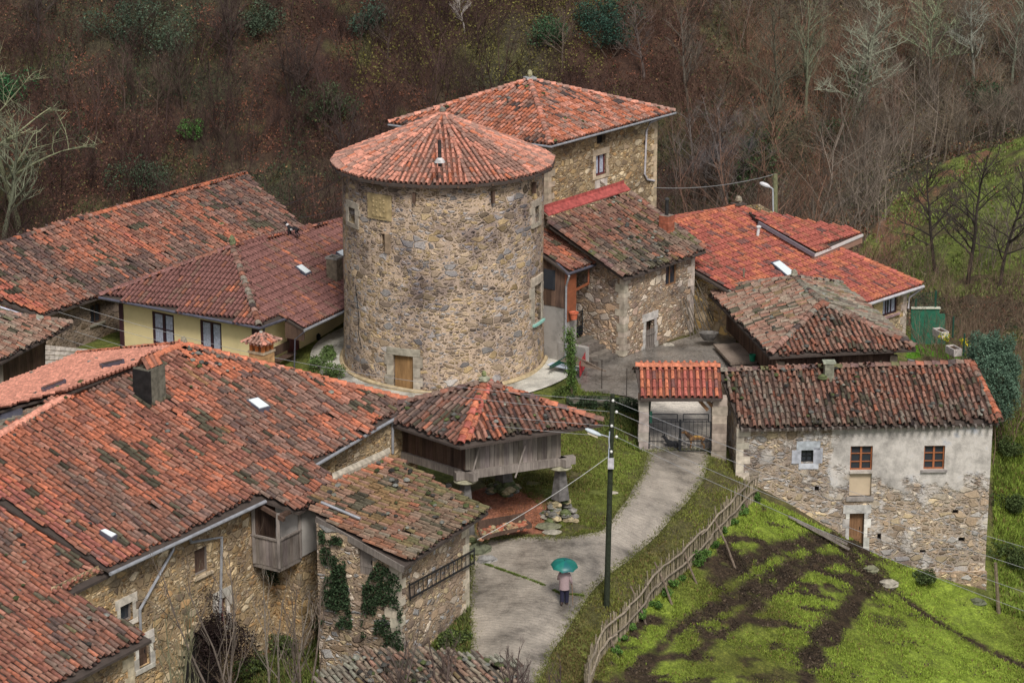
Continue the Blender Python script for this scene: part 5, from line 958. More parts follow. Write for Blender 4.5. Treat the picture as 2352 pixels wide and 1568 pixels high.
M['w_j'] = mat_flat('orange_brown_frames', (.34, .12, .05), .5)
window(wJ, jh, (1840, 1033, 1868, 1061), 'iron', 2, 2, name='window'); a0, z0, a1, z1 = wJ.holes[-1]; mb = MB(); gq = (.46, .48, .53)
for q in ((a0 - .22, z1, a1 + .3, z1 + .42), (a0 - .42, z0 - .05, a0, z1), (a1, z0 - .05, a1 + .42, z1 + .1), (a0 - .1, z0 - .32, a1 + .25, z0 - .055)): bx_on(mb, wJ, *q, -.1, .022, stone_c(gq, .1))
mb.build('stone_surround', M['ashlar'], jh)
window(wJ, jh, (1953, 1024, 2004, 1080), 'w_j', 2, 3, depth=.16, bars=.09); a0, z0, a1, z1 = wJ.holes[-1]; zz0 = wJ.hit(1978, 1139)[1]; wJ.holes.append((a0, zz0, a1, z0 - .12)); mb = MB(); bx_on(mb, wJ, a0 - .01, zz0 - .01, a1 + .01, z0 - .1, -.26, -.15); mb.build('apron_panel', M['cream'], jh); mb = MB(); bx_on(mb, wJ, a0 - .02, z0 - .13, a1 + .02, z0 - .003, -.2, .06, (.5, .45, .4)); bx_on(mb, wJ, a0 - .12, zz0 - .22, a1 + .12, zz0, -.1, .07, (.3, .27, .25)); mb.build('sill', M['ashlar'], jh)
window(wJ, jh, (2122, 1023, 2170, 1078), 'w_j', 2, 3, depth=.16, bars=.09, sill=(.42, .4, .38))
door(wJ, jh, (1950, 1178, 1984, 1256), 'w_mid', depth=.28, surround=(.3, .4, (.56, .54, .5)), name='door')
for q in ((1871, 1116, 1881, 1129), (2188, 1170, 2201, 1180), (2201, 1234, 2216, 1244), (2015, 1225, 2024, 1240), (2112, 1262, 2126, 1270)): opening(wJ, jh, q, name='wall_hole')
M['s_j'] = mat_stone('rubble_with_patchy_plaster', [(.46, .35, .24), (.40, .30, .21), (.52, .44, .34), (.44, .41, .38), (.35, .27, .2), (.54, .43, .28)], (.42, .34, .27), (3.4, 3.4, 6.4), .06, plaster=((.60, .56, .52), (0, 0), .5))
mb = MB(); wJ.build(mb); wj2 = Wall(jb, j0, topJ, gbot); wj2.build(mb); Wall(j1, j1 - bJ * 5.8, topJ, gbot).build(mb)
for n_ in M['s_j'].node_tree.nodes:        # where the render starts, in the wall's own coordinates
    pass
jo = mb.build('wall', M['s_j'], jh); xj = wJ.P(*wJ.hit(1908, 1050))[0] - BASE[jh.name][0]; zj = wJ.hit(2100, 1128)[1] - BASE[jh.name][2]
_su = [n_ for n_ in M['s_j'].node_tree.nodes if n_.bl_idname == 'ShaderNodeMath' and n_.operation == 'SUBTRACT' and n_.inputs[0].is_linked and n_.inputs[0].links[0].from_node.bl_idname == 'ShaderNodeSeparateXYZ']
for n_ in _su: n_.inputs[1].default_value = xj if n_.inputs[0].links[0].from_socket.name == 'X' else zj
quoins(jh, j0[0], j0[1], -1.3, zJ - .1, uJ, -bJ, (.5, .44, .36))
mb = MB(); n_r = 34
for i in range(n_r): s_ = wJ.L * (i + .5) / n_r; p = wJ.P(s_, topJ(*wJ.P(s_, 0)[:2]) - .03, .02); mb.beam(p - A3(0, 0, .06), wJ.P(s_, p[2] - .14, .45), .1, .12, (.8, .8, .8))
mb.build('rafter_ends', M['w_grey'], rJ)
# plinth and terrace at the house foot
mb = MB(); p, q = wJ.P(wJ.L - 2.6, 0, .25), wJ.P(wJ.L + .05, 0, .25); zt_ = wJ.hit(2230, 1310)[1]; w_ = Wall(p, q, zt_, gbot); w_.build(mb); mb.quad(w_.P(0, zt_), w_.P(w_.L, zt_), w_.P(w_.L, zt_, -.3), w_.P(0, zt_, -.3)); mb.build('plinth', M['s_pale'], jh)

# ---------------- gateway ----------------
gt = thing('gateway', tuple(W(1562, 1040, z=0)), 'stone gateway with small orange tiled canopy over it', 'gateway'); yg = W(1562, 1038, z=0)[1]
ge0, ge1 = W(1472, 914, y=yg - .35), W(1657, 914, y=yg - .35); gr0, gr1 = W(1459, 842, y=yg + 1.0), W(1650, 845, y=yg + 1.0); gr1[2] = gr0[2]; ge1[2] = ge0[2]; plg = Plane(ge0, np.cross(ge1 - ge0, gr0 - ge0)); ux = A3(1, 0, 0)
plgb = Plane(gr0, A3(0, math.sin(rad(22)), math.cos(rad(22)))); print('gate roof z', ge0[2], gr0[2], 'slope', math.degrees(math.acos(plg.n[2])))
roof(gt, [([ge0, ge1, gr1, gr0], plg, A3(0, -1, 0)), ([gr0, gr1, gr1 + A3(0, 1.3, -.5), gr0 + A3(0, 1.3, -.5)], plgb, A3(0, 1, 0))], style='red', sx=.28, sag=.2, ridges=[(gr0, gr1, 'new')])
def pier(u0, u1, name='pier', col=(.44, .38, .34)):
    a, b = W(u0, 1038, y=yg)[0], W(u1, 1038, y=yg)[0]; z = -.4; g = MB(); topz = ge0[2] - .12
    while z < topz: h = min(R.uniform(.35, .6), topz - z); g.box(((a + b) / 2 + R.normal(0, .01), yg + .25, z + h / 2), (b - a + R.uniform(-.03, .03), .62, h - .012), ux, stone_c(col)); z += h
    return g.build(name, M['ashlar'], gt)
pier(1466, 1489); pier(1634, 1668, col=(.40, .33, .27)); mb = MB(); mb.beam(W(1466, 900, y=yg) * A3(1, 1, 0) + A3(0, 0, ge0[2] + .0), W(1660, 900, y=yg) * A3(1, 1, 0) + A3(0, 0, ge0[2] + .0), .3, .22); mb.build('lintel_beam', M['w_dark'], gt)
for x in (.35, .65): mb = MB(); c = W(1580 + 60 * x, 920, y=yg); mb.beam((c[0], yg + .1, ge0[2] - .12), (c[0] + .5, yg + .1, ge0[2] - .7), .14, .14); mb.build('brace', M['w_mid'], gt)
ga = thing('iron_double_gate', tuple(W(1562, 1038, z=0)), 'tall black iron double gate with thin vertical bars closing the lane', 'gate'); zt = lambda v: W(1562, v, y=yg)[2]; X_ = lambda u: W(u, 1000, y=yg)[0]
for (u0, u1) in ((1491, 1561), (1563, 1632)):
    x0, x1 = X_(u0), X_(u1); z0, z1, z2_, z3, z4 = zt(1037), zt(1013), zt(968), zt(963), zt(951); mb = MB()
    for z in (z0 + .05, z1, z2_): mb.beam((x0, yg, z), (x1, yg, z), .035, .035)
    i0, i1 = x0 + (x1 - x0) * .08, x0 + (x1 - x0) * .92
    for z in (z3, z4): mb.beam((i0, yg, z), (i1, yg, z), .04, .04)
    for x in (i0, i1): mb.beam((x, yg, z2_), (x, yg, z4), .04, .04)
    for x in (x0, x1): mb.beam((x, yg, z0 - .05), (x, yg, z2_), .05, .05)
    lf = mb.build('gate_leaf', M['iron'], ga)
    for i in range(1, 7): mb = MB(); x = x0 + (x1 - x0) * i / 7; mb.beam((x, yg, z0), (x, yg, z2_ + .06), .02, .02); mb.build('bar', M['iron'], lf)
    for i in range(14): mb = MB(); x = x0 + (x1 - x0) * (i + .5) / 14; mb.beam((x, yg, z0), (x, yg, z1 + .22), .015, .015); mb.build('short_bar', M['iron'], lf)
mb = MB(); mb.beam((X_(1562), yg - .01, zt(1040)), (X_(1562), yg - .01, zt(963)), .1, .07); mb.build('centre_post', M['iron'], ga); mb = MB(); mb.beam((X_(1494), yg - .03, zt(970)), (X_(1494), yg - .03, zt(944)), .12, .1); mb.build('letter_box', M['green_iron'], ga)

# ---------------- foreground roof, bottom (M) ----------------
fr_ = thing('foreground_shed', (-3.2, 90, -2), 'grey mossy tiled roof of a low shed at the bottom edge, centre', 'shed'); q = [W(735, 1550, z=-.6), W(700, 1640, z=-1.3), W(1190, 1640, z=-1.3), W(1192, 1515, z=-.2), W(960, 1497, z=.0), W(845, 1495, z=-.05)]
plM = Plane(W(845, 1497, z=0), -u2(-60) * -math.sin(rad(12)) + A3(0, 0, math.cos(rad(12)))); mq = [plM.px(*p) for p in [(728, 1552), (690, 1650), (1190, 1650), (1190, 1516), (960, 1497), (845, 1493)]]
roof(fr_, [(mq, plM, u2(-60))], style='ashy', stones=90, sag=1.5); mb = MB(); cM = sum(mq) / 6; V = [p + (cM - p) * .08 for p in mq]
for i in range(6): Wall(V[i], V[(i + 1) % 6], minplanes(plM), gbot).build(mb)
mb.build('wall', M['s_dark'], fr_)
# ---------------- roads and paths laid on the ground ----------------
def px_line(L): return np.array([G(*p) for p in L])
def resample(P, n):
    P = np.array(P); d = np.concatenate([[0], np.cumsum(np.linalg.norm(np.diff(P, axis=0), axis=1))]); t = np.linspace(0, d[-1], n); Q_ = np.stack([np.interp(t, d, P[:, k]) for k in range(P.shape[1])], -1)
    for _ in range(2): Q_[1:-1] = Q_[1:-1] * .5 + (Q_[:-2] + Q_[2:]) * .25
    return Q_
def loft(name, A_, B_, mat, n=70, m=14, lift=.05, wob=.08):
    a = resample(px_line(A_), n)[:, :2]; b = resample(px_line(B_), n)[:, :2]; w = (vnoise(np.arange(n) * .45, np.zeros(n), 3) - .5)[:, None] * wob; t = np.linspace(0, 1, m)
    a = a + w; XY = a[:, None] * (1 - t)[None, :, None] + b[:, None] * t[None, :, None]; Z = gz(XY[..., 0], XY[..., 1]) + lift; V = np.concatenate([XY, Z[..., None]], -1).reshape(-1, 3)
    i = np.arange(n - 1)[:, None] * m; j = np.arange(m - 1)[None]; Fa = np.stack([i + j, i + j + 1, i + m + j + 1, i + m + j], -1).reshape(-1, 4)
    if np.cross(V[1] - V[0], V[m] - V[0])[2] < 0: Fa = Fa[:, ::-1]
    return V, Fa, np.vstack([a, b[::-1]])
def mat_road(name, c, groove=9.0, ga=.35, rough=(.25, .62), cob=False, rot=0.0):
    m, p, N, L = nodes(name); tc = N('TexCoord'); mp = N('Mapping'); mp.inputs['Rotation'].default_value = (0, 0, rot); L(tc, 'Object', mp, 0)
    n1 = N('TexNoise', Scale=.5, Detail=8.0, Roughness=.65); L(tc, 'Object', n1, 'Vector'); n2 = N('TexNoise', Scale=22.0, Detail=4.0, Roughness=.7); L(tc, 'Object', n2, 'Vector')
    r = ramp(N, [(.36, tuple(q * .42 for q in c)), (.48, c), (.62, tuple(q * 1.5 for q in c))]); L(n1, 'Fac', r, 0)
    r2 = ramp(N, [(.35, (.72, .72, .72)), (.65, (1.25, 1.22, 1.18))]); L(n2, 'Fac', r2, 0); x = N('Mix'); x.data_type = 'RGBA'; x.blend_type = 'MULTIPLY'; x.inputs[0].default_value = 1; L(r, 0, x, 6); L(r2, 0, x, 7)
    wv = N('TexWave', Scale=groove / 6, Distortion=7.0, Detail=5.0); wv.inputs['Detail Scale'].default_value = 1.4; wv.bands_direction = 'Y'; L(mp, 0, wv, 'Vector')
    if cob:
        wv = N('TexVoronoi', Scale=5.0); wv.feature = 'DISTANCE_TO_EDGE'; L(mp, 0, wv, 'Vector')
    out = 'Distance' if cob else 'Fac'
    wr = ramp(N, [(.0, (1 - ga,) * 3), (.12 if cob else .25, (1, 1, 1))]); L(wv, out, wr, 0); x2 = N('Mix'); x2.data_type = 'RGBA'; x2.blend_type = 'MULTIPLY'; x2.inputs[0].default_value = 1; L(x, 2, x2, 6); L(wr, 0, x2, 7); L(x2, 2, p, 'Base Color')
    n3 = N('TexNoise', Scale=.6, Detail=5.0, Roughness=.6); mp2 = N('Mapping'); mp2.inputs['Location'].default_value = (3, 7, 1); L(tc, 'Object', mp2, 0); L(mp2, 0, n3, 'Vector')
    mr = N('MapRange'); mr.inputs['From Min'].default_value = .4; mr.inputs['From Max'].default_value = .6; mr.inputs['To Min'].default_value = rough[1]; mr.inputs['To Max'].default_value = rough[0]; L(n3, 'Fac', mr, 'Value'); L(mr, 0, p, 'Roughness')
    ad = N('Math', operation='MULTIPLY_ADD'); L(n2, 'Fac', ad, 0); ad.inputs[1].default_value = .8; sw = N('Math', operation='MULTIPLY'); L(wv, out, sw, 0); sw.inputs[1].default_value = 1.0 if cob else .45; L(sw, 0, ad, 2); b = N('Bump', Strength=.45, Distance=.03); L(ad, 0, b, 'Height'); L(b, 0, p, 'Normal'); p.inputs['Specular IOR Level'].default_value = .7
    return m
M['road'] = mat_road('wet_grooved_concrete', (.28, .25, .215), rot=rad(20), ga=.16, rough=(.12, .42)); M['court'] = mat_road('wet_dark_paving', (.18, .165, .15), cob=True, ga=.4, rough=(.18, .5)); M['path'] = mat_road('pale_wet_concrete', (.46, .45, .41), ga=.08)
ROADS = []
Lr = [(1490, 1036), (1478, 1085), (1440, 1150), (1385, 1222), (1300, 1238), (1200, 1236), (1115, 1240), (1082, 1290), (1078, 1400), (1082, 1470), (1070, 1580)]
Rr_ = [(1636, 1036), (1616, 1106), (1570, 1165), (1519, 1222), (1470, 1266), (1403, 1318), (1350, 1370), (1330, 1405), (1300, 1455), (1265, 1500), (1225, 1590)]
V, Fa, pg = loft('road', Lr, Rr_, None, n=90, m=18); ROADS.append(pg); tag(MB().add(V, Fa).build('road', M['road'], smooth=True), kind='structure')
M['lane'] = mat_road('brightened_grooved_concrete', (.50, .46, .41), rot=rad(5), ga=.3); V, Fa, pg = loft('lane', [(1474, 922), (1484, 980), (1490, 1037)], [(1666, 922), (1650, 980), (1637, 1037)], None, n=30, m=12, lift=.06); ROADS.append(pg); tag(MB().add(V, Fa).build('lane', M['lane'], smooth=True), kind='structure')  # concrete colour lightened here to offset canopy shadow and stand in for wet glare
V, Fa, pg = loft('courtyard', [(1480, 932), (1472, 920), (1420, 908), (1340, 903), (1320, 865), (1335, 826), (1385, 812), (1420, 806), (1500, 800), (1600, 770), (1610, 740), (1600, 712)], [(1662, 932), (1665, 920), (1690, 890), (1700, 870), (1700, 850), (1700, 830), (1700, 810), (1690, 790), (1690, 770), (1680, 750), (1670, 730), (1650, 705)], None, n=80, m=16, lift=.054); ROADS.append(pg); tag(MB().add(V, Fa).build('courtyard', M['court'], smooth=True), kind='structure')
nth = 72; th = np.linspace(0, 2 * math.pi, nth + 1); V = []; 
for t in th:
    ro = 1.75 + .5 * math.exp(-((t - 5.9) / .5) ** 2) + .25 * math.sin(3 * t)
    for k in range(5): r_ = Rt - .3 + (ro + .3) * k / 4; x, y = tc[0] + r_ * math.cos(t), tc[1] + r_ * math.sin(t); V.append(A3(x, y, Gz(x, y) + .06))
Fa = [(i * 5 + k, i * 5 + k + 1, i * 5 + 5 + k + 1, i * 5 + 5 + k) for i in range(nth) for k in range(4)]; ROADS.append(np.array(V)[4::5, :2]); tag(MB().add(V, Fa).build('path', M['path'], smooth=True), kind='structure')
mb = MB(); mb.path([A3(tc[0] + (Rt + .16) * math.cos(t), tc[1] + (Rt + .16) * math.sin(t), Gz(tc[0] + Rt * math.cos(t), tc[1] + Rt * math.sin(t)) + .08 + .05 * math.sin(5 * t)) for t in th], .13, 6, (.46, .36, .22), cap=False); mb.build('mortar_skirt', M['ashlar'], tw)
def on_road(x, y):
    r = np.zeros(len(x), bool)
    for pg in ROADS: r |= inpoly(x, y, pg)
    return r

# ---------------- ground sheet ----------------
def segd(x, y, P):
    d = np.full(np.shape(x), 1e9); 
    for a, b in zip(P[:-1], P[1:]):
        v = b - a; t = np.clip(((x - a[0]) * v[0] + (y - a[1]) * v[1]) / (v @ v + 1e-9), 0, 1); d = np.minimum(d, np.hypot(x - a[0] - v[0] * t, y - a[1] - v[1] * t))
    return d
xy = lambda L: np.array([G(*p)[:2] for p in L])
tracks = [(xy([(1985, 1262), (2000, 1330), (1950, 1400), (1880, 1480), (1850, 1568)]), .42), (xy([(1985, 1280), (1850, 1290), (1700, 1370), (1560, 1440), (1430, 1568)]), .28), (xy([(1960, 1270), (1820, 1320), (1690, 1430), (1600, 1500)]), .22), (xy([(1975, 1275), (1990, 1310)]), 1.1), (xy([(1900, 1240), (1780, 1260), (1640, 1330)]), .3), (xy([(2010, 1320), (2140, 1420), (2352, 1530)]), .2)]
fieldP = xy([(1340, 1590), (1395, 1480), (1530, 1345), (1620, 1270), (1740, 1142), (1800, 1165), (1900, 1215), (1990, 1245), (2060, 1285), (2150, 1322), (2285, 1385), (2400, 1430), (2420, 1640), (1340, 1640)])
redP = xy([(1085, 1130), (1150, 1105), (1240, 1140), (1290, 1185), (1262, 1230), (1180, 1225), (1100, 1225)]); lawnP = xy([(2085, 775), (2180, 778), (2215, 815), (2185, 826), (2080, 826)])
meadP = np.array([(19, 149), (22, 160), (26, 170), (31, 177), (45, 181), (75, 184), (75, 150), (60, 140), (40, 141), (30, 145)])
def mud(x, y):
    w = fbm(x * .9, y * .9, 21) * 1.6 + .15; m = np.zeros(np.shape(x))
    for P_, wd in tracks: m = np.maximum(m, np.clip(1.7 - segd(x, y, P_) / (wd * w), 0, 1))
    m = m * np.clip(.2 + 1.9 * fbm(x * 2.6, y * 2.6, 35), 0, 1.2); m = np.minimum(m, 1); ca, sa_ = math.cos(rad(32)), math.sin(rad(32)); q = .25 * fbm(x * 3, y * 3, 36) + .75 * fbm((x * ca + y * sa_) * .45, (-x * sa_ + y * ca) * 2.0, 33); lf = np.clip(1.25 - segd(x, y, xy([(1900, 1240), (1560, 1440), (1400, 1568)])) / 7.0, .15, 1); return np.maximum(m, np.clip((q - .53) * 12, 0, 1) * lf)
def ground_col(x, y):
    n1 = fbm(x * .25, y * .25, 1)[:, None]; n2 = fbm(x * 1.3, y * 1.3, 2)[:, None]; n3 = fbm(x * .09, y * .09, 4)[:, None]
    olive, grn, dirt, litter, red = A3(.10, .11, .03), A3(.19, .25, .045), A3(.10, .075, .055), A3(.085, .048, .036), A3(.34, .15, .10)
    c = dirt * (1 - n2) + olive * n2 * 1.3 + 0 * n1; c = np.where(n1 > .5, c * .5 + grn * .45, c)
    hill = (y > 140)[:, None]; hc = litter * .85 * (.55 + .9 * n2) * (1 - np.clip((n3 - .5) * 5, 0, 1)) + A3(.075, .07, .045) * np.clip((n3 - .5) * 5, 0, 1); hc = np.where(n1 > .64, A3(.09, .085, .04), hc)
    right = np.clip((x[:, None] - 12) / 10, 0, 1); hc = hc * (1 - right) + A3(.105, .085, .06) * (.6 + .8 * n2) * right; c = np.where(hill, hc, c)
    me = inpoly(x, y, meadP)[:, None]; edge = segd(x, y, meadP[:6])[:, None] < (3.0 - (x[:, None] - 20) * .03) * (.6 + n2 * .8); gm = A3(.16, .20, .05) * (.5 + .9 * n2); gm = np.where(n1 > .52, A3(.10, .085, .045), gm); gm = np.where(edge & (fbm(x * .9, y * .9, 8)[:, None] > .42), A3(.20, .11, .07) * (.5 + n2), gm); c = np.where(me, gm, c)
    f = inpoly(x, y, fieldP)[:, None]; m_ = mud(x, y)[:, None]; bright = np.clip(fbm(x * .2 + 5, y * .2, 9)[:, None] * 2.2 - .55, 0, 1); g_ = A3(.12, .125, .032) * (1 - bright) + A3(.25, .34, .05) * bright; g_ = g_ * (.5 + .9 * n2)
    c = np.where(f, g_ * (1 - m_) + A3(.052, .037, .025) * (.5 + 1.0 * n2) * m_, c); r_ = inpoly(x, y, redP)[:, None]; c = np.where(r_, red * (.6 + .8 * n2), c); c = np.where(inpoly(x, y, lawnP)[:, None], A3(.10, .24, .02) * (.8 + .4 * n2), c)
    return c
xs = np.unique(np.concatenate([np.arange(-120, -32, 3), np.arange(-32, 1, .38), np.arange(1, 26, .2), np.arange(26, 38, .38), np.arange(38, 140, 2.5)])); ys = np.unique(np.concatenate([np.arange(30, 78, 2.5), np.arange(78, 91, .38), np.arange(91, 114, .2), np.arange(114, 134, .38), np.arange(134, 215, 1.0), np.arange(215, 420, 6)]))
Xg, Yg = np.meshgrid(xs, ys, indexing='ij'); Zg = gz(Xg, Yg); rd = on_road(Xg.ravel(), Yg.ravel()).reshape(Xg.shape); amp = np.where(Yg > 140, .5, .10); amp = np.where(rd, .0, amp); amp = np.where(inpoly(Xg.ravel(), Yg.ravel(), lawnP).reshape(Xg.shape), 0, amp)
Zg = Zg + (fbm(Xg * .7, Yg * .7, 12) - .5) * amp * 2 + (vnoise(Xg * 2.5, Yg * 2.5, 13) - .5) * amp * .5 + np.where(rd, -.03, 0)
nx_, ny_ = Xg.shape; V = np.stack([Xg, Yg, Zg], -1).reshape(-1, 3); i = np.arange(nx_ - 1)[:, None] * ny_; j = np.arange(ny_ - 1)[None]; Fa = np.stack([i + j, i + ny_ + j, i + ny_ + j + 1, i + j + 1], -1).reshape(-1, 4); cen = V[Fa].mean(1)
def mat_ground():
    m, p, N, L = nodes('ground_earth_and_grass'); a = N('Attribute'); a.attribute_name = 'col'; tc = N('TexCoord'); n = N('TexNoise', Scale=2.2, Detail=9.0, Roughness=.75); L(tc, 'Object', n, 'Vector'); n2 = N('TexVoronoi', Scale=9.0); L(tc, 'Object', n2, 'Vector')
    r = ramp(N, [(.3, (.45, .45, .45)), (.5, (1, 1, 1)), (.68, (1.6, 1.55, 1.4))]); L(n, 'Fac', r, 0); x = N('Mix'); x.data_type = 'RGBA'; x.blend_type = 'MULTIPLY'; x.inputs[0].default_value = 1; L(a, 'Color', x, 6); L(r, 0, x, 7)
    r2 = ramp(N, [(0, (1.25, 1.2, 1.1)), (.6, (.7, .7, .7))]); L(n2, 'Distance', r2, 0); x2 = N('Mix'); x2.data_type = 'RGBA'; x2.blend_type = 'MULTIPLY'; x2.inputs[0].default_value = 1; L(x, 2, x2, 6); L(r2, 0, x2, 7); L(x2, 2, p, 'Base Color'); p.inputs['Roughness'].default_value = .85; p.inputs['Specular IOR Level'].default_value = .15
    b = N('Bump', Strength=1.0, Distance=.12); L(n, 'Fac', b, 'Height'); L(b, 0, p, 'Normal'); return m
M['ground'] = mat_ground(); gr_o = MB().add(V, Fa).build('ground', M['ground'], smooth=True); tag(gr_o, kind='structure'); gm_ = gr_o.data; gm_.attributes.remove(gm_.attributes['col']); at_ = gm_.attributes.new('col', 'FLOAT_COLOR', 'POINT'); gc_ = ground_col(V[:, 0], V[:, 1]); at_.data.foreach_set('color', np.hstack([gc_, np.ones((len(gc_), 1))]).astype(np.float32).ravel())

# ---------------- scattered greenery ----------------
def blades(P, h, w, cols, q, lean=.5, n=3):
    """tufts of n leaning blades at each point"""
    m = len(P); P = np.repeat(P, n, 0); h = np.repeat(h, n); cols = np.repeat(cols, n, 0); k = m * n; t = q.uniform(0, 2 * math.pi, k); d = np.stack([np.cos(t), np.sin(t), np.zeros(k)], -1); s = np.stack([-d[:, 1], d[:, 0], np.zeros(k)], -1) * w
    P = P + d * q.uniform(0, .06, (k, 1)); hh = h * q.uniform(.6, 1.25, k); tip = P + d * (hh * lean * q.uniform(.2, 1.4, k))[:, None]; tip[:, 2] += hh; mid = P + (tip - P) * .5; mid[:, 2] += hh * .12
    V = np.stack([P - s, P + s, mid + s * .7, mid - s * .7, tip], 1).reshape(-1, 3); b = np.arange(k)[:, None] * 5; F4 = b + np.array([[0, 1, 2, 3]]); F3 = b + np.array([[3, 2, 4]]); return V, F4, F3, cols * q.uniform(.75, 1.3, (k, 1))
class Tuft:
    def __init__(s): s.m = MB()
    def add(s, V, F4, F3, c): n0 = s.m.n; s.m.V.append(V); s.m.Fc += [F4 + n0, F3 + n0]; s.m.C += [c, c]; s.m.n += len(V)
tf = Tuft(); q = np.random.RandomState(3)
def scatter_px(poly, n): P_ = np.array(poly); x = q.uniform(P_[:, 0].min(), P_[:, 0].max(), n); y = q.uniform(P_[:, 1].min(), P_[:, 1].max(), n); k = inpoly(x, y, P_); return x[k], y[k]
bank1 = xy([(1330, 965), (1395, 985), (1450, 1030), (1485, 1048), (1478, 1090), (1440, 1150), (1385, 1222), (1310, 1232), (1240, 1225), (1260, 1180), (1200, 1130), (1110, 1110), (1100, 1060), (1250, 960)]); bank2 = xy([(1640, 1045), (1720, 1080), (1720, 1165), (1616, 1272), (1470, 1418), (1360, 1568), (1345, 1600), (1235, 1590), (1265, 1500), (1345, 1385), (1400, 1320), (1519, 1224), (1616, 1108)])
bank3 = xy([(300, 1568), (420, 1500), (600, 1440), (760, 1400), (940, 1470), (1078, 1400), (1095, 1450), (1078, 1568), (1060, 1600), (300, 1620)]); bank4 = xy([(2280, 950), (2400, 930), (2400, 1440), (2285, 1400), (2285, 1200)]); bank5 = xy([(700, 870), (760, 800), (800, 780), (790, 870), (900, 905), (760, 880)]); bank6 = xy([(1290, 905), (1320, 850), (1345, 900), (1480, 935), (1480, 1040), (1330, 980)])
for P_, n_, hgt, g0, g1, muddy in ((fieldP, 120000, .075, (.12, .13, .032), (.27, .36, .055), True), (bank1, 34000, .08, (.12, .12, .035), (.20, .25, .05), False), (bank2, 44000, .09, (.14, .115, .045), (.20, .22, .05), False), (bank3, 26000, .2, (.07, .08, .03), (.20, .26, .05), False), (bank4, 26000, .22, (.08, .10, .03), (.22, .30, .05), False), (bank5, 7000, .2, (.07, .1, .03), (.18, .25, .05), False), (bank6, 7000, .16, (.08, .1, .03), (.2, .26, .05), False), (lawnP, 7000, .05, (.09, .2, .02), (.13, .3, .03), False), (redP, 5000, .05, (.30, .12, .07), (.4, .19, .1), False)):
    x, y = scatter_px(P_, n_); keep = ~on_road(x, y) 
    if muddy: keep &= q.uniform(0, 1, len(x)) > mud(x, y) * 1.15
    keep &= fbm(x * 1.1, y * 1.1, 40) > (.30 if P_ is not lawnP else 0); x, y = x[keep], y[keep]; br = np.clip(fbm(x * .2 + 5, y * .2, 9) * 2.2 - .55 + q.normal(0, .12, len(x)), 0, 1)[:, None]
    c = A3(*g0) * (1 - br) + A3(*g1) * br; dry = q.uniform(0, 1, len(x)) < .07; c[dry] = (.2, .13, .06); tf.add(*blades(np.stack([x, y, gz(x, y) - .02], -1), hgt * (.7 + fbm(x, y, 41)), .011 + hgt * .07, c, q))
x = q.uniform(18, 60, 50000); y = q.uniform(146, 184, 50000); k = inpoly(x, y, meadP); x, y = x[k], y[k]; tf.add(*blades(np.stack([x, y, gz(x, y)], -1), np.full(len(x), .16), .03, A3(.16, .20, .055) * q.uniform(.6, 1.5, (len(x), 1)), q))
ed_ = np.vstack([ROADS[0], ROADS[0][:1]]); sgl = np.linalg.norm(np.diff(ed_, axis=0), axis=1); ii = q.choice(len(sgl), 9000, p=sgl / sgl.sum()); tt = q.uniform(0, 1, (9000, 1)); pe_ = ed_[ii] * (1 - tt) + ed_[ii + 1] * tt + q.normal(0, .13, (9000, 2)); tf.add(*blades(np.column_stack([pe_, gz(pe_[:, 0], pe_[:, 1]) + .03]), np.full(9000, .06), .016, A3(.15, .16, .05) * q.uniform(.5, 1.5, (9000, 1)), q))
jl = resample(px_line([(1092, 1290), (1190, 1325), (1290, 1368), (1340, 1372)]), 500); jl = jl[q.uniform(0, 1, 500) < np.clip(fbm(np.arange(500) * .03, np.zeros(500), 4) * 3 - 1, .1, 1)]; jl = np.vstack([jl + A3(*q.normal(0, .05, 2), 0) for _ in range(4)]); tf.add(*blades(np.column_stack([jl[:, :2], gz(jl[:, 0], jl[:, 1]) + .05]), np.full(len(jl), .05), .014, A3(.15, .2, .05) * q.uniform(.5, 1.4, (len(jl), 1)), q))
go = tf.m.build('grass', M['leaf']); tag(go, 'short green grass and moss covering the field and the banks', 'grass', kind='stuff')
def leaf_quads(P, size, cols, q, flat=.6):
    n = len(P); a = q.normal(0, 1, (n, 3)); a /= np.linalg.norm(a, axis=1)[:, None]; b = q.normal(0, 1, (n, 3)); b[:, 2] *= flat; b -= a * (a * b).sum(1)[:, None]; b /= np.linalg.norm(b, axis=1)[:, None]; s = np.asarray(size).reshape(-1, 1) * q.uniform(.6, 1.3, (n, 1))
    V = np.stack([P - a * s, P - b * s * .55, P + a * s, P + b * s * .55], 1).reshape(-1, 3); Fa = np.arange(n)[:, None] * 4 + np.arange(4)[None]; return V, Fa, cols
x, y = scatter_px(fieldP, 60000); k = q.uniform(0, 1, len(x)) < mud(x, y); x, y = x[k], y[k]; cd = MB(); cd.add(*leaf_quads(np.stack([x, y, gz(x, y) + .02], -1), .055, A3(.048, .034, .023) * q.uniform(.3, 2.4, (len(x), 1)), q, 1.0)); tag(cd.build('mud_clods', M['rock']), 'trodden dark mud clods in the cattle tracks of the field', 'mud', kind='stuff')
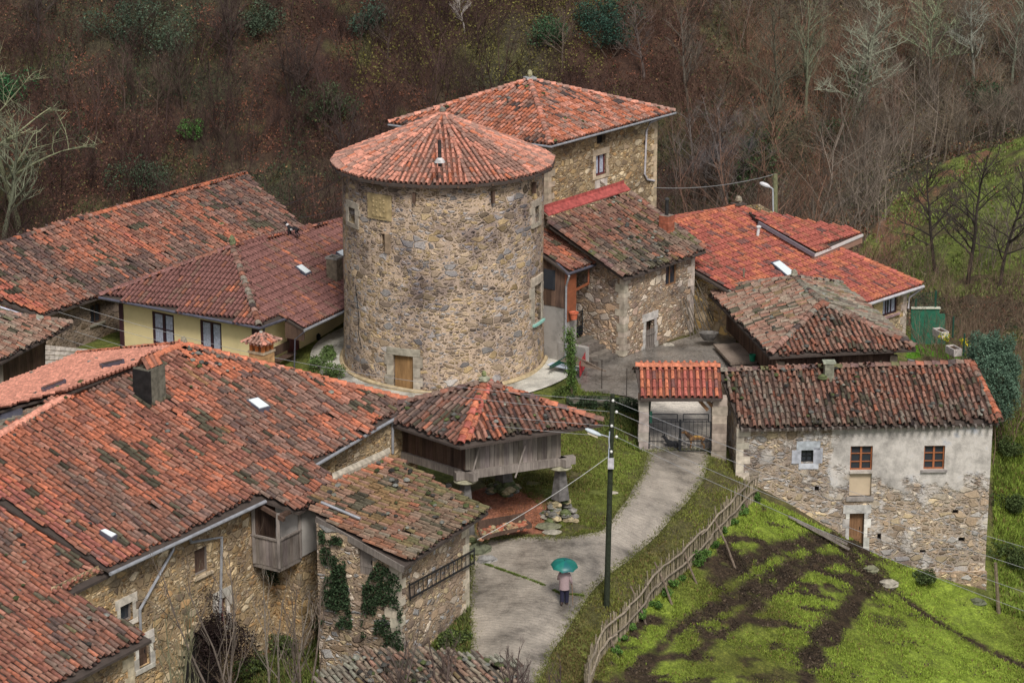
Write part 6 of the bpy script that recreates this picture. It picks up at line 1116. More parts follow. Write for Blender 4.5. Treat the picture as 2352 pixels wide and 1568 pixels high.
# leaf litter and low growth on the far slope
lm = MB(); n = 420000; x = q.uniform(-48, 62, n); y = q.uniform(137, 206, n); cl_ = fbm(x * .22, y * .22, 60); cl2 = fbm(x * .11, y * .16, 61); h = np.abs(q.normal(0, .35, n)) * np.clip((cl_ - .35) * 6, .12, 2.6); kp = ~(inpoly(x, y, meadP) & (q.uniform(0, 1, n) > .06)); 
rgt = np.clip((x - 12) / 14, 0, 1); bright = q.uniform(.5, 1.5, n)[:, None]
c = np.where((cl2 > .56)[:, None], A3(.042, .062, .034), A3(.115, .055, .04)); c = np.where((cl_ < .38)[:, None], A3(.20, .085, .055), c); c = np.where((q.uniform(0, 1, n) < .3 * cl_)[:, None], A3(.10, .10, .04), c); c = np.where((q.uniform(0, 1, n) < rgt * .6)[:, None], A3(.14, .12, .07), c); c = np.where((q.uniform(0, 1, n) < .05)[:, None], A3(.24, .14, .07), c); c = c * (.45 + 1.1 * fbm(x * .07, y * .1, 88)[:, None])
topd = ((y > 186) & (x > -12) & (x < 8))[:, None]; c = np.where(topd & (cl_ > .42)[:, None], A3(.16, .145, .045), c)
P_ = np.stack([x, y, gz(x, y) + h + .08], -1)[kp]; lm.add(*leaf_quads(P_, .09, (c * bright)[kp], q)); tag(lm.build('undergrowth', M['leaf']), 'russet leaf litter and low brambles covering the far hillside', 'undergrowth', kind='stuff')
# brushwood: thousands of thin leafless stems
def stick(out, p, d, L, r, lev, q, cup=.25, kids=(5, 4), spread=.7, seg=4, sides=3):
    pts = [p]; dd = d / np.linalg.norm(d)
    for i in range(seg): dd = dd + q.normal(0, .13, 3) + A3(0, 0, cup * .12); dd /= np.linalg.norm(dd); pts.append(pts[-1] + dd * L / seg)
    out.append((np.array(pts), np.linspace(r, r * .35, seg + 1), lev))
    if lev > 0:
        nk = kids[0] if lev > 1 else kids[1]; 
        for k in range(nk):
            t = q.uniform(.25, 1.0); i = min(int(t * seg), seg - 1); b = pts[i] + (pts[i + 1] - pts[i]) * (t * seg - i); a = q.normal(0, 1, 3); a[2] = abs(a[2]) * .3; nd = dd * (1 - spread * .55) + a / np.linalg.norm(a) * spread; stick(out, b, nd, L * q.uniform(.38, .62) * (1.15 - .4 * t), r * .5 * (1.1 - .4 * t), lev - 1, q, cup, kids, spread, max(2, seg - 1), sides)
def sticks_mb(out, mb, col, q, sides=3, tw=(1, 1, 1)):
    for pts, rs, lev in out: g = q.uniform(.7, 1.3); c = np.array(col) * g * (np.array(tw) if lev == 0 else 1); mb.path(pts, rs, sides if lev < 2 else max(sides, 5), tuple(c), cap=False)
protos = []
for k in range(7):
    out = []; qq = np.random.RandomState(100 + k)
    for s_ in range(qq.randint(2, 5)): stick(out, A3(*qq.normal(0, .25, 2), -.2), A3(qq.normal(0, .25), qq.normal(0, .25), 1), qq.uniform(2.2, 4.2), .024, 2, qq, kids=(7, 5), spread=.6)
    m_ = MB(); sticks_mb(out, m_, (1, 1, 1), qq); protos.append((np.vstack(m_.V), np.concatenate(m_.Fc), np.concatenate(m_.C)))
def spread_brush(pts, colf, scf, q, name, label, cat='brushwood'):
    mb = MB()
    for k, (V, Fa, C_) in enumerate(protos):
        sel = pts[k::len(protos)]; n = len(sel)
        if not n: continue
        a = q.uniform(0, 6.28, n); sc = scf(sel, q); ca, sa_ = np.cos(a), np.sin(a); X = (V[None, :, 0] * ca[:, None] - V[None, :, 1] * sa_[:, None]) * sc[:, None]; Y = (V[None, :, 0] * sa_[:, None] + V[None, :, 1] * ca[:, None]) * sc[:, None]; Z = V[None, :, 2] * sc[:, None]
        VV = np.stack([X + sel[:, :1], Y + sel[:, 1:2], Z + sel[:, 2:3]], -1).reshape(-1, 3); FF = (Fa[None] + (np.arange(n) * len(V))[:, None, None]).reshape(-1, 4); cc = colf(sel, q); CC = (C_[None] * cc[:, None]).reshape(-1, 3); mb.add(VV, FF, CC)
    return tag(mb.build(name, M['bark']), label, cat, kind='stuff')
n = 3900; x = q.uniform(-46, 58, n); y = q.uniform(150, 204, n); k = ~(inpoly(x, y, meadP) & (q.uniform(0, 1, n) > np.clip((157 - y) / 10, 0, .8))); k &= fbm(x * .12, y * .12, 66) > .33; x, y = x[k], y[k]; pts = np.stack([x, y, gz(x, y)], -1)
tall_ = lambda s, q: q.uniform(.45, 1.05, len(s)) * (1 + .25 * np.clip((s[:, 0] - 10) / 10, 0, 1)) * np.where(q.uniform(0, 1, len(s)) < .07, 2.0, 1)
def bc(sel, q):
    r = np.clip((sel[:, 0] - 6) / 14, 0, 1)[:, None]; a = A3(.06, .038, .034); b = A3(.165, .135, .11); alt = np.where((fbm(sel[:, 0] * .1, sel[:, 1] * .1, 70) > .52)[:, None], A3(.20, .115, .08), b); return (a * (1 - r) + alt * r) * q.uniform(.5, 1.7, (len(sel), 1))
spread_brush(pts, bc, tall_, q, 'hillside_brushwood', 'dense leafless brown brushwood mass on the far hillside')
n = 420; x = q.uniform(20, 42, n); y = q.uniform(118, 150, n); hx = (x / y > .168); k = hx | (y > 141); x, y = x[k], y[k]; pts = np.stack([x, y, gz(x, y)], -1)
spread_brush(pts, lambda s, q: A3(.16, .11, .08) * q.uniform(.6, 1.4, (len(s), 1)), lambda s, q: q.uniform(.4, .95, len(s)), q, 'bank_brushwood', 'tangle of reddish brown leafless shrubs right of the red roofed house')
def bush(name, pos, r, col, label, cat='bush', n=1500, size=.09, k=(1, 1, .8), group=None, col2=None, lumps=7, mat='leaf', stem=True):
    qq = np.random.RandomState(int(abs(pos[0] * 31 + pos[1] * 17)) % 9999); t = thing(name, tuple(pos), label, cat, group); P_ = []
    for l in range(lumps): c = qq.normal(0, .42, 3) * r * np.array(k); c[2] = abs(c[2]) + r * k[2] * .5; m_ = n // lumps; d = qq.normal(0, 1, (m_, 3)); d /= np.linalg.norm(d, axis=1)[:, None]; P_.append(c + d * (r * .5 * qq.uniform(.35, 1.05, (m_, 1)) ** .5) * np.array(k) * qq.uniform(.7, 1.2))
    P_ = np.vstack(P_); P_[:, 2] = np.maximum(P_[:, 2], .02); sel = (qq.uniform(0, 1, len(P_)) < .4)[:, None]; cc = np.where(sel, np.array(col2 if col2 else col), np.array(col)) * qq.uniform(.55, 1.5, (len(P_), 1)); MB().add(*leaf_quads(P_ + pos, size, cc, qq)).build('foliage', M[mat], t)
    if stem:
        out = []; 
        for s_ in range(4): stick(out, A3(0, 0, -.3), A3(qq.normal(0, .5), qq.normal(0, .5), 1), r * 1.1, .03 * r, 1, qq)
        out = [(p + pos, rs, l) for p, rs, l in out]; m_ = MB(); sticks_mb(out, m_, (.12, .09, .07), qq); m_.build('stems', M['bark'], t)
    return t
def tree(name, base, H, label, col=(.13, .11, .09), r=None, spread=.62, seed=1, kids=(6, 5), lev=3, ivy=None, lean=(0, 0), group=None, cat='tree', trunks=1, twigs=(1.1, 1.1, 1.1), cup=.3, low=.25):
    qq = np.random.RandomState(seed); base = np.array(base, float); t = thing(name, tuple(base), label, cat, group); r = r or H * .016; tm = MB(); cm = MB()
    for tk in range(trunks):
        d = A3(lean[0] + (qq.normal(0, .16) if trunks > 1 else 0), lean[1] + (qq.normal(0, .1) if trunks > 1 else 0), 1); seg = 9; pts = [base + A3(*(qq.normal(0, .2, 2) * (trunks > 1)), -.4)]
        for i in range(seg): d = d / np.linalg.norm(d) + qq.normal(0, .07, 3) + A3(0, 0, .05); pts.append(pts[-1] + d / np.linalg.norm(d) * H * .93 / seg)
        pts = np.array(pts); rs = np.linspace(r, r * .18, seg + 1); tm.path(pts, rs, 7, col); out = []; nb = int(kids[0] * 3 / (trunks ** .5))
        for b in range(nb):
            f = low + (1 - low) * (b + qq.uniform(0, 1)) / nb * .98; i = min(int(f * seg), seg - 1); p = pts[i] + (pts[i + 1] - pts[i]) * (f * seg - i); a = qq.uniform(0, 6.28); up = .55 + .5 * f
            stick(out, p, A3(math.cos(a) * spread * 1.4, math.sin(a) * spread * 1.4, up), H * (.42 - .26 * f) * qq.uniform(.8, 1.2), r * (.55 - .38 * f), lev - 1, qq, cup, kids, spread, 5)
        sticks_mb(out, cm, col, qq, tw=twigs)
    tm.build('trunk', M['bark'], t); cm.build('crown', M['bark'], t)
    if ivy: 
        n_ = 1500; f = qq.uniform(0, ivy, n_); i = np.minimum((f * seg).astype(int), seg - 1); p = pts[i] + (pts[i + 1] - pts[i]) * (f * seg - i)[:, None] + qq.normal(0, r * 1.6 + .09, (n_, 3)); MB().add(*leaf_quads(p, .1, A3(.05, .085, .035) * qq.uniform(.5, 1.6, (n_, 1)), qq)).build('ivy', M['leaf'], t)
    return t
def at_ground(u, v): return G(u, v)

def Hpx(p, dv):           # metres for a height of dv photo units at p
    return dv * np.linalg.norm(p - C0) / F / cp
TR = [  # name, u, v(base), height px, label, col, kw
 ('mossy_tree', 48, 538, 490, 'old bare tree with pale mossy twisted limbs at the left edge', (.24, .25, .15), dict(seed=4, spread=.85, r=.24, kids=(6, 5), cup=-.1, lean=(-.1, 0), twigs=(1.25, 1.25, 1.3))),
 ('mossy_tree', 5, 560, 330, 'pale bare tree cut by the left edge, left of the twisted mossy tree', (.18, .19, .13), dict(seed=5, spread=.7, r=.2)),
 ('bare_tree', 1668, 487, 270, 'round crowned bare grey tree with ivy on its trunk, left of the rear lamp post', (.15, .125, .115), dict(seed=6, spread=.85, trunks=3, ivy=.6, kids=(7, 5))),
 ('bare_tree', 1716, 480, 240, 'slim ivy wrapped tree just right of the round grey tree', (.14, .13, .09), dict(seed=7, ivy=.8, spread=.6)),
 ('bare_tree', 1610, 470, 230, 'thin grey bare tree between the tall house and the round grey tree', (.14, .12, .11), dict(seed=8, spread=.7, trunks=2)),
 ('bare_tree', 1768, 432, 300, 'tall dark bare tree rising behind the rear lamp post', (.11, .10, .07), dict(seed=9, ivy=.5)),
 ('lichen_tree', 1955, 322, 330, 'large pale lichen covered tree with ivy column, upper right', (.27, .28, .21), dict(seed=10, spread=.9, ivy=.55, kids=(7, 6), trunks=2)),
 ('lichen_tree', 2135, 210, 240, 'pale green lichen covered tree at the top right corner, left one', (.25, .29, .18), dict(seed=11, spread=.8, kids=(7, 5))),
 ('lichen_tree', 2235, 180, 215, 'pale grey lichen tree at the top right corner, middle one', (.28, .29, .24), dict(seed=12, spread=.85, kids=(7, 5))),
 ('lichen_tree', 2325, 190, 215, 'pale lichen tree at the top right corner, touching the right edge', (.25, .27, .2), dict(seed=13, spread=.8)),
 ('bare_tree', 1850, 260, 260, 'slender greenish tree left of the large lichen tree', (.17, .18, .12), dict(seed=14)),
 ('bare_tree', 1790, 250, 240, 'slender dark tree high on the slope above the rear lamp post', (.12, .11, .08), dict(seed=15)),
 ('bare_tree', 2055, 330, 190, 'brown bushy bare tree right of the large lichen tree', (.19, .13, .1), dict(seed=16, trunks=3, spread=.8)),
 ('bare_tree', 2150, 370, 180, 'brown bare tree above the upper end of the meadow', (.2, .16, .12), dict(seed=17, trunks=3, spread=.8)),
 ('bare_tree', 2290, 330, 190, 'grey brown tree at the right edge above the meadow', (.18, .15, .11), dict(seed=18, trunks=3, spread=.8)),
 ('meadow_tree', 2150, 625, 290, 'dark bare tree on the meadow, leftmost of the three', (.055, .045, .04), dict(seed=19, spread=.7, lean=(-.12, 0), twigs=(1.6, 1.6, 1.6))),
 ('meadow_tree', 2222, 655, 340, 'tallest dark bare tree on the meadow, middle of the three', (.055, .045, .04), dict(seed=20, spread=.7, twigs=(1.6, 1.6, 1.6))),
 ('meadow_tree', 2292, 660, 300, 'dark bare tree on the meadow near the right edge, rightmost of the three', (.055, .045, .04), dict(seed=21, spread=.75, lean=(.12, 0), twigs=(1.6, 1.6, 1.6))),
 ('bare_tree', 1290, 150, 150, 'thin bare tree high on the slope above the tall house roof', (.13, .1, .08), dict(seed=22)),
 ('bare_tree', 1480, 180, 190, 'thin bare tree on the slope right of the tall house ridge', (.14, .11, .1), dict(seed=23)),
 ('bare_tree', 1580, 250, 230, 'tall thin bare tree on the slope above the right end of the tall house', (.13, .11, .09), dict(seed=24, spread=.5)),
 ('birch', 1068, 75, 110, 'white stemmed little birch on the slope above the tower', (.5, .45, .42), dict(seed=25, spread=.4, r=.06)),
 ('sapling', 285, 255, 150, 'thin dark sapling on the left slope, left of the pair', (.13, .09, .075), dict(seed=26, spread=.4, r=.06)), ('sapling', 360, 270, 150, 'thin dark sapling on the left slope, right of the pair', (.14, .1, .08), dict(seed=27, spread=.4, r=.06)),
 ('bare_tree', 530, 150, 190, 'dark bushy bare tree at the top, left of centre', (.07, .05, .045), dict(seed=28, trunks=4, spread=.7)), ('bare_tree', 672, 245, 190, 'dark many stemmed bush tree on the slope left of the tower roof', (.06, .045, .04), dict(seed=29, trunks=5, spread=.75)),
 ('bare_tree', 100, 90, 160, 'dark tree at the top left corner', (.07, .055, .05), dict(seed=30, trunks=2)), ('bare_tree', 420, 260, 170, 'dark thin tree on the left slope above the fern clump', (.075, .055, .045), dict(seed=31)),
 ('bare_tree', 890, 140, 160, 'thin dark tree on the slope above the tower roof', (.085, .065, .055), dict(seed=32)), ('bare_tree', 790, 380, 170, 'dark thin tree in the hollow just left of the tower roof', (.08, .06, .055), dict(seed=33, trunks=2))]
for i, (nm, u, v, hp, lab, col, kw) in enumerate(TR):
    p = at_ground(u, v); tree(nm, p, Hpx(p, hp), lab, col, group='bare trees on the far hillside', **kw)
for u, v, r, col, lab in ((1262, 100, 1.5, (.05, .10, .05), 'green evergreen bush on the slope above the tall house ridge'), (1400, 120, 2.0, (.025, .055, .04), 'tall dark ivy clad evergreen clump at the top, right of centre'), (1375, 60, 1.6, (.03, .06, .04), 'dark evergreen top above the ivy clad clump'), (385, 130, 2.2, (.06, .085, .055), 'grey green bramble patch high on the left slope'), (270, 90, 1.9, (.05, .075, .05), 'dark green bramble patch near the top left'), (440, 310, .8, (.07, .16, .04), 'bright green fern clump on the left slope'),
    (320, 440, 1.9, (.05, .075, .045), 'dark green bramble patch above the long barn ridge'), (845, 70, 1.5, (.05, .085, .06), 'green bush high on the slope above the tower'), (760, 270, 1.6, (.055, .08, .04), 'olive bramble patch left of the tower roof'), (2275, 250, 1.6, (.03, .06, .03), 'dark evergreen bush above the meadow near the right edge'), (590, 70, 1.4, (.05, .07, .045), 'dark green bush at the top of the slope, left of centre'), (8, 240, 1.7, (.03, .10, .04), 'deep green conifer crown at the left edge beside the mossy tree'), (1905, 330, 1.2, (.04, .07, .035), 'dark ivy bush below the large lichen tree')):
    p = at_ground(u, v + 12); bush('evergreen_bush' if 'bramble' not in lab else 'bramble_patch', p, r, col, lab, n=2600, size=.085, group='green clumps on the far hillside', k=(1.15, 1, 1.1), col2=tuple(q_ * 1.6 for q_ in col), lumps=11)
# fallen trunk along the meadow edge
tag(MB().path([A3(21, 170, gz(21., 170.) + .2) + 0 * A3(0, 0, 0), A3(25, 173.5, float(gz(25., 173.5)) + .35), A3(30, 178, float(gz(30., 178.)) + .5)], [.08, .13, .05], 6, (.2, .17, .15)).build('fallen_branch', M['bark']), 'long grey fallen branch lying along the upper meadow edge', 'branch')
# conifer and garden corner at right
p = at_ground(2275, 965); p = A3(22.3, 119.5, Gz(22.3, 119.5)); t = thing('conifer', tuple(p), 'bushy blue green conifer behind the plastered house, at right', 'tree'); qq = np.random.RandomState(9)
mb = MB(); n = 34000; ct = W(2278, 862, y=119.5); d = qq.normal(0, 1, (n, 3)); d /= np.linalg.norm(d, axis=1)[:, None]; rr_ = qq.uniform(.45, 1, (n, 1)) ** .5 * (1 + .5 * (fbm(d[:, 0] * 3 + 9, d[:, 1] * 3 + d[:, 2] * 5, 5) - .5)[:, None] * 2.0); P_ = ct + d * rr_ * A3(1.35, 1.35, 2.35); P_ = P_[P_[:, 2] > p[2]]
c = A3(.10, .165, .115) * qq.uniform(.5, 1.5, (len(P_), 1)); V, Fa, c = leaf_quads(P_, .05, c, qq); mb.add(V, Fa, c); mb.build('foliage', M['leaf'], t); MB().path([p, ct + A3(0, 0, 1.6)], [.2, .04], 7, (.1, .08, .06)).build('trunk', M['bark'], t)
gw = thing('green_screen_wall', tuple(W(2130, 778, z=1.6)), 'dark green garden screen wall beside the golden gable', 'wall'); yw = 131.2
a, b, c_, d_, e_ = [W(u, v, y=yw) for u, v in ((2093, 709), (2158, 709), (2158, 722), (2171, 722), (2171, 790))]; f_ = W(2093, 790, y=yw); mb = MB(); mb.slab([f_, e_, d_, c_, b, a], .01) ; m2 = MB(); V = [f_, e_, d_, c_, b, a]; V2 = [q_ + A3(0, .18, 0) for q_ in V]; m2.add(V + V2, [(0, 1, 2, 3, 4, 5)]); m2.add(V + V2, [(11, 10, 9, 8, 7, 6)]); m2.add(V + V2, [(i_, (i_ + 1) % 6, (i_ + 1) % 6 + 6, i_ + 6) for i_ in range(6)]); M['gpaint'] = mat_flat('green_wall_paint', (.012, .12, .07), .7, 0, 6, .25); m2.build('panel', M['gpaint'], gw); m3 = MB(); m3.beam(a + A3(0, .05, .04), b + A3(.05, .05, .04), .26, .06, (.6, .6, .5)); m3.build('coping', M['paint'], gw)
gf = thing('mesh_fence', tuple(a), 'green wire mesh fence standing on the screen wall', 'fence')
for u in (2103, 2148): m3 = MB(); q_ = W(u, 709, y=yw + .1); m3.beam(q_, q_ + A3(0, 0, 1.0 if u > 2110 else .55), .09, .09); m3.build('post', M['green_iron'], gf)
m3 = MB(); 
for k in range(13): q_ = W(2094 + k * 4.6, 709, y=yw + .12); m3.beam(q_, q_ + A3(0, 0, .85), .012, .012)
for k in range(7): m3.beam(a + A3(0, .12, .1 + .12 * k), b + A3(0, .12, .1 + .12 * k), .012, .012)
m3.build('mesh', M['green_iron'], gf)
for u, v, lab, yy in ((2160, 763, 'stone planter box against the green screen wall, the farther of two', 0), (2190, 803, 'stone planter box at the lawn corner near the conifer, the nearer of two', 1)):
    q_ = W(u, v + 10, z=1.55); t = thing('planter_box', tuple(q_), lab, 'planter', 'planters on the lawn'); ax_ = u2(110); m3 = MB()
    for s_ in (-1, 1): m3.box(q_ + A3(0, 0, .18) + u2(20) * .2 * s_, (.85, .06, .36), ax_, (.55, .50, .47)); m3.box(q_ + A3(0, 0, .18) + ax_ * .4 * s_, (.05, .34, .36), ax_, (.55, .5, .47))
    m3.build('trough', M['ashlar'], t); m3 = MB(); m3.box(q_ + A3(0, 0, .2), (.78, .33, .2), ax_, (.08, .05, .03)); m3.build('soil', M['rock'], t)
for u, v, lab in ((2170, 780, 'yellow flowers beside the farther planter'), (2213, 792, 'yellow flowering plant right of the nearer planter')): q_ = W(u, v + 4, z=1.55); bush('yellow_flowers', q_, .33, (.55, .47, .02), lab, 'flowers', n=160, size=.05, stem=False, group='yellow flowers on the lawn', col2=(.1, .18, .04))
for u, v, lab in ((2188, 775, 'green fence post in the hedge, left of two'), (2213, 815, 'green fence post beside the nearer planter, right of two')): q_ = W(u, v, z=1.3); tag(MB().path([q_, q_ + A3(0, 0, 1.1)], .05, 8, (.01, .06, .04)).build('fence_post', M['paint']), lab, 'post', 'green posts by the lawn')
mb = MB(); k0, k1, k2, k3 = W(2086, 826, z=1.5), W(2138, 838, z=1.45), W(2200, 826, z=1.45), W(2240, 838, z=1.4)
for a, b in ((k0, k1), (k1, k2), (k2, k3)): mb.slab([a, b, b + A3(0, .22, 0), a + A3(0, .22, 0)], 1.1, (.2, .2, .21)); 
rw = mb.build('lawn_wall', M['rock']); tag(rw, 'grey low retaining wall along the lawn behind the plastered house', 'wall')

# ---------------- retaining wall and its ivy ----------------
rt = thing('retaining_wall', tuple(G(1390, 960)), 'dark ivy covered stone retaining wall between the courtyard and the grass bank', 'wall'); top_l = [W(1300, 912, z=.95), W(1400, 913, z=.95), W(1470, 922, z=.95)]; mb = MB()
for a, b in zip(top_l[:-1], top_l[1:]): w_ = Wall(a - A3(0, .9, 0), b - A3(0, .9, 0), .95, gbot); w_.build(mb); mb.quad(w_.P(0, .95), w_.P(w_.L, .95), w_.P(w_.L, .95, -1.2), w_.P(0, .95, -1.2))
w_ = Wall(top_l[2] - A3(0, .9, 0), A3(W(1466, 1030, y=yg)[0], yg, 0), lambda x, y: 1.6, gbot); w_.build(mb); mb.quad(w_.P(0, 1.6), w_.P(w_.L, 1.6), w_.P(w_.L, 1.6, -.5), w_.P(0, 1.6, -.5)); mb.build('masonry', M['s_dark'], rt)
def ivy_on(w, poly, n, label, size=.055, col=(.03, .05, .024), out=.2, name='ivy', nz=.45):
    qq = np.random.RandomState(n); P2 = np.array([w.hit(*p) for p in poly]); a = qq.uniform(P2[:, 0].min(), P2[:, 0].max(), n); z = qq.uniform(P2[:, 1].min(), P2[:, 1].max(), n); k = inpoly(a, z, P2) & (fbm(a * 1.8, z * 1.8, n) > nz); a, z = a[k], z[k]; P_ = np.stack([w.P(x_, z_, 0) for x_, z_ in zip(a, z)]) + w.n * qq.uniform(.02, out, (len(a), 1)); 
    return tag(MB().add(*leaf_quads(P_, size, np.array(col) * qq.uniform(.45, 1.9, (len(a), 1)), qq)).build(name, M['leaf']), label, 'ivy')
w_ = Wall(top_l[0] - A3(0, .9, 0), top_l[2] - A3(0, .9, 0), .95, 0); ivy_on(w_, [(1300, 905), (1480, 915), (1480, 1040), (1390, 1000), (1320, 985)], 9000, 'dark ivy hanging over the retaining wall below the courtyard', nz=.34)
ivy_on(wD2, [(735, 1215), (790, 1235), (800, 1330), (812, 1440), (740, 1440), (745, 1330)], 6500, 'dark ivy climbing the left half of the small barn side wall')
ivy_on(wD2, [(835, 1345), (870, 1285), (925, 1330), (930, 1500), (830, 1500)], 6500, 'dark ivy climbing beside the shutter at the small barn corner')
ivy_on(w_low, [(600, 1305), (690, 1290), (695, 1330), (610, 1345)], 1200, 'ivy tufts hanging under the wooden balcony')
for i, (u, v, r, lab) in enumerate(((372, 1500, .9, 'olive bush left of the arched cellar mouth'), (560, 1560, .9, 'green bramble bush in front of the farmhouse wall'), (740, 1460, .9, 'green bush at the foot of the ivy clad barn wall'), (650, 1500, .8, 'green bramble below the wooden balcony'), (860, 1480, .7, 'low green bush before the small barn corner'), (1040, 1480, .6, 'low green bush at the barn corner beside the lane'))):
    p = at_ground(u, v); bush('bush', p, r, (.09, .12, .035), lab, n=1500, size=.06, group='bushes below the farmhouse', col2=(.05, .07, .03))
p = at_ground(462, 1540); p = wM.P(wM.hit(462, 1500)[0], wM.hit(462, 1500)[1] - .7, .9); bush('dead_ivy_mass', p, 1.45, (.02, .013, .013), 'dark brown dead creeper mass filling the arched cellar mouth', 'creeper', n=9000, size=.045, col2=(.04, .027, .023), k=(.95, .7, 1.15), lumps=14); bush('dark_bush', at_ground(665, 1450), 1.0, (.03, .04, .02), 'dark leafless bush under the wooden balcony', 'bush', n=2500, size=.05, col2=(.07, .05, .035))
ip = thing('ivy_post', tuple(G(1312, 905)), 'slim post wrapped in green ivy between the tower path and the courtyard', 'post'); b_ = W(1313, 885, y=W(1313, 905, z=.9)[1]); t_ = W(1309, 762, y=b_[1]); MB().path([b_ - A3(0, 0, .4), t_], .06, 6, (.1, .08, .05)).build('pole', M['bark'], ip); qq = np.random.RandomState(2); n = 2600; f = qq.uniform(0, 1.02, n)[:, None]; MB().add(*leaf_quads(b_ + (t_ - b_) * f + qq.normal(0, 1, (n, 3)) * (.10 + .07 * f), .05, A3(.09, .15, .04) * qq.uniform(.5, 1.6, (n, 1)), qq)).build('ivy', M['leaf'], ip)
for u, v, r, lab in ((1311, 905, .45, 'green creeper at the foot of the ivy post'), (1290, 915, .4, 'low shrub at the edge of the tower path')): bush('shrub', at_ground(u, v), r, (.10, .14, .04), lab, n=700, size=.05)
for u, v, r, lab in ((735, 850, .7, 'green shrub on the bank between yellow house and tower path, upper one'), (770, 868, .6, 'green shrub beside the tower path drain, lower one'), (752, 825, .5, 'small green shrub on the bank edge left of the tower')): bush('shrub', at_ground(u, v), r, (.10, .15, .05), lab, n=900, size=.06, group='shrubs on the bank left of the tower')
for i in range(15):
    t_ = i / 14.; u = 1725 - 330 * t_ + rnd.uniform(-8, 8); v = 1150 + 340 * t_ ** 1.0 + rnd.uniform(-4, 10); bush('fence_shrub', at_ground(u + 14, v + 6), rnd.uniform(.22, .45), (.09, .17, .04), 'leafy weed clump at the paling fence foot, %s from the house end' % ORD[i], 'weeds', n=450, size=.05, group='weed clumps along the paling fence', stem=False, lumps=4)
for u, v, r, lab in ((2320, 1180, .9, 'dark green bramble right of the plastered house, upper one'), (2335, 1300, .9, 'dark green bramble right of the plastered house corner, lower one'), (2120, 1335, .55, 'green weeds at the foot of the plastered house wall'), (2330, 1050, .8, 'brown green bush behind the right end of the plastered house')): bush('bramble', at_ground(u, v), r, (.06, .085, .03), lab, n=1500, size=.06, group='brambles near the plastered house')

# ---------------- paling fence ----------------
pf_ = thing('paling_fence', tuple(G(1530, 1345)), 'rustic fence of thin upright palings with crooked rails, curving between lane and field', 'fence')
bp = resample(px_line([(1735, 1148), (1713, 1162), (1674, 1208), (1616, 1272), (1533, 1345), (1470, 1418), (1401, 1486), (1368, 1530), (1350, 1580), (1345, 1640)]), 400); dl = np.concatenate([[0], np.cumsum(np.linalg.norm(np.diff(bp, axis=0), axis=1))])
fp = lambda s: np.array([np.interp(s, dl, bp[:, k]) for k in range(3)]); q = np.random.RandomState(5); npale = 190; extra = MB()
for i in range(npale):
    s = dl[-1] * (i + q.uniform(-.2, .2)) / npale; p = fp(s); p[2] = Gz(p[0], p[1]); h = q.uniform(1.0, 1.45); tp = p + A3(q.normal(0, .05), q.normal(0, .04), h); g = q.uniform(.6, 1.35); r_ = q.uniform(.026, .042); c = tuple(np.array((.26, .22, .155)) * g)
    if i < 100: mb = MB(); mb.path([p - A3(0, 0, .15), (p + tp) / 2 + q.normal(0, .012, 3), tp], [r_ * 1.1, r_, r_ * .7], 5, c); mb.build('paling', M['bark'], pf_)
    else: extra.path([p - A3(0, 0, .15), (p + tp) / 2 + q.normal(0, .012, 3), tp], [r_ * 1.1, r_, r_ * .7], 5, c)
tag(extra.build('palings', M['bark'], pf_), kind='stuff')
for lev, h in enumerate((1.12, .5)):
    s = 0
    while s < dl[-1] - .5:
        L_ = q.uniform(3.2, 5.0); e = min(dl[-1], s + L_ + .4); n = 9; P_ = []
        for k in range(n): p = fp(s + (e - s) * k / (n - 1)); p[2] = Gz(p[0], p[1]) + h + .03 * math.sin(k * 1.1 + s) + q.normal(0, .02); P_.append(p + A3(.07 + q.normal(0, .02), -.07, 0))
        MB().path(P_, np.linspace(.052, .036, n), 7, tuple(np.array((.27, .225, .175)) * q.uniform(.8, 1.2))).build('rail', M['bark'], pf_); s += L_
for a, b in (((1640, 1195), (1690, 1303)), ((1567, 1262), (1602, 1340)), ((1503, 1295), (1545, 1388)), ((1448, 1350), (1484, 1430)), ((1393, 1430), (1420, 1505)), ((1708, 1118), (1718, 1172))):
    q0 = G(*b); s_ = dl[np.argmin(np.linalg.norm(bp[:, :2] - (q0[:2] + A3(-.9, .6, 0)[:2]), axis=1))]; t_ = fp(s_); t_ = W(a[0], a[1], y=t_[1]); MB().path([q0 - A3(0, 0, .1), (q0 + t_) / 2 + q.normal(0, .03, 3), t_ + A3(0, 0, .1)], [.05, .045, .035], 6, (.2, .155, .12)).build('brace', M['bark'], pf_)

# ---------------- poles, lamps, wires ----------------
def insulator(par, p): MB().lathe(p, [(.03, -.05), (.055, -.02), (.055, .03), (.03, .06)], 8, (.75, .75, .72)).build('insulator', M['paint'], par)
bpole = G(1393, 1388); up_ = thing('utility_pole', tuple(bpole), 'dark green stained wooden utility pole with street lamp and grey box, beside the lane', 'pole'); tp_ = W(1407, 905, y=bpole[1]); MB().path([bpole - A3(0, 0, .4), (bpole + tp_) / 2, tp_], [.125, .11, .09], 12, (.035, .042, .028)).build('pole', M['bark'], up_)
yp = bpole[1]; PP = lambda u, v, dy=0: W(u, v, y=yp + dy); mb = MB(); mb.path([PP(1400, 1030, -.13), PP(1398, 1003, -.13), PP(1378, 997, -.15)], .028, 7, (.4, .42, .46)); am = mb.build('lamp_arm', M['paint'], up_); mb = MB()
hd0, hd1 = PP(1380, 999, -.15), PP(1344, 985, -.15); dh = hd1 - hd0; L_ = np.linalg.norm(dh); dh /= L_; sd_ = A3(0, 1, 0)
V = []; prof = [(0, .06, .05), (.15, .1, .08), (.5, .14, .1), (.85, .12, .08), (1, .04, .03)]; n8 = 10
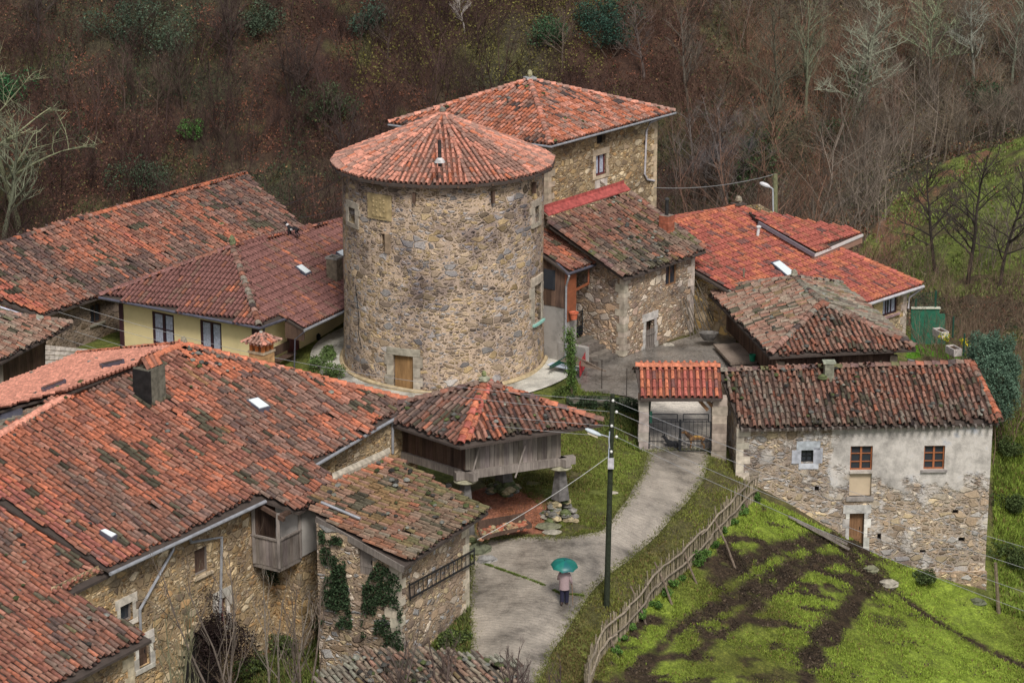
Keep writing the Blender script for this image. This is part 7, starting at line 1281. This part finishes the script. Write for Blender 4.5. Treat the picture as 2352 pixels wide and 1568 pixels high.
for t_, w_, h_ in prof:
    for k in range(n8): a_ = 2 * math.pi * k / n8; V.append(hd0 + dh * L_ * t_ + sd_ * w_ * math.cos(a_) + A3(0, 0, h_ * math.sin(a_)))
mb.add(V, [(i * n8 + j, i * n8 + (j + 1) % n8, (i + 1) * n8 + (j + 1) % n8, (i + 1) * n8 + j) for i in range(4) for j in range(n8)], (.5, .56, .6)); mb.add(V[:n8], [tuple(range(n8))], (.5, .56, .6)); mb.add(V[-n8:], [tuple(range(n8))], (.5, .56, .6)); hd_ = mb.build('lamp_head', M['paint'], up_, smooth=True); mb = MB(); mb.slab([hd0 + dh * L_ * .2 + sd_ * .1 - A3(0, 0, .085), hd0 + dh * L_ * .85 + sd_ * .09 - A3(0, 0, .07), hd0 + dh * L_ * .85 - sd_ * .09 - A3(0, 0, .07), hd0 + dh * L_ * .2 - sd_ * .1 - A3(0, 0, .085)], .06, (.62, .55, .4)); mb.build('lamp_glass', M['paint'], hd_)
mb = MB(); b0 = PP(1403, 1064, -.18); mb.box(b0, (.24, .12, .42), (1, 0, 0), (.52, .5, .53)); mb.build('meter_box', M['rock'], up_); mb = MB(); mb.beam(b0 + A3(-.09, .07, .2), b0 + A3(-.06, .07, 1.3), .035, .035, (.4, .45, .55)); mb.build('conduit', M['paint'], up_)
ins = [(1408, 920), (1416, 946), (1405, 978), (1416, 1003), (1404, 1037)]
for u, v in ins: insulator(up_, PP(u, v, -.1))
def wire(p, q_, sag, label, r=.011, col=(.42, .42, .42), n=24, name='overhead_wire'):
    t = np.linspace(0, 1, n)[:, None]; P_ = p * (1 - t) + q_ * t; P_[:, 2] -= (4 * sag * t * (1 - t))[:, 0]; o = MB().path(P_, r, 4, col).build(name, M['paint']); tag(o, label, 'wire', 'overhead wires')
far_l = [W(183, 705, y=124.5), W(130, 715, y=124.5), W(170, 760, y=123.5), W(120, 770, y=123.5)]; nm_ = ['topmost', 'second', 'third', 'lowest']
for k in range(4): wire(PP(*ins[k], -.1), far_l[k], .8, '%s of the four wires running left from the utility pole over the farmhouse roof' % nm_[k], r=.010)
for k in range(4): wire(PP(*ins[k], -.1), W(2500, (1298, 1350, 1408, 1455)[k], y=104.0 - k * .0), .35, '%s of the four wires running right from the utility pole across the field' % nm_[k], r=.009, col=(.36, .36, .38))
wire(PP(1400, 1046), onw(wD, 1086, 1248, .2) + A3(0, 0, .2), .15, 'thin white cable slanting from the utility pole down to the small barn', r=.012, col=(.6, .6, .58))
wire(TW(*tpx(803, 405), .1) + A3(0, 0, .1), W(655, 472, y=131), .1, 'black cable from the tower eave down to the long barn roof, upper one', r=.03, col=(.08, .08, .09)); wire(TW(*tpx(803, 470), .1), W(690, 500, y=136), .1, 'thin cable from the tower wall to the barn roof, lower one', r=.015, col=(.12, .12, .13))
mb = MB(); q_ = PP(1478, 1035, -.1)
by = 141.0; b2 = W(1783, 500, y=by); rp = thing('rear_lamp_post', tuple(b2 - A3(0, 0, 3)), 'pale concrete lamp post with white lamp behind the red roofed house', 'lamp post'); t2 = W(1781, 400, y=by); MB().path([b2 - A3(0, 0, 3), t2], [.17, .13], 8, (.20, .20, .11)).build('post', M['rock'], rp); MB().path([W(1776, 490, y=by - .2), W(1775, 434, y=by - .2), W(1766, 428, y=by - .2)], .045, 7, (.45, .47, .5)).build('lamp_arm', M['paint'], rp)
l0_, l1_ = W(1768, 429, y=by - .2), W(1745, 420, y=by - .2); MB().path([l0_, l0_ * .7 + l1_ * .3, l0_ * .2 + l1_ * .8, l1_], [.06, .13, .12, .04], 8, (.62, .62, .64)).build('lamp_head', M['paint'], rp); wire(t2, W(1502, 431, y=143), .3, 'thin wire from the rear lamp post to the tall house corner', r=.02, col=(.28, .28, .28))

# ---------------- timber frame of planks and bricks under the granary ----------------
cr = thing('plank_crate', tuple(G(1160, 1235)), 'long open box of dark planks holding red rubble, under the granary', 'planter'); A_, B_, C_, D_ = [W(*p, z=z_) for p, z_ in (((1098, 1205), .55), ((1204, 1187), .55), ((1220, 1210), .1), ((1106, 1237), .1))]
mb = MB(); mb.beam(A_, B_, .1, .34); mb.build('back_plank', M['w_dark'], cr); mb = MB(); mb.beam(D_ + A3(0, 0, .05), C_ + A3(0, 0, .05), .12, .14); mb.build('front_plank', M['w_dark'], cr)
for t_ in (0, .5, 1): mb = MB(); mb.beam(A_ + (B_ - A_) * t_ - A3(0, 0, .1), D_ + (C_ - D_) * t_ + A3(0, 0, .1), .09, .1); mb.build('cross_plank', M['w_dark'], cr)
mb = MB(); qq = np.random.RandomState(8)
for i in range(70): s_, t_ = qq.uniform(0, 1), qq.uniform(.1, .9); p = (A_ * (1 - s_) + B_ * s_) * (1 - t_) + (D_ * (1 - s_) + C_ * s_) * t_; mb.rock(p - A3(0, 0, .08), qq.uniform(.08, .16), [(.36, .12, .07), (.4, .2, .12), (.3, .24, .14)][qq.randint(3)], i)
tag(mb.build('rubble', M['rock'], cr), kind='stuff')
for i, (u, v, r_, lab) in enumerate(((1270, 1190, .38, 'flat pale stone slab between crate and pillar foot'), (1262, 1212, .42, 'long mossy stone lying below the flat slab'), (1270, 1224, .3, 'pale oval stone in front of the mossy long stone'), (1102, 1268, .45, 'large mossy boulder at the small barn corner, upper one'), (1120, 1290, .33, 'grey boulder at the small barn corner, lower one'), (1406, 1133, .2, 'small flat grey stone lying on the grass bank beside the pole'), (2000, 1310, .3, 'earth covered stone near the field doorway'), (2040, 1345, .35, 'mossy stone block below the field path'), (2245, 1385, .3, 'grey stone at the foot of the house plinth'), (1440, 800, .25, 'round stone at the courtyard wall foot, left one'), (1535, 795, .22, 'round stone at the courtyard wall foot, right one'))):
    p = G(u, v); c = [(.40, .36, .30), (.2, .2, .13), (.36, .33, .27), (.13, .14, .09), (.3, .29, .28)][i % 5]; tag(MB().rock(p + A3(0, 0, r_ * .2), r_, c, i + 60, (1.4, .9, .35 if i < 3 or i == 5 else .8)).build('stone', M['rock']), lab, 'stone')
# beams lying at the foot of the plastered house
for k, (a, b, lab) in enumerate((((1812, 1195), (1945, 1258), 'long grey beam lying against the plastered house foot, upper one'), ((1830, 1205), (1950, 1270), 'long brown beam lying in the grass before the plastered house, lower one'))):
    p, q_ = G(*a) + A3(0, 0, .2), G(*b) + A3(0, 0, .2); mb = MB(); mb.beam(p, q_, .1, .1); tag(mb.build('beam', M['w_grey']), lab, 'beam', 'beams lying by the plastered house')
p = G(2278, 1392) + A3(.25, -.4, 0); tag(MB().path([p - A3(0, 0, .2), W(2286, 1292, y=p[1])], [.1, .08], 7, (.2, .16, .11)).build('wooden_post', M['bark']), 'short weathered wooden post at the right corner of the plastered house', 'post')
# netting fence, tarps and planks by the tower path
tb = thing('tarp_screen', tuple(W(1335, 860, z=.9)), 'red and green sheets on a low wire fence beside the tower path', 'fence'); R1, R2 = W(1330, 868, z=.95), W(1352, 826, z=1.1)
for i in range(4): p, q_ = R1 + (R2 - R1) * i / 4.0, R1 + (R2 - R1) * (i + .92) / 4.0; mb = MB(); mb.slab([p + A3(0, 0, .75), q_ + A3(0, 0, .75), q_ + A3(.04, 0, .05), p + A3(.04, 0, .05)], .02, (.50, .03, .04)); mb.build('red_sheet', M['paint'], tb)
g1_t, g2_t = W(1322, 872, z=.9), W(1318, 830, z=1.0); mb = MB(); mb.slab([g1_t + A3(0, 0, .9), g2_t + A3(0, 0, .9), g2_t, g1_t], .03, (.01, .13, .09)); mb.slab([g2_t + A3(0, 0, .55), W(1262, 840, z=1.45), W(1262, 846, z=1.1), g2_t], .03, (.015, .09, .06)); mb.build('green_sheet', M['paint'], tb)
for k in range(6): mb = MB(); a, b = W(1288 + k * 4, 828 - k * 3, z=1.5 + .05 * k), W(1392 - k * 8, 852 - k * 4, z=1.5 + .05 * k); mb.beam(a, b, .05, .05, (1.1, 1, .9)); tag(mb.build('lath', M['w_grey']), '%s grey lath from the left in the stack behind the red sheet' % ORD[k], 'lath', 'laths stacked behind the red sheet')
mb = MB(); mb.beam(W(1263, 835, z=1.2), W(1330, 848, z=1.2), .5, .05, (.5, .55, .65)); mb.build('grey_sheet', M['rock'], tb)
for u in (1382, 1439): q_ = G(u, 895 if u < 1400 else 915); tag(MB().path([q_, q_ + A3(0, 0, 1.5)], .022, 6, (.05, .04, .035)).build('thin_post', M['paint']), 'thin dark post %s' % ('at the courtyard edge beside the red sheets' if u < 1400 else 'at the courtyard edge above the utility pole'), 'post')
# drain cover on the path
q_ = W(824, 893, z=.6); q_[2] = Gz(q_[0], q_[1]) + .08; mb = MB(); mb.slab([q_ + A3(-.35, -.35, 0), q_ + A3(.35, -.4, 0), q_ + A3(.45, .35, 0), q_ + A3(-.3, .4, 0)], .03, (.16, .16, .15)); tag(mb.build('drain_cover', M['rock']), 'dark metal drain cover in the pale path by the tower', 'drain cover')
# smoke from the stove pipe
sm = MB(); c_s = W(1533, 440, y=133.5); 
for i in range(7): sm.lathe(c_s + A3(.35 * i ** 1.35, .2 * i, .3 + .42 * i ** .9), [(.05, -.3 - .05 * i), (.22 + .14 * i, -.1), (.24 + .15 * i, .15), (.05, .35 + .05 * i)], 12)
m, p, N, L = nodes('thin_smoke'); 
for l_ in list(m.node_tree.links): m.node_tree.links.remove(l_)
vp = m.node_tree.nodes.new('ShaderNodeVolumePrincipled'); vp.inputs['Color'].default_value = (.75, .8, .95, 1); vp.inputs['Density'].default_value = .022; m.node_tree.links.new(vp.outputs[0], [n_ for n_ in m.node_tree.nodes if n_.bl_idname == 'ShaderNodeOutputMaterial'][0].inputs['Volume']); M['smoke'] = m
tag(sm.build('smoke', M['smoke']), 'faint bluish smoke drifting from the stove pipe of the mossy roofed house', 'smoke', kind='stuff')

# ---------------- foreground saplings ----------------
for i, (u, v, vt_, lab, ln, col) in enumerate(((548, 1640, 1215, 'tall leafless shrub rising before the balcony', (.0, 0), (.16, .13, .11)), (700, 1650, 1290, 'leafless shrub before the ivy clad barn wall', (-.1, 0), (.14, .11, .09)), (235, 1640, 1400, 'bare forked sapling at lower left before the farmhouse wall', (.05, 0), (.2, .18, .12)), (400, 1660, 1330, 'bare sapling in front of the arched cellar mouth', (-.05, 0), (.2, .19, .12)), (880, 1640, 1400, 'thin bare sapling over the foreground shed roof, left one', (.25, 0), (.13, .1, .09)), (1010, 1650, 1425, 'thin bare sapling over the foreground shed roof, middle one', (.1, 0), (.12, .09, .08)), (1190, 1640, 1440, 'thin bare sapling over the lane at the bottom edge', (0, 0), (.11, .08, .075)), (1260, 1650, 1490, 'thin bare sapling at the bottom edge, rightmost', (.1, 0), (.11, .08, .075)), (620, 1640, 1300, 'slanting bare sapling with long forked twigs', (.35, 0), (.2, .17, .14)))):
    p = W(u, v, y=84.0 + (i % 3)); p[2] = min(p[2], p[2]); base = p; gzv = Gz(p[0], p[1]); dz_ = p[2] - gzv; base = A3(p[0], p[1], gzv - .1); H_ = W(u, vt_, y=p[1])[2] - gzv; tree('foreground_sapling', base, H_ * .98, lab, col, r=.07, spread=.34, seed=200 + i, kids=(4, 3), lev=3, lean=ln, cup=.8, low=.3, group='bare saplings in the foreground', cat='sapling', trunks=3, twigs=(.9, .9, .9))
# ---------------- living figures ----------------
def skin(name, chains, mat, parent, sub=2):
    """one continuous surface grown round a skeleton; chains: lists of (key, pos, radius), joined where keys repeat"""
    keys = {}; V = []; Rd = []; E = []
    for ch in chains:
        prev = None
        for it in ch:
            k = it[0]
            if k not in keys: keys[k] = len(V); V.append(it[1]); Rd.append(it[2])
            if prev is not None: E.append((prev, keys[k]))
            prev = keys[k]
    b = BASE[parent.name] if parent is not None else np.array(V[0]); me = bpy.data.meshes.new(name); me.from_pydata([tuple(np.array(v) - b) for v in V], E, []); o = bpy.data.objects.new(name, me); me.materials.append(mat)
    if parent is None: o.location = b
    link(o, parent); BASE[o.name] = b; md = o.modifiers.new('skin', 'SKIN'); md.use_smooth_shade = True; md.branch_smoothing = .6
    for i, sv in enumerate(me.skin_vertices[0].data): r = Rd[i]; sv.radius = (r, r) if np.isscalar(r) else r; sv.use_root = (i == 0)
    s_ = o.modifiers.new('sub', 'SUBSURF'); s_.levels = sub; s_.render_levels = sub
    dg = bpy.context.evaluated_depsgraph_get(); ev = o.evaluated_get(dg); nm = bpy.data.meshes.new_from_object(ev); o.modifiers.clear(); o.data = nm
    if not nm.materials: nm.materials.append(mat)
    for p_ in nm.polygons: p_.use_smooth = True
    return o
def tube_cloth(mb, rings, n=20, c=None, closed=(False, False)):
    """rings of (centre, rx, ry, yaw) lofted"""
    V = []
    for ci, rx, ry, yaw in rings:
        for k in range(n): a = 2 * math.pi * k / n; w_ = 1 + .035 * math.sin(a * 5 + ci[2] * 9); x, y = rx * w_ * math.cos(a), ry * w_ * math.sin(a); V.append(A3(ci[0] + x * math.cos(yaw) - y * math.sin(yaw), ci[1] + x * math.sin(yaw) + y * math.cos(yaw), ci[2]))
    m_ = len(rings); mb.add(V, [(i * n + j, i * n + (j + 1) % n, (i + 1) * n + (j + 1) % n, (i + 1) * n + j) for i in range(m_ - 1) for j in range(n)], c)
    for e_, ring in ((0, range(n)), (1, range((m_ - 1) * n, m_ * n))):
        if closed[e_]: mb.add([V[k] for k in ring], [tuple(range(n))], c)
f0_ = G(1296, 1391); f0_[2] = Gz(f0_[0], f0_[1]) + .055
pe = thing('person', tuple(f0_), 'person in pinkish grey jacket and navy trousers walking away up the lane with a stick', 'person'); O = f0_
fwd = A3(.12, 1, 0); fwd /= np.linalg.norm(fwd); rt_ = A3(fwd[1], -fwd[0], 0); up3 = A3(0, 0, 1)
def B3(r, f, u): return O + rt_ * r + fwd * f + up3 * u
M['skin'] = mat_flat('skin', (.52, .30, .21), .55, 0, 8, .06); M['jacket'] = mat_flat('jacket_cloth', (.36, .265, .275), .85, 0, 30, .12); M['navy'] = mat_flat('navy_trousers', (.012, .012, .035), .85, 0, 20, .2); M['hair'] = mat_flat('grey_hair', (.30, .28, .26), .7, 0, 30, .2); M['shoe'] = mat_flat('dark_shoes', (.05, .03, .025), .5)
lh_ = B3(-.05, .20, 1.22); rh2 = B3(.285, .12, .82)   # left hand on the umbrella shaft, right on the stick
ch = [[('pel', B3(0, 0, .84), .125), ('wst', B3(0, .01, 1.0), .115), ('cst', B3(0, .01, 1.2), .14), ('nkb', B3(0, .03, 1.36), .07), ('nk', B3(0, .045, 1.42), .05), ('hd0', B3(0, .06, 1.49), .075), ('hd1', B3(0, .055, 1.57), .085), ('hd2', B3(0, .045, 1.63), .055)],
      [('cst', 0, 0), ('shl', B3(-.16, .02, 1.31), .06), ('ell', B3(-.23, .06, 1.08), .043), ('wrl', B3(-.09, .17, 1.18), .028), ('pml', lh_, .032)], [('cst', 0, 0), ('shr', B3(.16, .02, 1.31), .06), ('elr', B3(.24, .0, 1.06), .043), ('wrr', B3(.275, .10, .87), .028), ('pmr', rh2, .032)],
      [('pel', 0, 0), ('hpl', B3(-.085, 0, .80), .09), ('knl', B3(-.09, .02, .45), .06), ('anl', B3(-.09, -.10, .12), .04), ('tol', B3(-.095, .06, .06), .035)], [('pel', 0, 0), ('hpr', B3(.085, 0, .80), .09), ('knr', B3(.09, .08, .44), .06), ('anr', B3(.085, .1, .08), .04), ('tor', B3(.09, .26, .035), .035)]]
for s_, pm, nm_k, gd in (('l', lh_, 'pml', rt_), ('r', rh2, 'pmr', rt_)):
    sg_ = 1 if s_ == 'l' else -1
    for k in range(4):
        o_ = up3 * (.027 - .018 * k) + fwd * .012; L1 = (.030, .034, .032, .025)[k]; a = pm + o_ + rt_ * sg_ * .012; ch.append([(nm_k, 0, 0), (s_ + 'f%da' % k, a + fwd * .03, .010), (s_ + 'f%db' % k, a + fwd * .035 + rt_ * sg_ * L1, .0095), (s_ + 'f%dc' % k, a + fwd * .008 + rt_ * sg_ * (L1 + .014), .0085)])
    ch.append([(nm_k, 0, 0), (s_ + 't0', pm - fwd * .012 + up3 * .03 + rt_ * sg_ * .012, .011), (s_ + 't1', pm - fwd * .012 + up3 * .045 + rt_ * sg_ * .032, .0095)])
body = skin('body', ch, M['skin'], pe)
mb = MB(); tube_cloth(mb, [(B3(0, -.01, .66), .205, .15, -.1), (B3(0, -.005, .80), .205, .155, -.1), (B3(0, 0, .98), .20, .15, -.1), (B3(0, .0, 1.15), .215, .155, -.1), (B3(0, .005, 1.28), .215, .14, -.1), (B3(0, .02, 1.36), .15, .11, -.1), (B3(0, .035, 1.41), .075, .075, -.1)]); 
mb.build('jacket', M['jacket'], pe, smooth=True)
for pts_, r_ in (([B3(-.15, .02, 1.33), B3(-.205, .03, 1.2), B3(-.24, .06, 1.07), B3(-.17, .11, 1.12), B3(-.10, .165, 1.175)], [.072, .072, .064, .052, .046]), ([B3(.15, .02, 1.33), B3(.21, .01, 1.19), B3(.25, .0, 1.05), B3(.268, .06, .95), B3(.277, .095, .885)], [.072, .072, .064, .052, .046])): mb = MB(); mb.path(pts_, r_, 12); mb.build('sleeve', M['jacket'], pe, smooth=True)
mb = MB(); tube_cloth(mb, [(B3(-.08, -.06, .15), .082, .085, 0), (B3(-.085, -.01, .42), .09, .095, 0), (B3(-.085, .0, .62), .10, .11, 0), (B3(-.06, 0, .80), .13, .13, 0)]); mb.build('trouser_leg', M['navy'], pe, smooth=True); mb = MB(); tube_cloth(mb, [(B3(.085, .1, .09), .082, .09, 0), (B3(.09, .08, .42), .09, .095, 0), (B3(.088, .03, .62), .10, .11, 0), (B3(.06, 0, .80), .13, .13, 0)]); mb.build('trouser_leg', M['navy'], pe, smooth=True)
for r0, f_, u_, yaw in ((-.09, -.10, .075, .5), (.088, .14, .0, 0)):
    mb = MB(); c0_ = B3(r0, f_, u_); tube_cloth(mb, [(c0_ + fwd * .03 + up3 * .0, .052, .145, math.atan2(-fwd[0], fwd[1])), (c0_ + fwd * .03 + up3 * .05, .05, .14, math.atan2(-fwd[0], fwd[1])), (c0_ - fwd * .01 + up3 * .095, .043, .07, math.atan2(-fwd[0], fwd[1]))], 14, None, (True, True)); mb.build('shoe', M['shoe'], pe, smooth=True)
mb = MB(); hc = B3(0, .035, 1.575); V = []; n8 = 14
for i in range(7):
    ph = -.5 + i * (math.pi / 2 + .5) / 6
    for k in range(n8):
        a_ = 2 * math.pi * k / n8; fr_k = 1 - .0; V.append(hc + (rt_ * math.cos(a_) * .088 + fwd * (math.sin(a_) * .10 - .012)) * math.cos(ph) + up3 * .115 * math.sin(ph) + (up3 * .045 * max(0, math.sin(a_)) if i < 3 else 0))
mb.add(V, [(i * n8 + j, i * n8 + (j + 1) % n8, (i + 1) * n8 + (j + 1) % n8, (i + 1) * n8 + j) for i in range(6) for j in range(n8)]); mb.build('hair', M['hair'], pe, smooth=True)
fc_ = B3(0, .14, 1.54); MB().path([fc_ + up3 * .03, fc_ + fwd * .022 - up3 * .005, fc_ - up3 * .015], [.008, .014, .006], 6).build('nose', M['skin'], pe)
for s_ in (-1, 1): mb = MB(); mb.lathe(fc_ + rt_ * .032 * s_ + up3 * .025 - fwd * .012, [(.002, -.011), (.011, -.004), (.011, .004), (.002, .011)], 8, (.85, .85, .85)); mb.build('eye', M['paint'], pe); mb = MB(); mb.lathe(B3(.086 * s_, .05, 1.545), [(.004, -.03), (.016, -.01), (.018, .015), (.004, .03)], 8); mb.build('ear', M['skin'], pe)
mb = MB(); mb.box(fc_ - up3 * .045 - fwd * .008, (.045, .012, .012), rt_, (.4, .12, .1)); mb.build('mouth', M['paint'], pe)
# umbrella held above the head
um = thing('umbrella', tuple(lh_), 'open teal green umbrella with wooden handle held over the walking person', 'umbrella'); tip = lh_ + up3 * .60 - fwd * .10 + rt_ * .05; ua = (tip - lh_) / np.linalg.norm(tip - lh_); ux_ = np.cross(ua, fwd); ux_ /= np.linalg.norm(ux_); uy_ = np.cross(ua, ux_)
mb = MB(); NR = 8; rings = 6; V = []; sub_ = 4; tot = NR * sub_; cc = []
for i in range(rings + 1):
    t_ = i / rings; 
    for k in range(tot): a_ = 2 * math.pi * k / tot; f = (k % sub_) / sub_; dip = 4 * f * (1 - f); r_ = .55 * math.sin(t_ * 1.42) / math.sin(1.42) * (1 - .06 * dip * t_); h_ = -.25 * (1 - math.cos(t_ * 1.42)) / (1 - math.cos(1.42)) + .035 * dip * t_ ** 3; V.append(tip + ua * h_ + ux_ * r_ * math.cos(a_) + uy_ * r_ * math.sin(a_))
for i in range(rings):
    for k in range(tot): cc.append([(.008, .13, .11), (.01, .17, .14), (.012, .12, .13)][(k // sub_) % 3])
mb.add(V, [(i * tot + j, i * tot + (j + 1) % tot, (i + 1) * tot + (j + 1) % tot, (i + 1) * tot + j) for i in range(rings) for j in range(tot)], np.array(cc)); cp_ = mb.build('canopy', mat_attr('umbrella_cloth', .4, 6, .15, 0, .5), um, smooth=True)
for k in range(NR): mb = MB(); idx = [i * tot + k * sub_ for i in range(rings + 1)]; mb.path([V[j] - ua * .008 for j in idx], .004, 5); mb.build('rib', M['iron'], cp_)
mb = MB(); mb.path([lh_ - ua * .06, tip + ua * .05], .007, 6); mb.build('shaft', M['iron'], um); mb = MB(); mb.path([lh_ + ua * .05, lh_ - ua * .1, lh_ - ua * .14 + fwd * .03, lh_ - ua * .1 + fwd * .05], .013, 8, (.25, .12, .05)); mb.build('handle', M['paint'], um)
ws = rh2 + up3 * .0; wt_ = B3(.33, .16, 0.0); wt_[2] = Gz(wt_[0], wt_[1]) + .05; tag(MB().path([ws + up3 * .05, (ws + wt_) / 2 + rt_ * .004, wt_], [.013, .011, .009], 7, (.30, .17, .09)).build('walking_stick', M['paint']), 'thin brown walking stick in the right hand of the person with the umbrella', 'walking stick')

def dog(pos, yaw, s, label, body_c, pose='stand', patches=None, ears='drop', back=None):
    pos = np.array(pos, float); t = thing('dog', tuple(pos), label, 'dog', None); f = u2(math.degrees(yaw)); r = A3(f[1], -f[0], 0); D = lambda x, y, z: pos + (f * x + r * y + up3 * z) * s; m_ = mat_flat('dog_coat', body_c, .9, 0, 22, .3, .006)
    if pose == 'stand':
        ch = [[('rump', D(-.30, 0, .50), .105), ('belly', D(-.08, 0, .49), .10), ('chest', D(.20, 0, .47), .135), ('with', D(.30, 0, .56), .10), ('neck', D(.40, 0, .68), .075), ('skull', D(.48, 0, .76), .075), ('muz', D(.57, 0, .735), .045), ('nose', D(.64, 0, .72), .03)]]
        for sd, y in (('l', -.085), ('r', .085)):
            ch += [[('chest', 0, 0), ('sh' + sd, D(.24, y, .40), .06), ('el' + sd, D(.20, y, .28), .038), ('wr' + sd, D(.23, y, .12), .025), ('pw' + sd, D(.24, y, .025), .028), ('tp' + sd, D(.29, y, .02), .024)], [('rump', 0, 0), ('hp' + sd, D(-.30, y, .42), .075), ('kn' + sd, D(-.22, y, .28), .045), ('hk' + sd, D(-.37, y, .17), .026), ('hf' + sd, D(-.36, y, .03), .025), ('ht' + sd, D(-.30, y, .02), .024)]]
        ch += [[('rump', 0, 0), ('tl0', D(-.42, 0, .52), .035), ('tl1', D(-.56, 0, .44), .028), ('tl2', D(-.68, 0, .40), .02)]]; hdp = D(.48, 0, .76)
    elif pose == 'lie':
        ch = [[('rump', D(-.34, 0, .15), .125), ('belly', D(-.1, 0, .17), .125), ('chest', D(.18, 0, .19), .14), ('with', D(.28, 0, .30), .10), ('neck', D(.35, 0, .42), .08), ('skull', D(.40, 0, .50), .08), ('muz', D(.49, .02, .475), .045), ('nose', D(.55, .03, .46), .03)]]
        for sd, y in (('l', -.09), ('r', .09)): ch += [[('chest', 0, 0), ('el' + sd, D(.12, y * 1.3, .07), .045), ('wr' + sd, D(.32, y, .035), .03), ('pw' + sd, D(.45, y, .03), .03)], [('rump', 0, 0), ('kn' + sd, D(-.18, y * 1.8, .13), .07), ('hk' + sd, D(-.36, y * 2.0, .05), .035), ('pf' + sd, D(-.2, y * 2.1, .03), .03)]]
        ch += [[('rump', 0, 0), ('tl0', D(-.47, .05, .07), .035), ('tl1', D(-.6, .14, .04), .02)]]; hdp = D(.40, 0, .50)
    b = skin('body', ch, m_, t, 2)
    for y in (-1, 1):
        e = MB(); p = hdp + (-f * .01 + r * .06 * y + up3 * .045) * s
        if ears == 'drop': e.path([p, p + (r * .03 * y - up3 * .03) * s, p + (r * .035 * y - up3 * .10) * s], [.03 * s, .035 * s, .012 * s], 6)
        else: e.path([p - up3 * .02 * s, p + up3 * .05 * s, p + up3 * .11 * s], [.04 * s, .025 * s, .004 * s], 6)
        e.build('ear', m_, t)
        e = MB(); e.lathe(hdp + (f * .06 + r * .04 * y + up3 * .015) * s, [(.002, -.01 * s), (.012 * s, 0), (.002, .01 * s)], 6); e.build('eye', M['black'], t)
    e = MB(); e.lathe(hdp + (f * .17 - up3 * .035) * s, [(.003, -.015 * s), (.02 * s, 0), (.003, .015 * s)], 6); e.build('nose', M['black'], t)
    for nm, pts_, rs_, c in (patches or []): MB().path([D(*p_) for p_ in pts_], [q_ * s for q_ in rs_], 12, c).build(nm, M['leaf'], t, smooth=True)
    return t
p = A3(W(1543, 1030, y=yg + .5)[0], yg + .5, 0); p[2] = Gz(p[0], p[1]) + .06; dog(p, rad(165), .92, 'black dog lying with pricked ears behind the left gate leaf', (.018, .018, .022), 'lie', ears='up')
p = A3(W(1598, 1030, y=yg + .55)[0], yg + .55, 0); p[2] = Gz(p[0], p[1]) + .06; dog(p, rad(180), 1.06, 'large tan and brown dog standing behind the right gate leaf', (.24, .13, .055), 'stand', patches=[('golden_back', [(-.3, 0, .535), (-.08, 0, .53), (.12, 0, .535)], [.06, .08, .06], (.42, .24, .07)), ('dark_mane', [(.2, 0, .52), (.32, 0, .60), (.42, 0, .70)], [.09, .105, .08], (.10, .06, .035))])
pr = plY.px(673, 550); dog(pr + A3(0, 0, .14), rad(150), .95, 'black and white dog climbing over the ridge of the yellow house roof', (.015, .014, .018), 'stand', patches=[('white_collar', [(.33, 0, .60), (.40, 0, .68)], [.088, .082], (.7, .68, .68)), ('white_belly', [(-.02, -.03, .435), (.1, -.04, .42)], [.075, .085], (.65, .63, .62))])
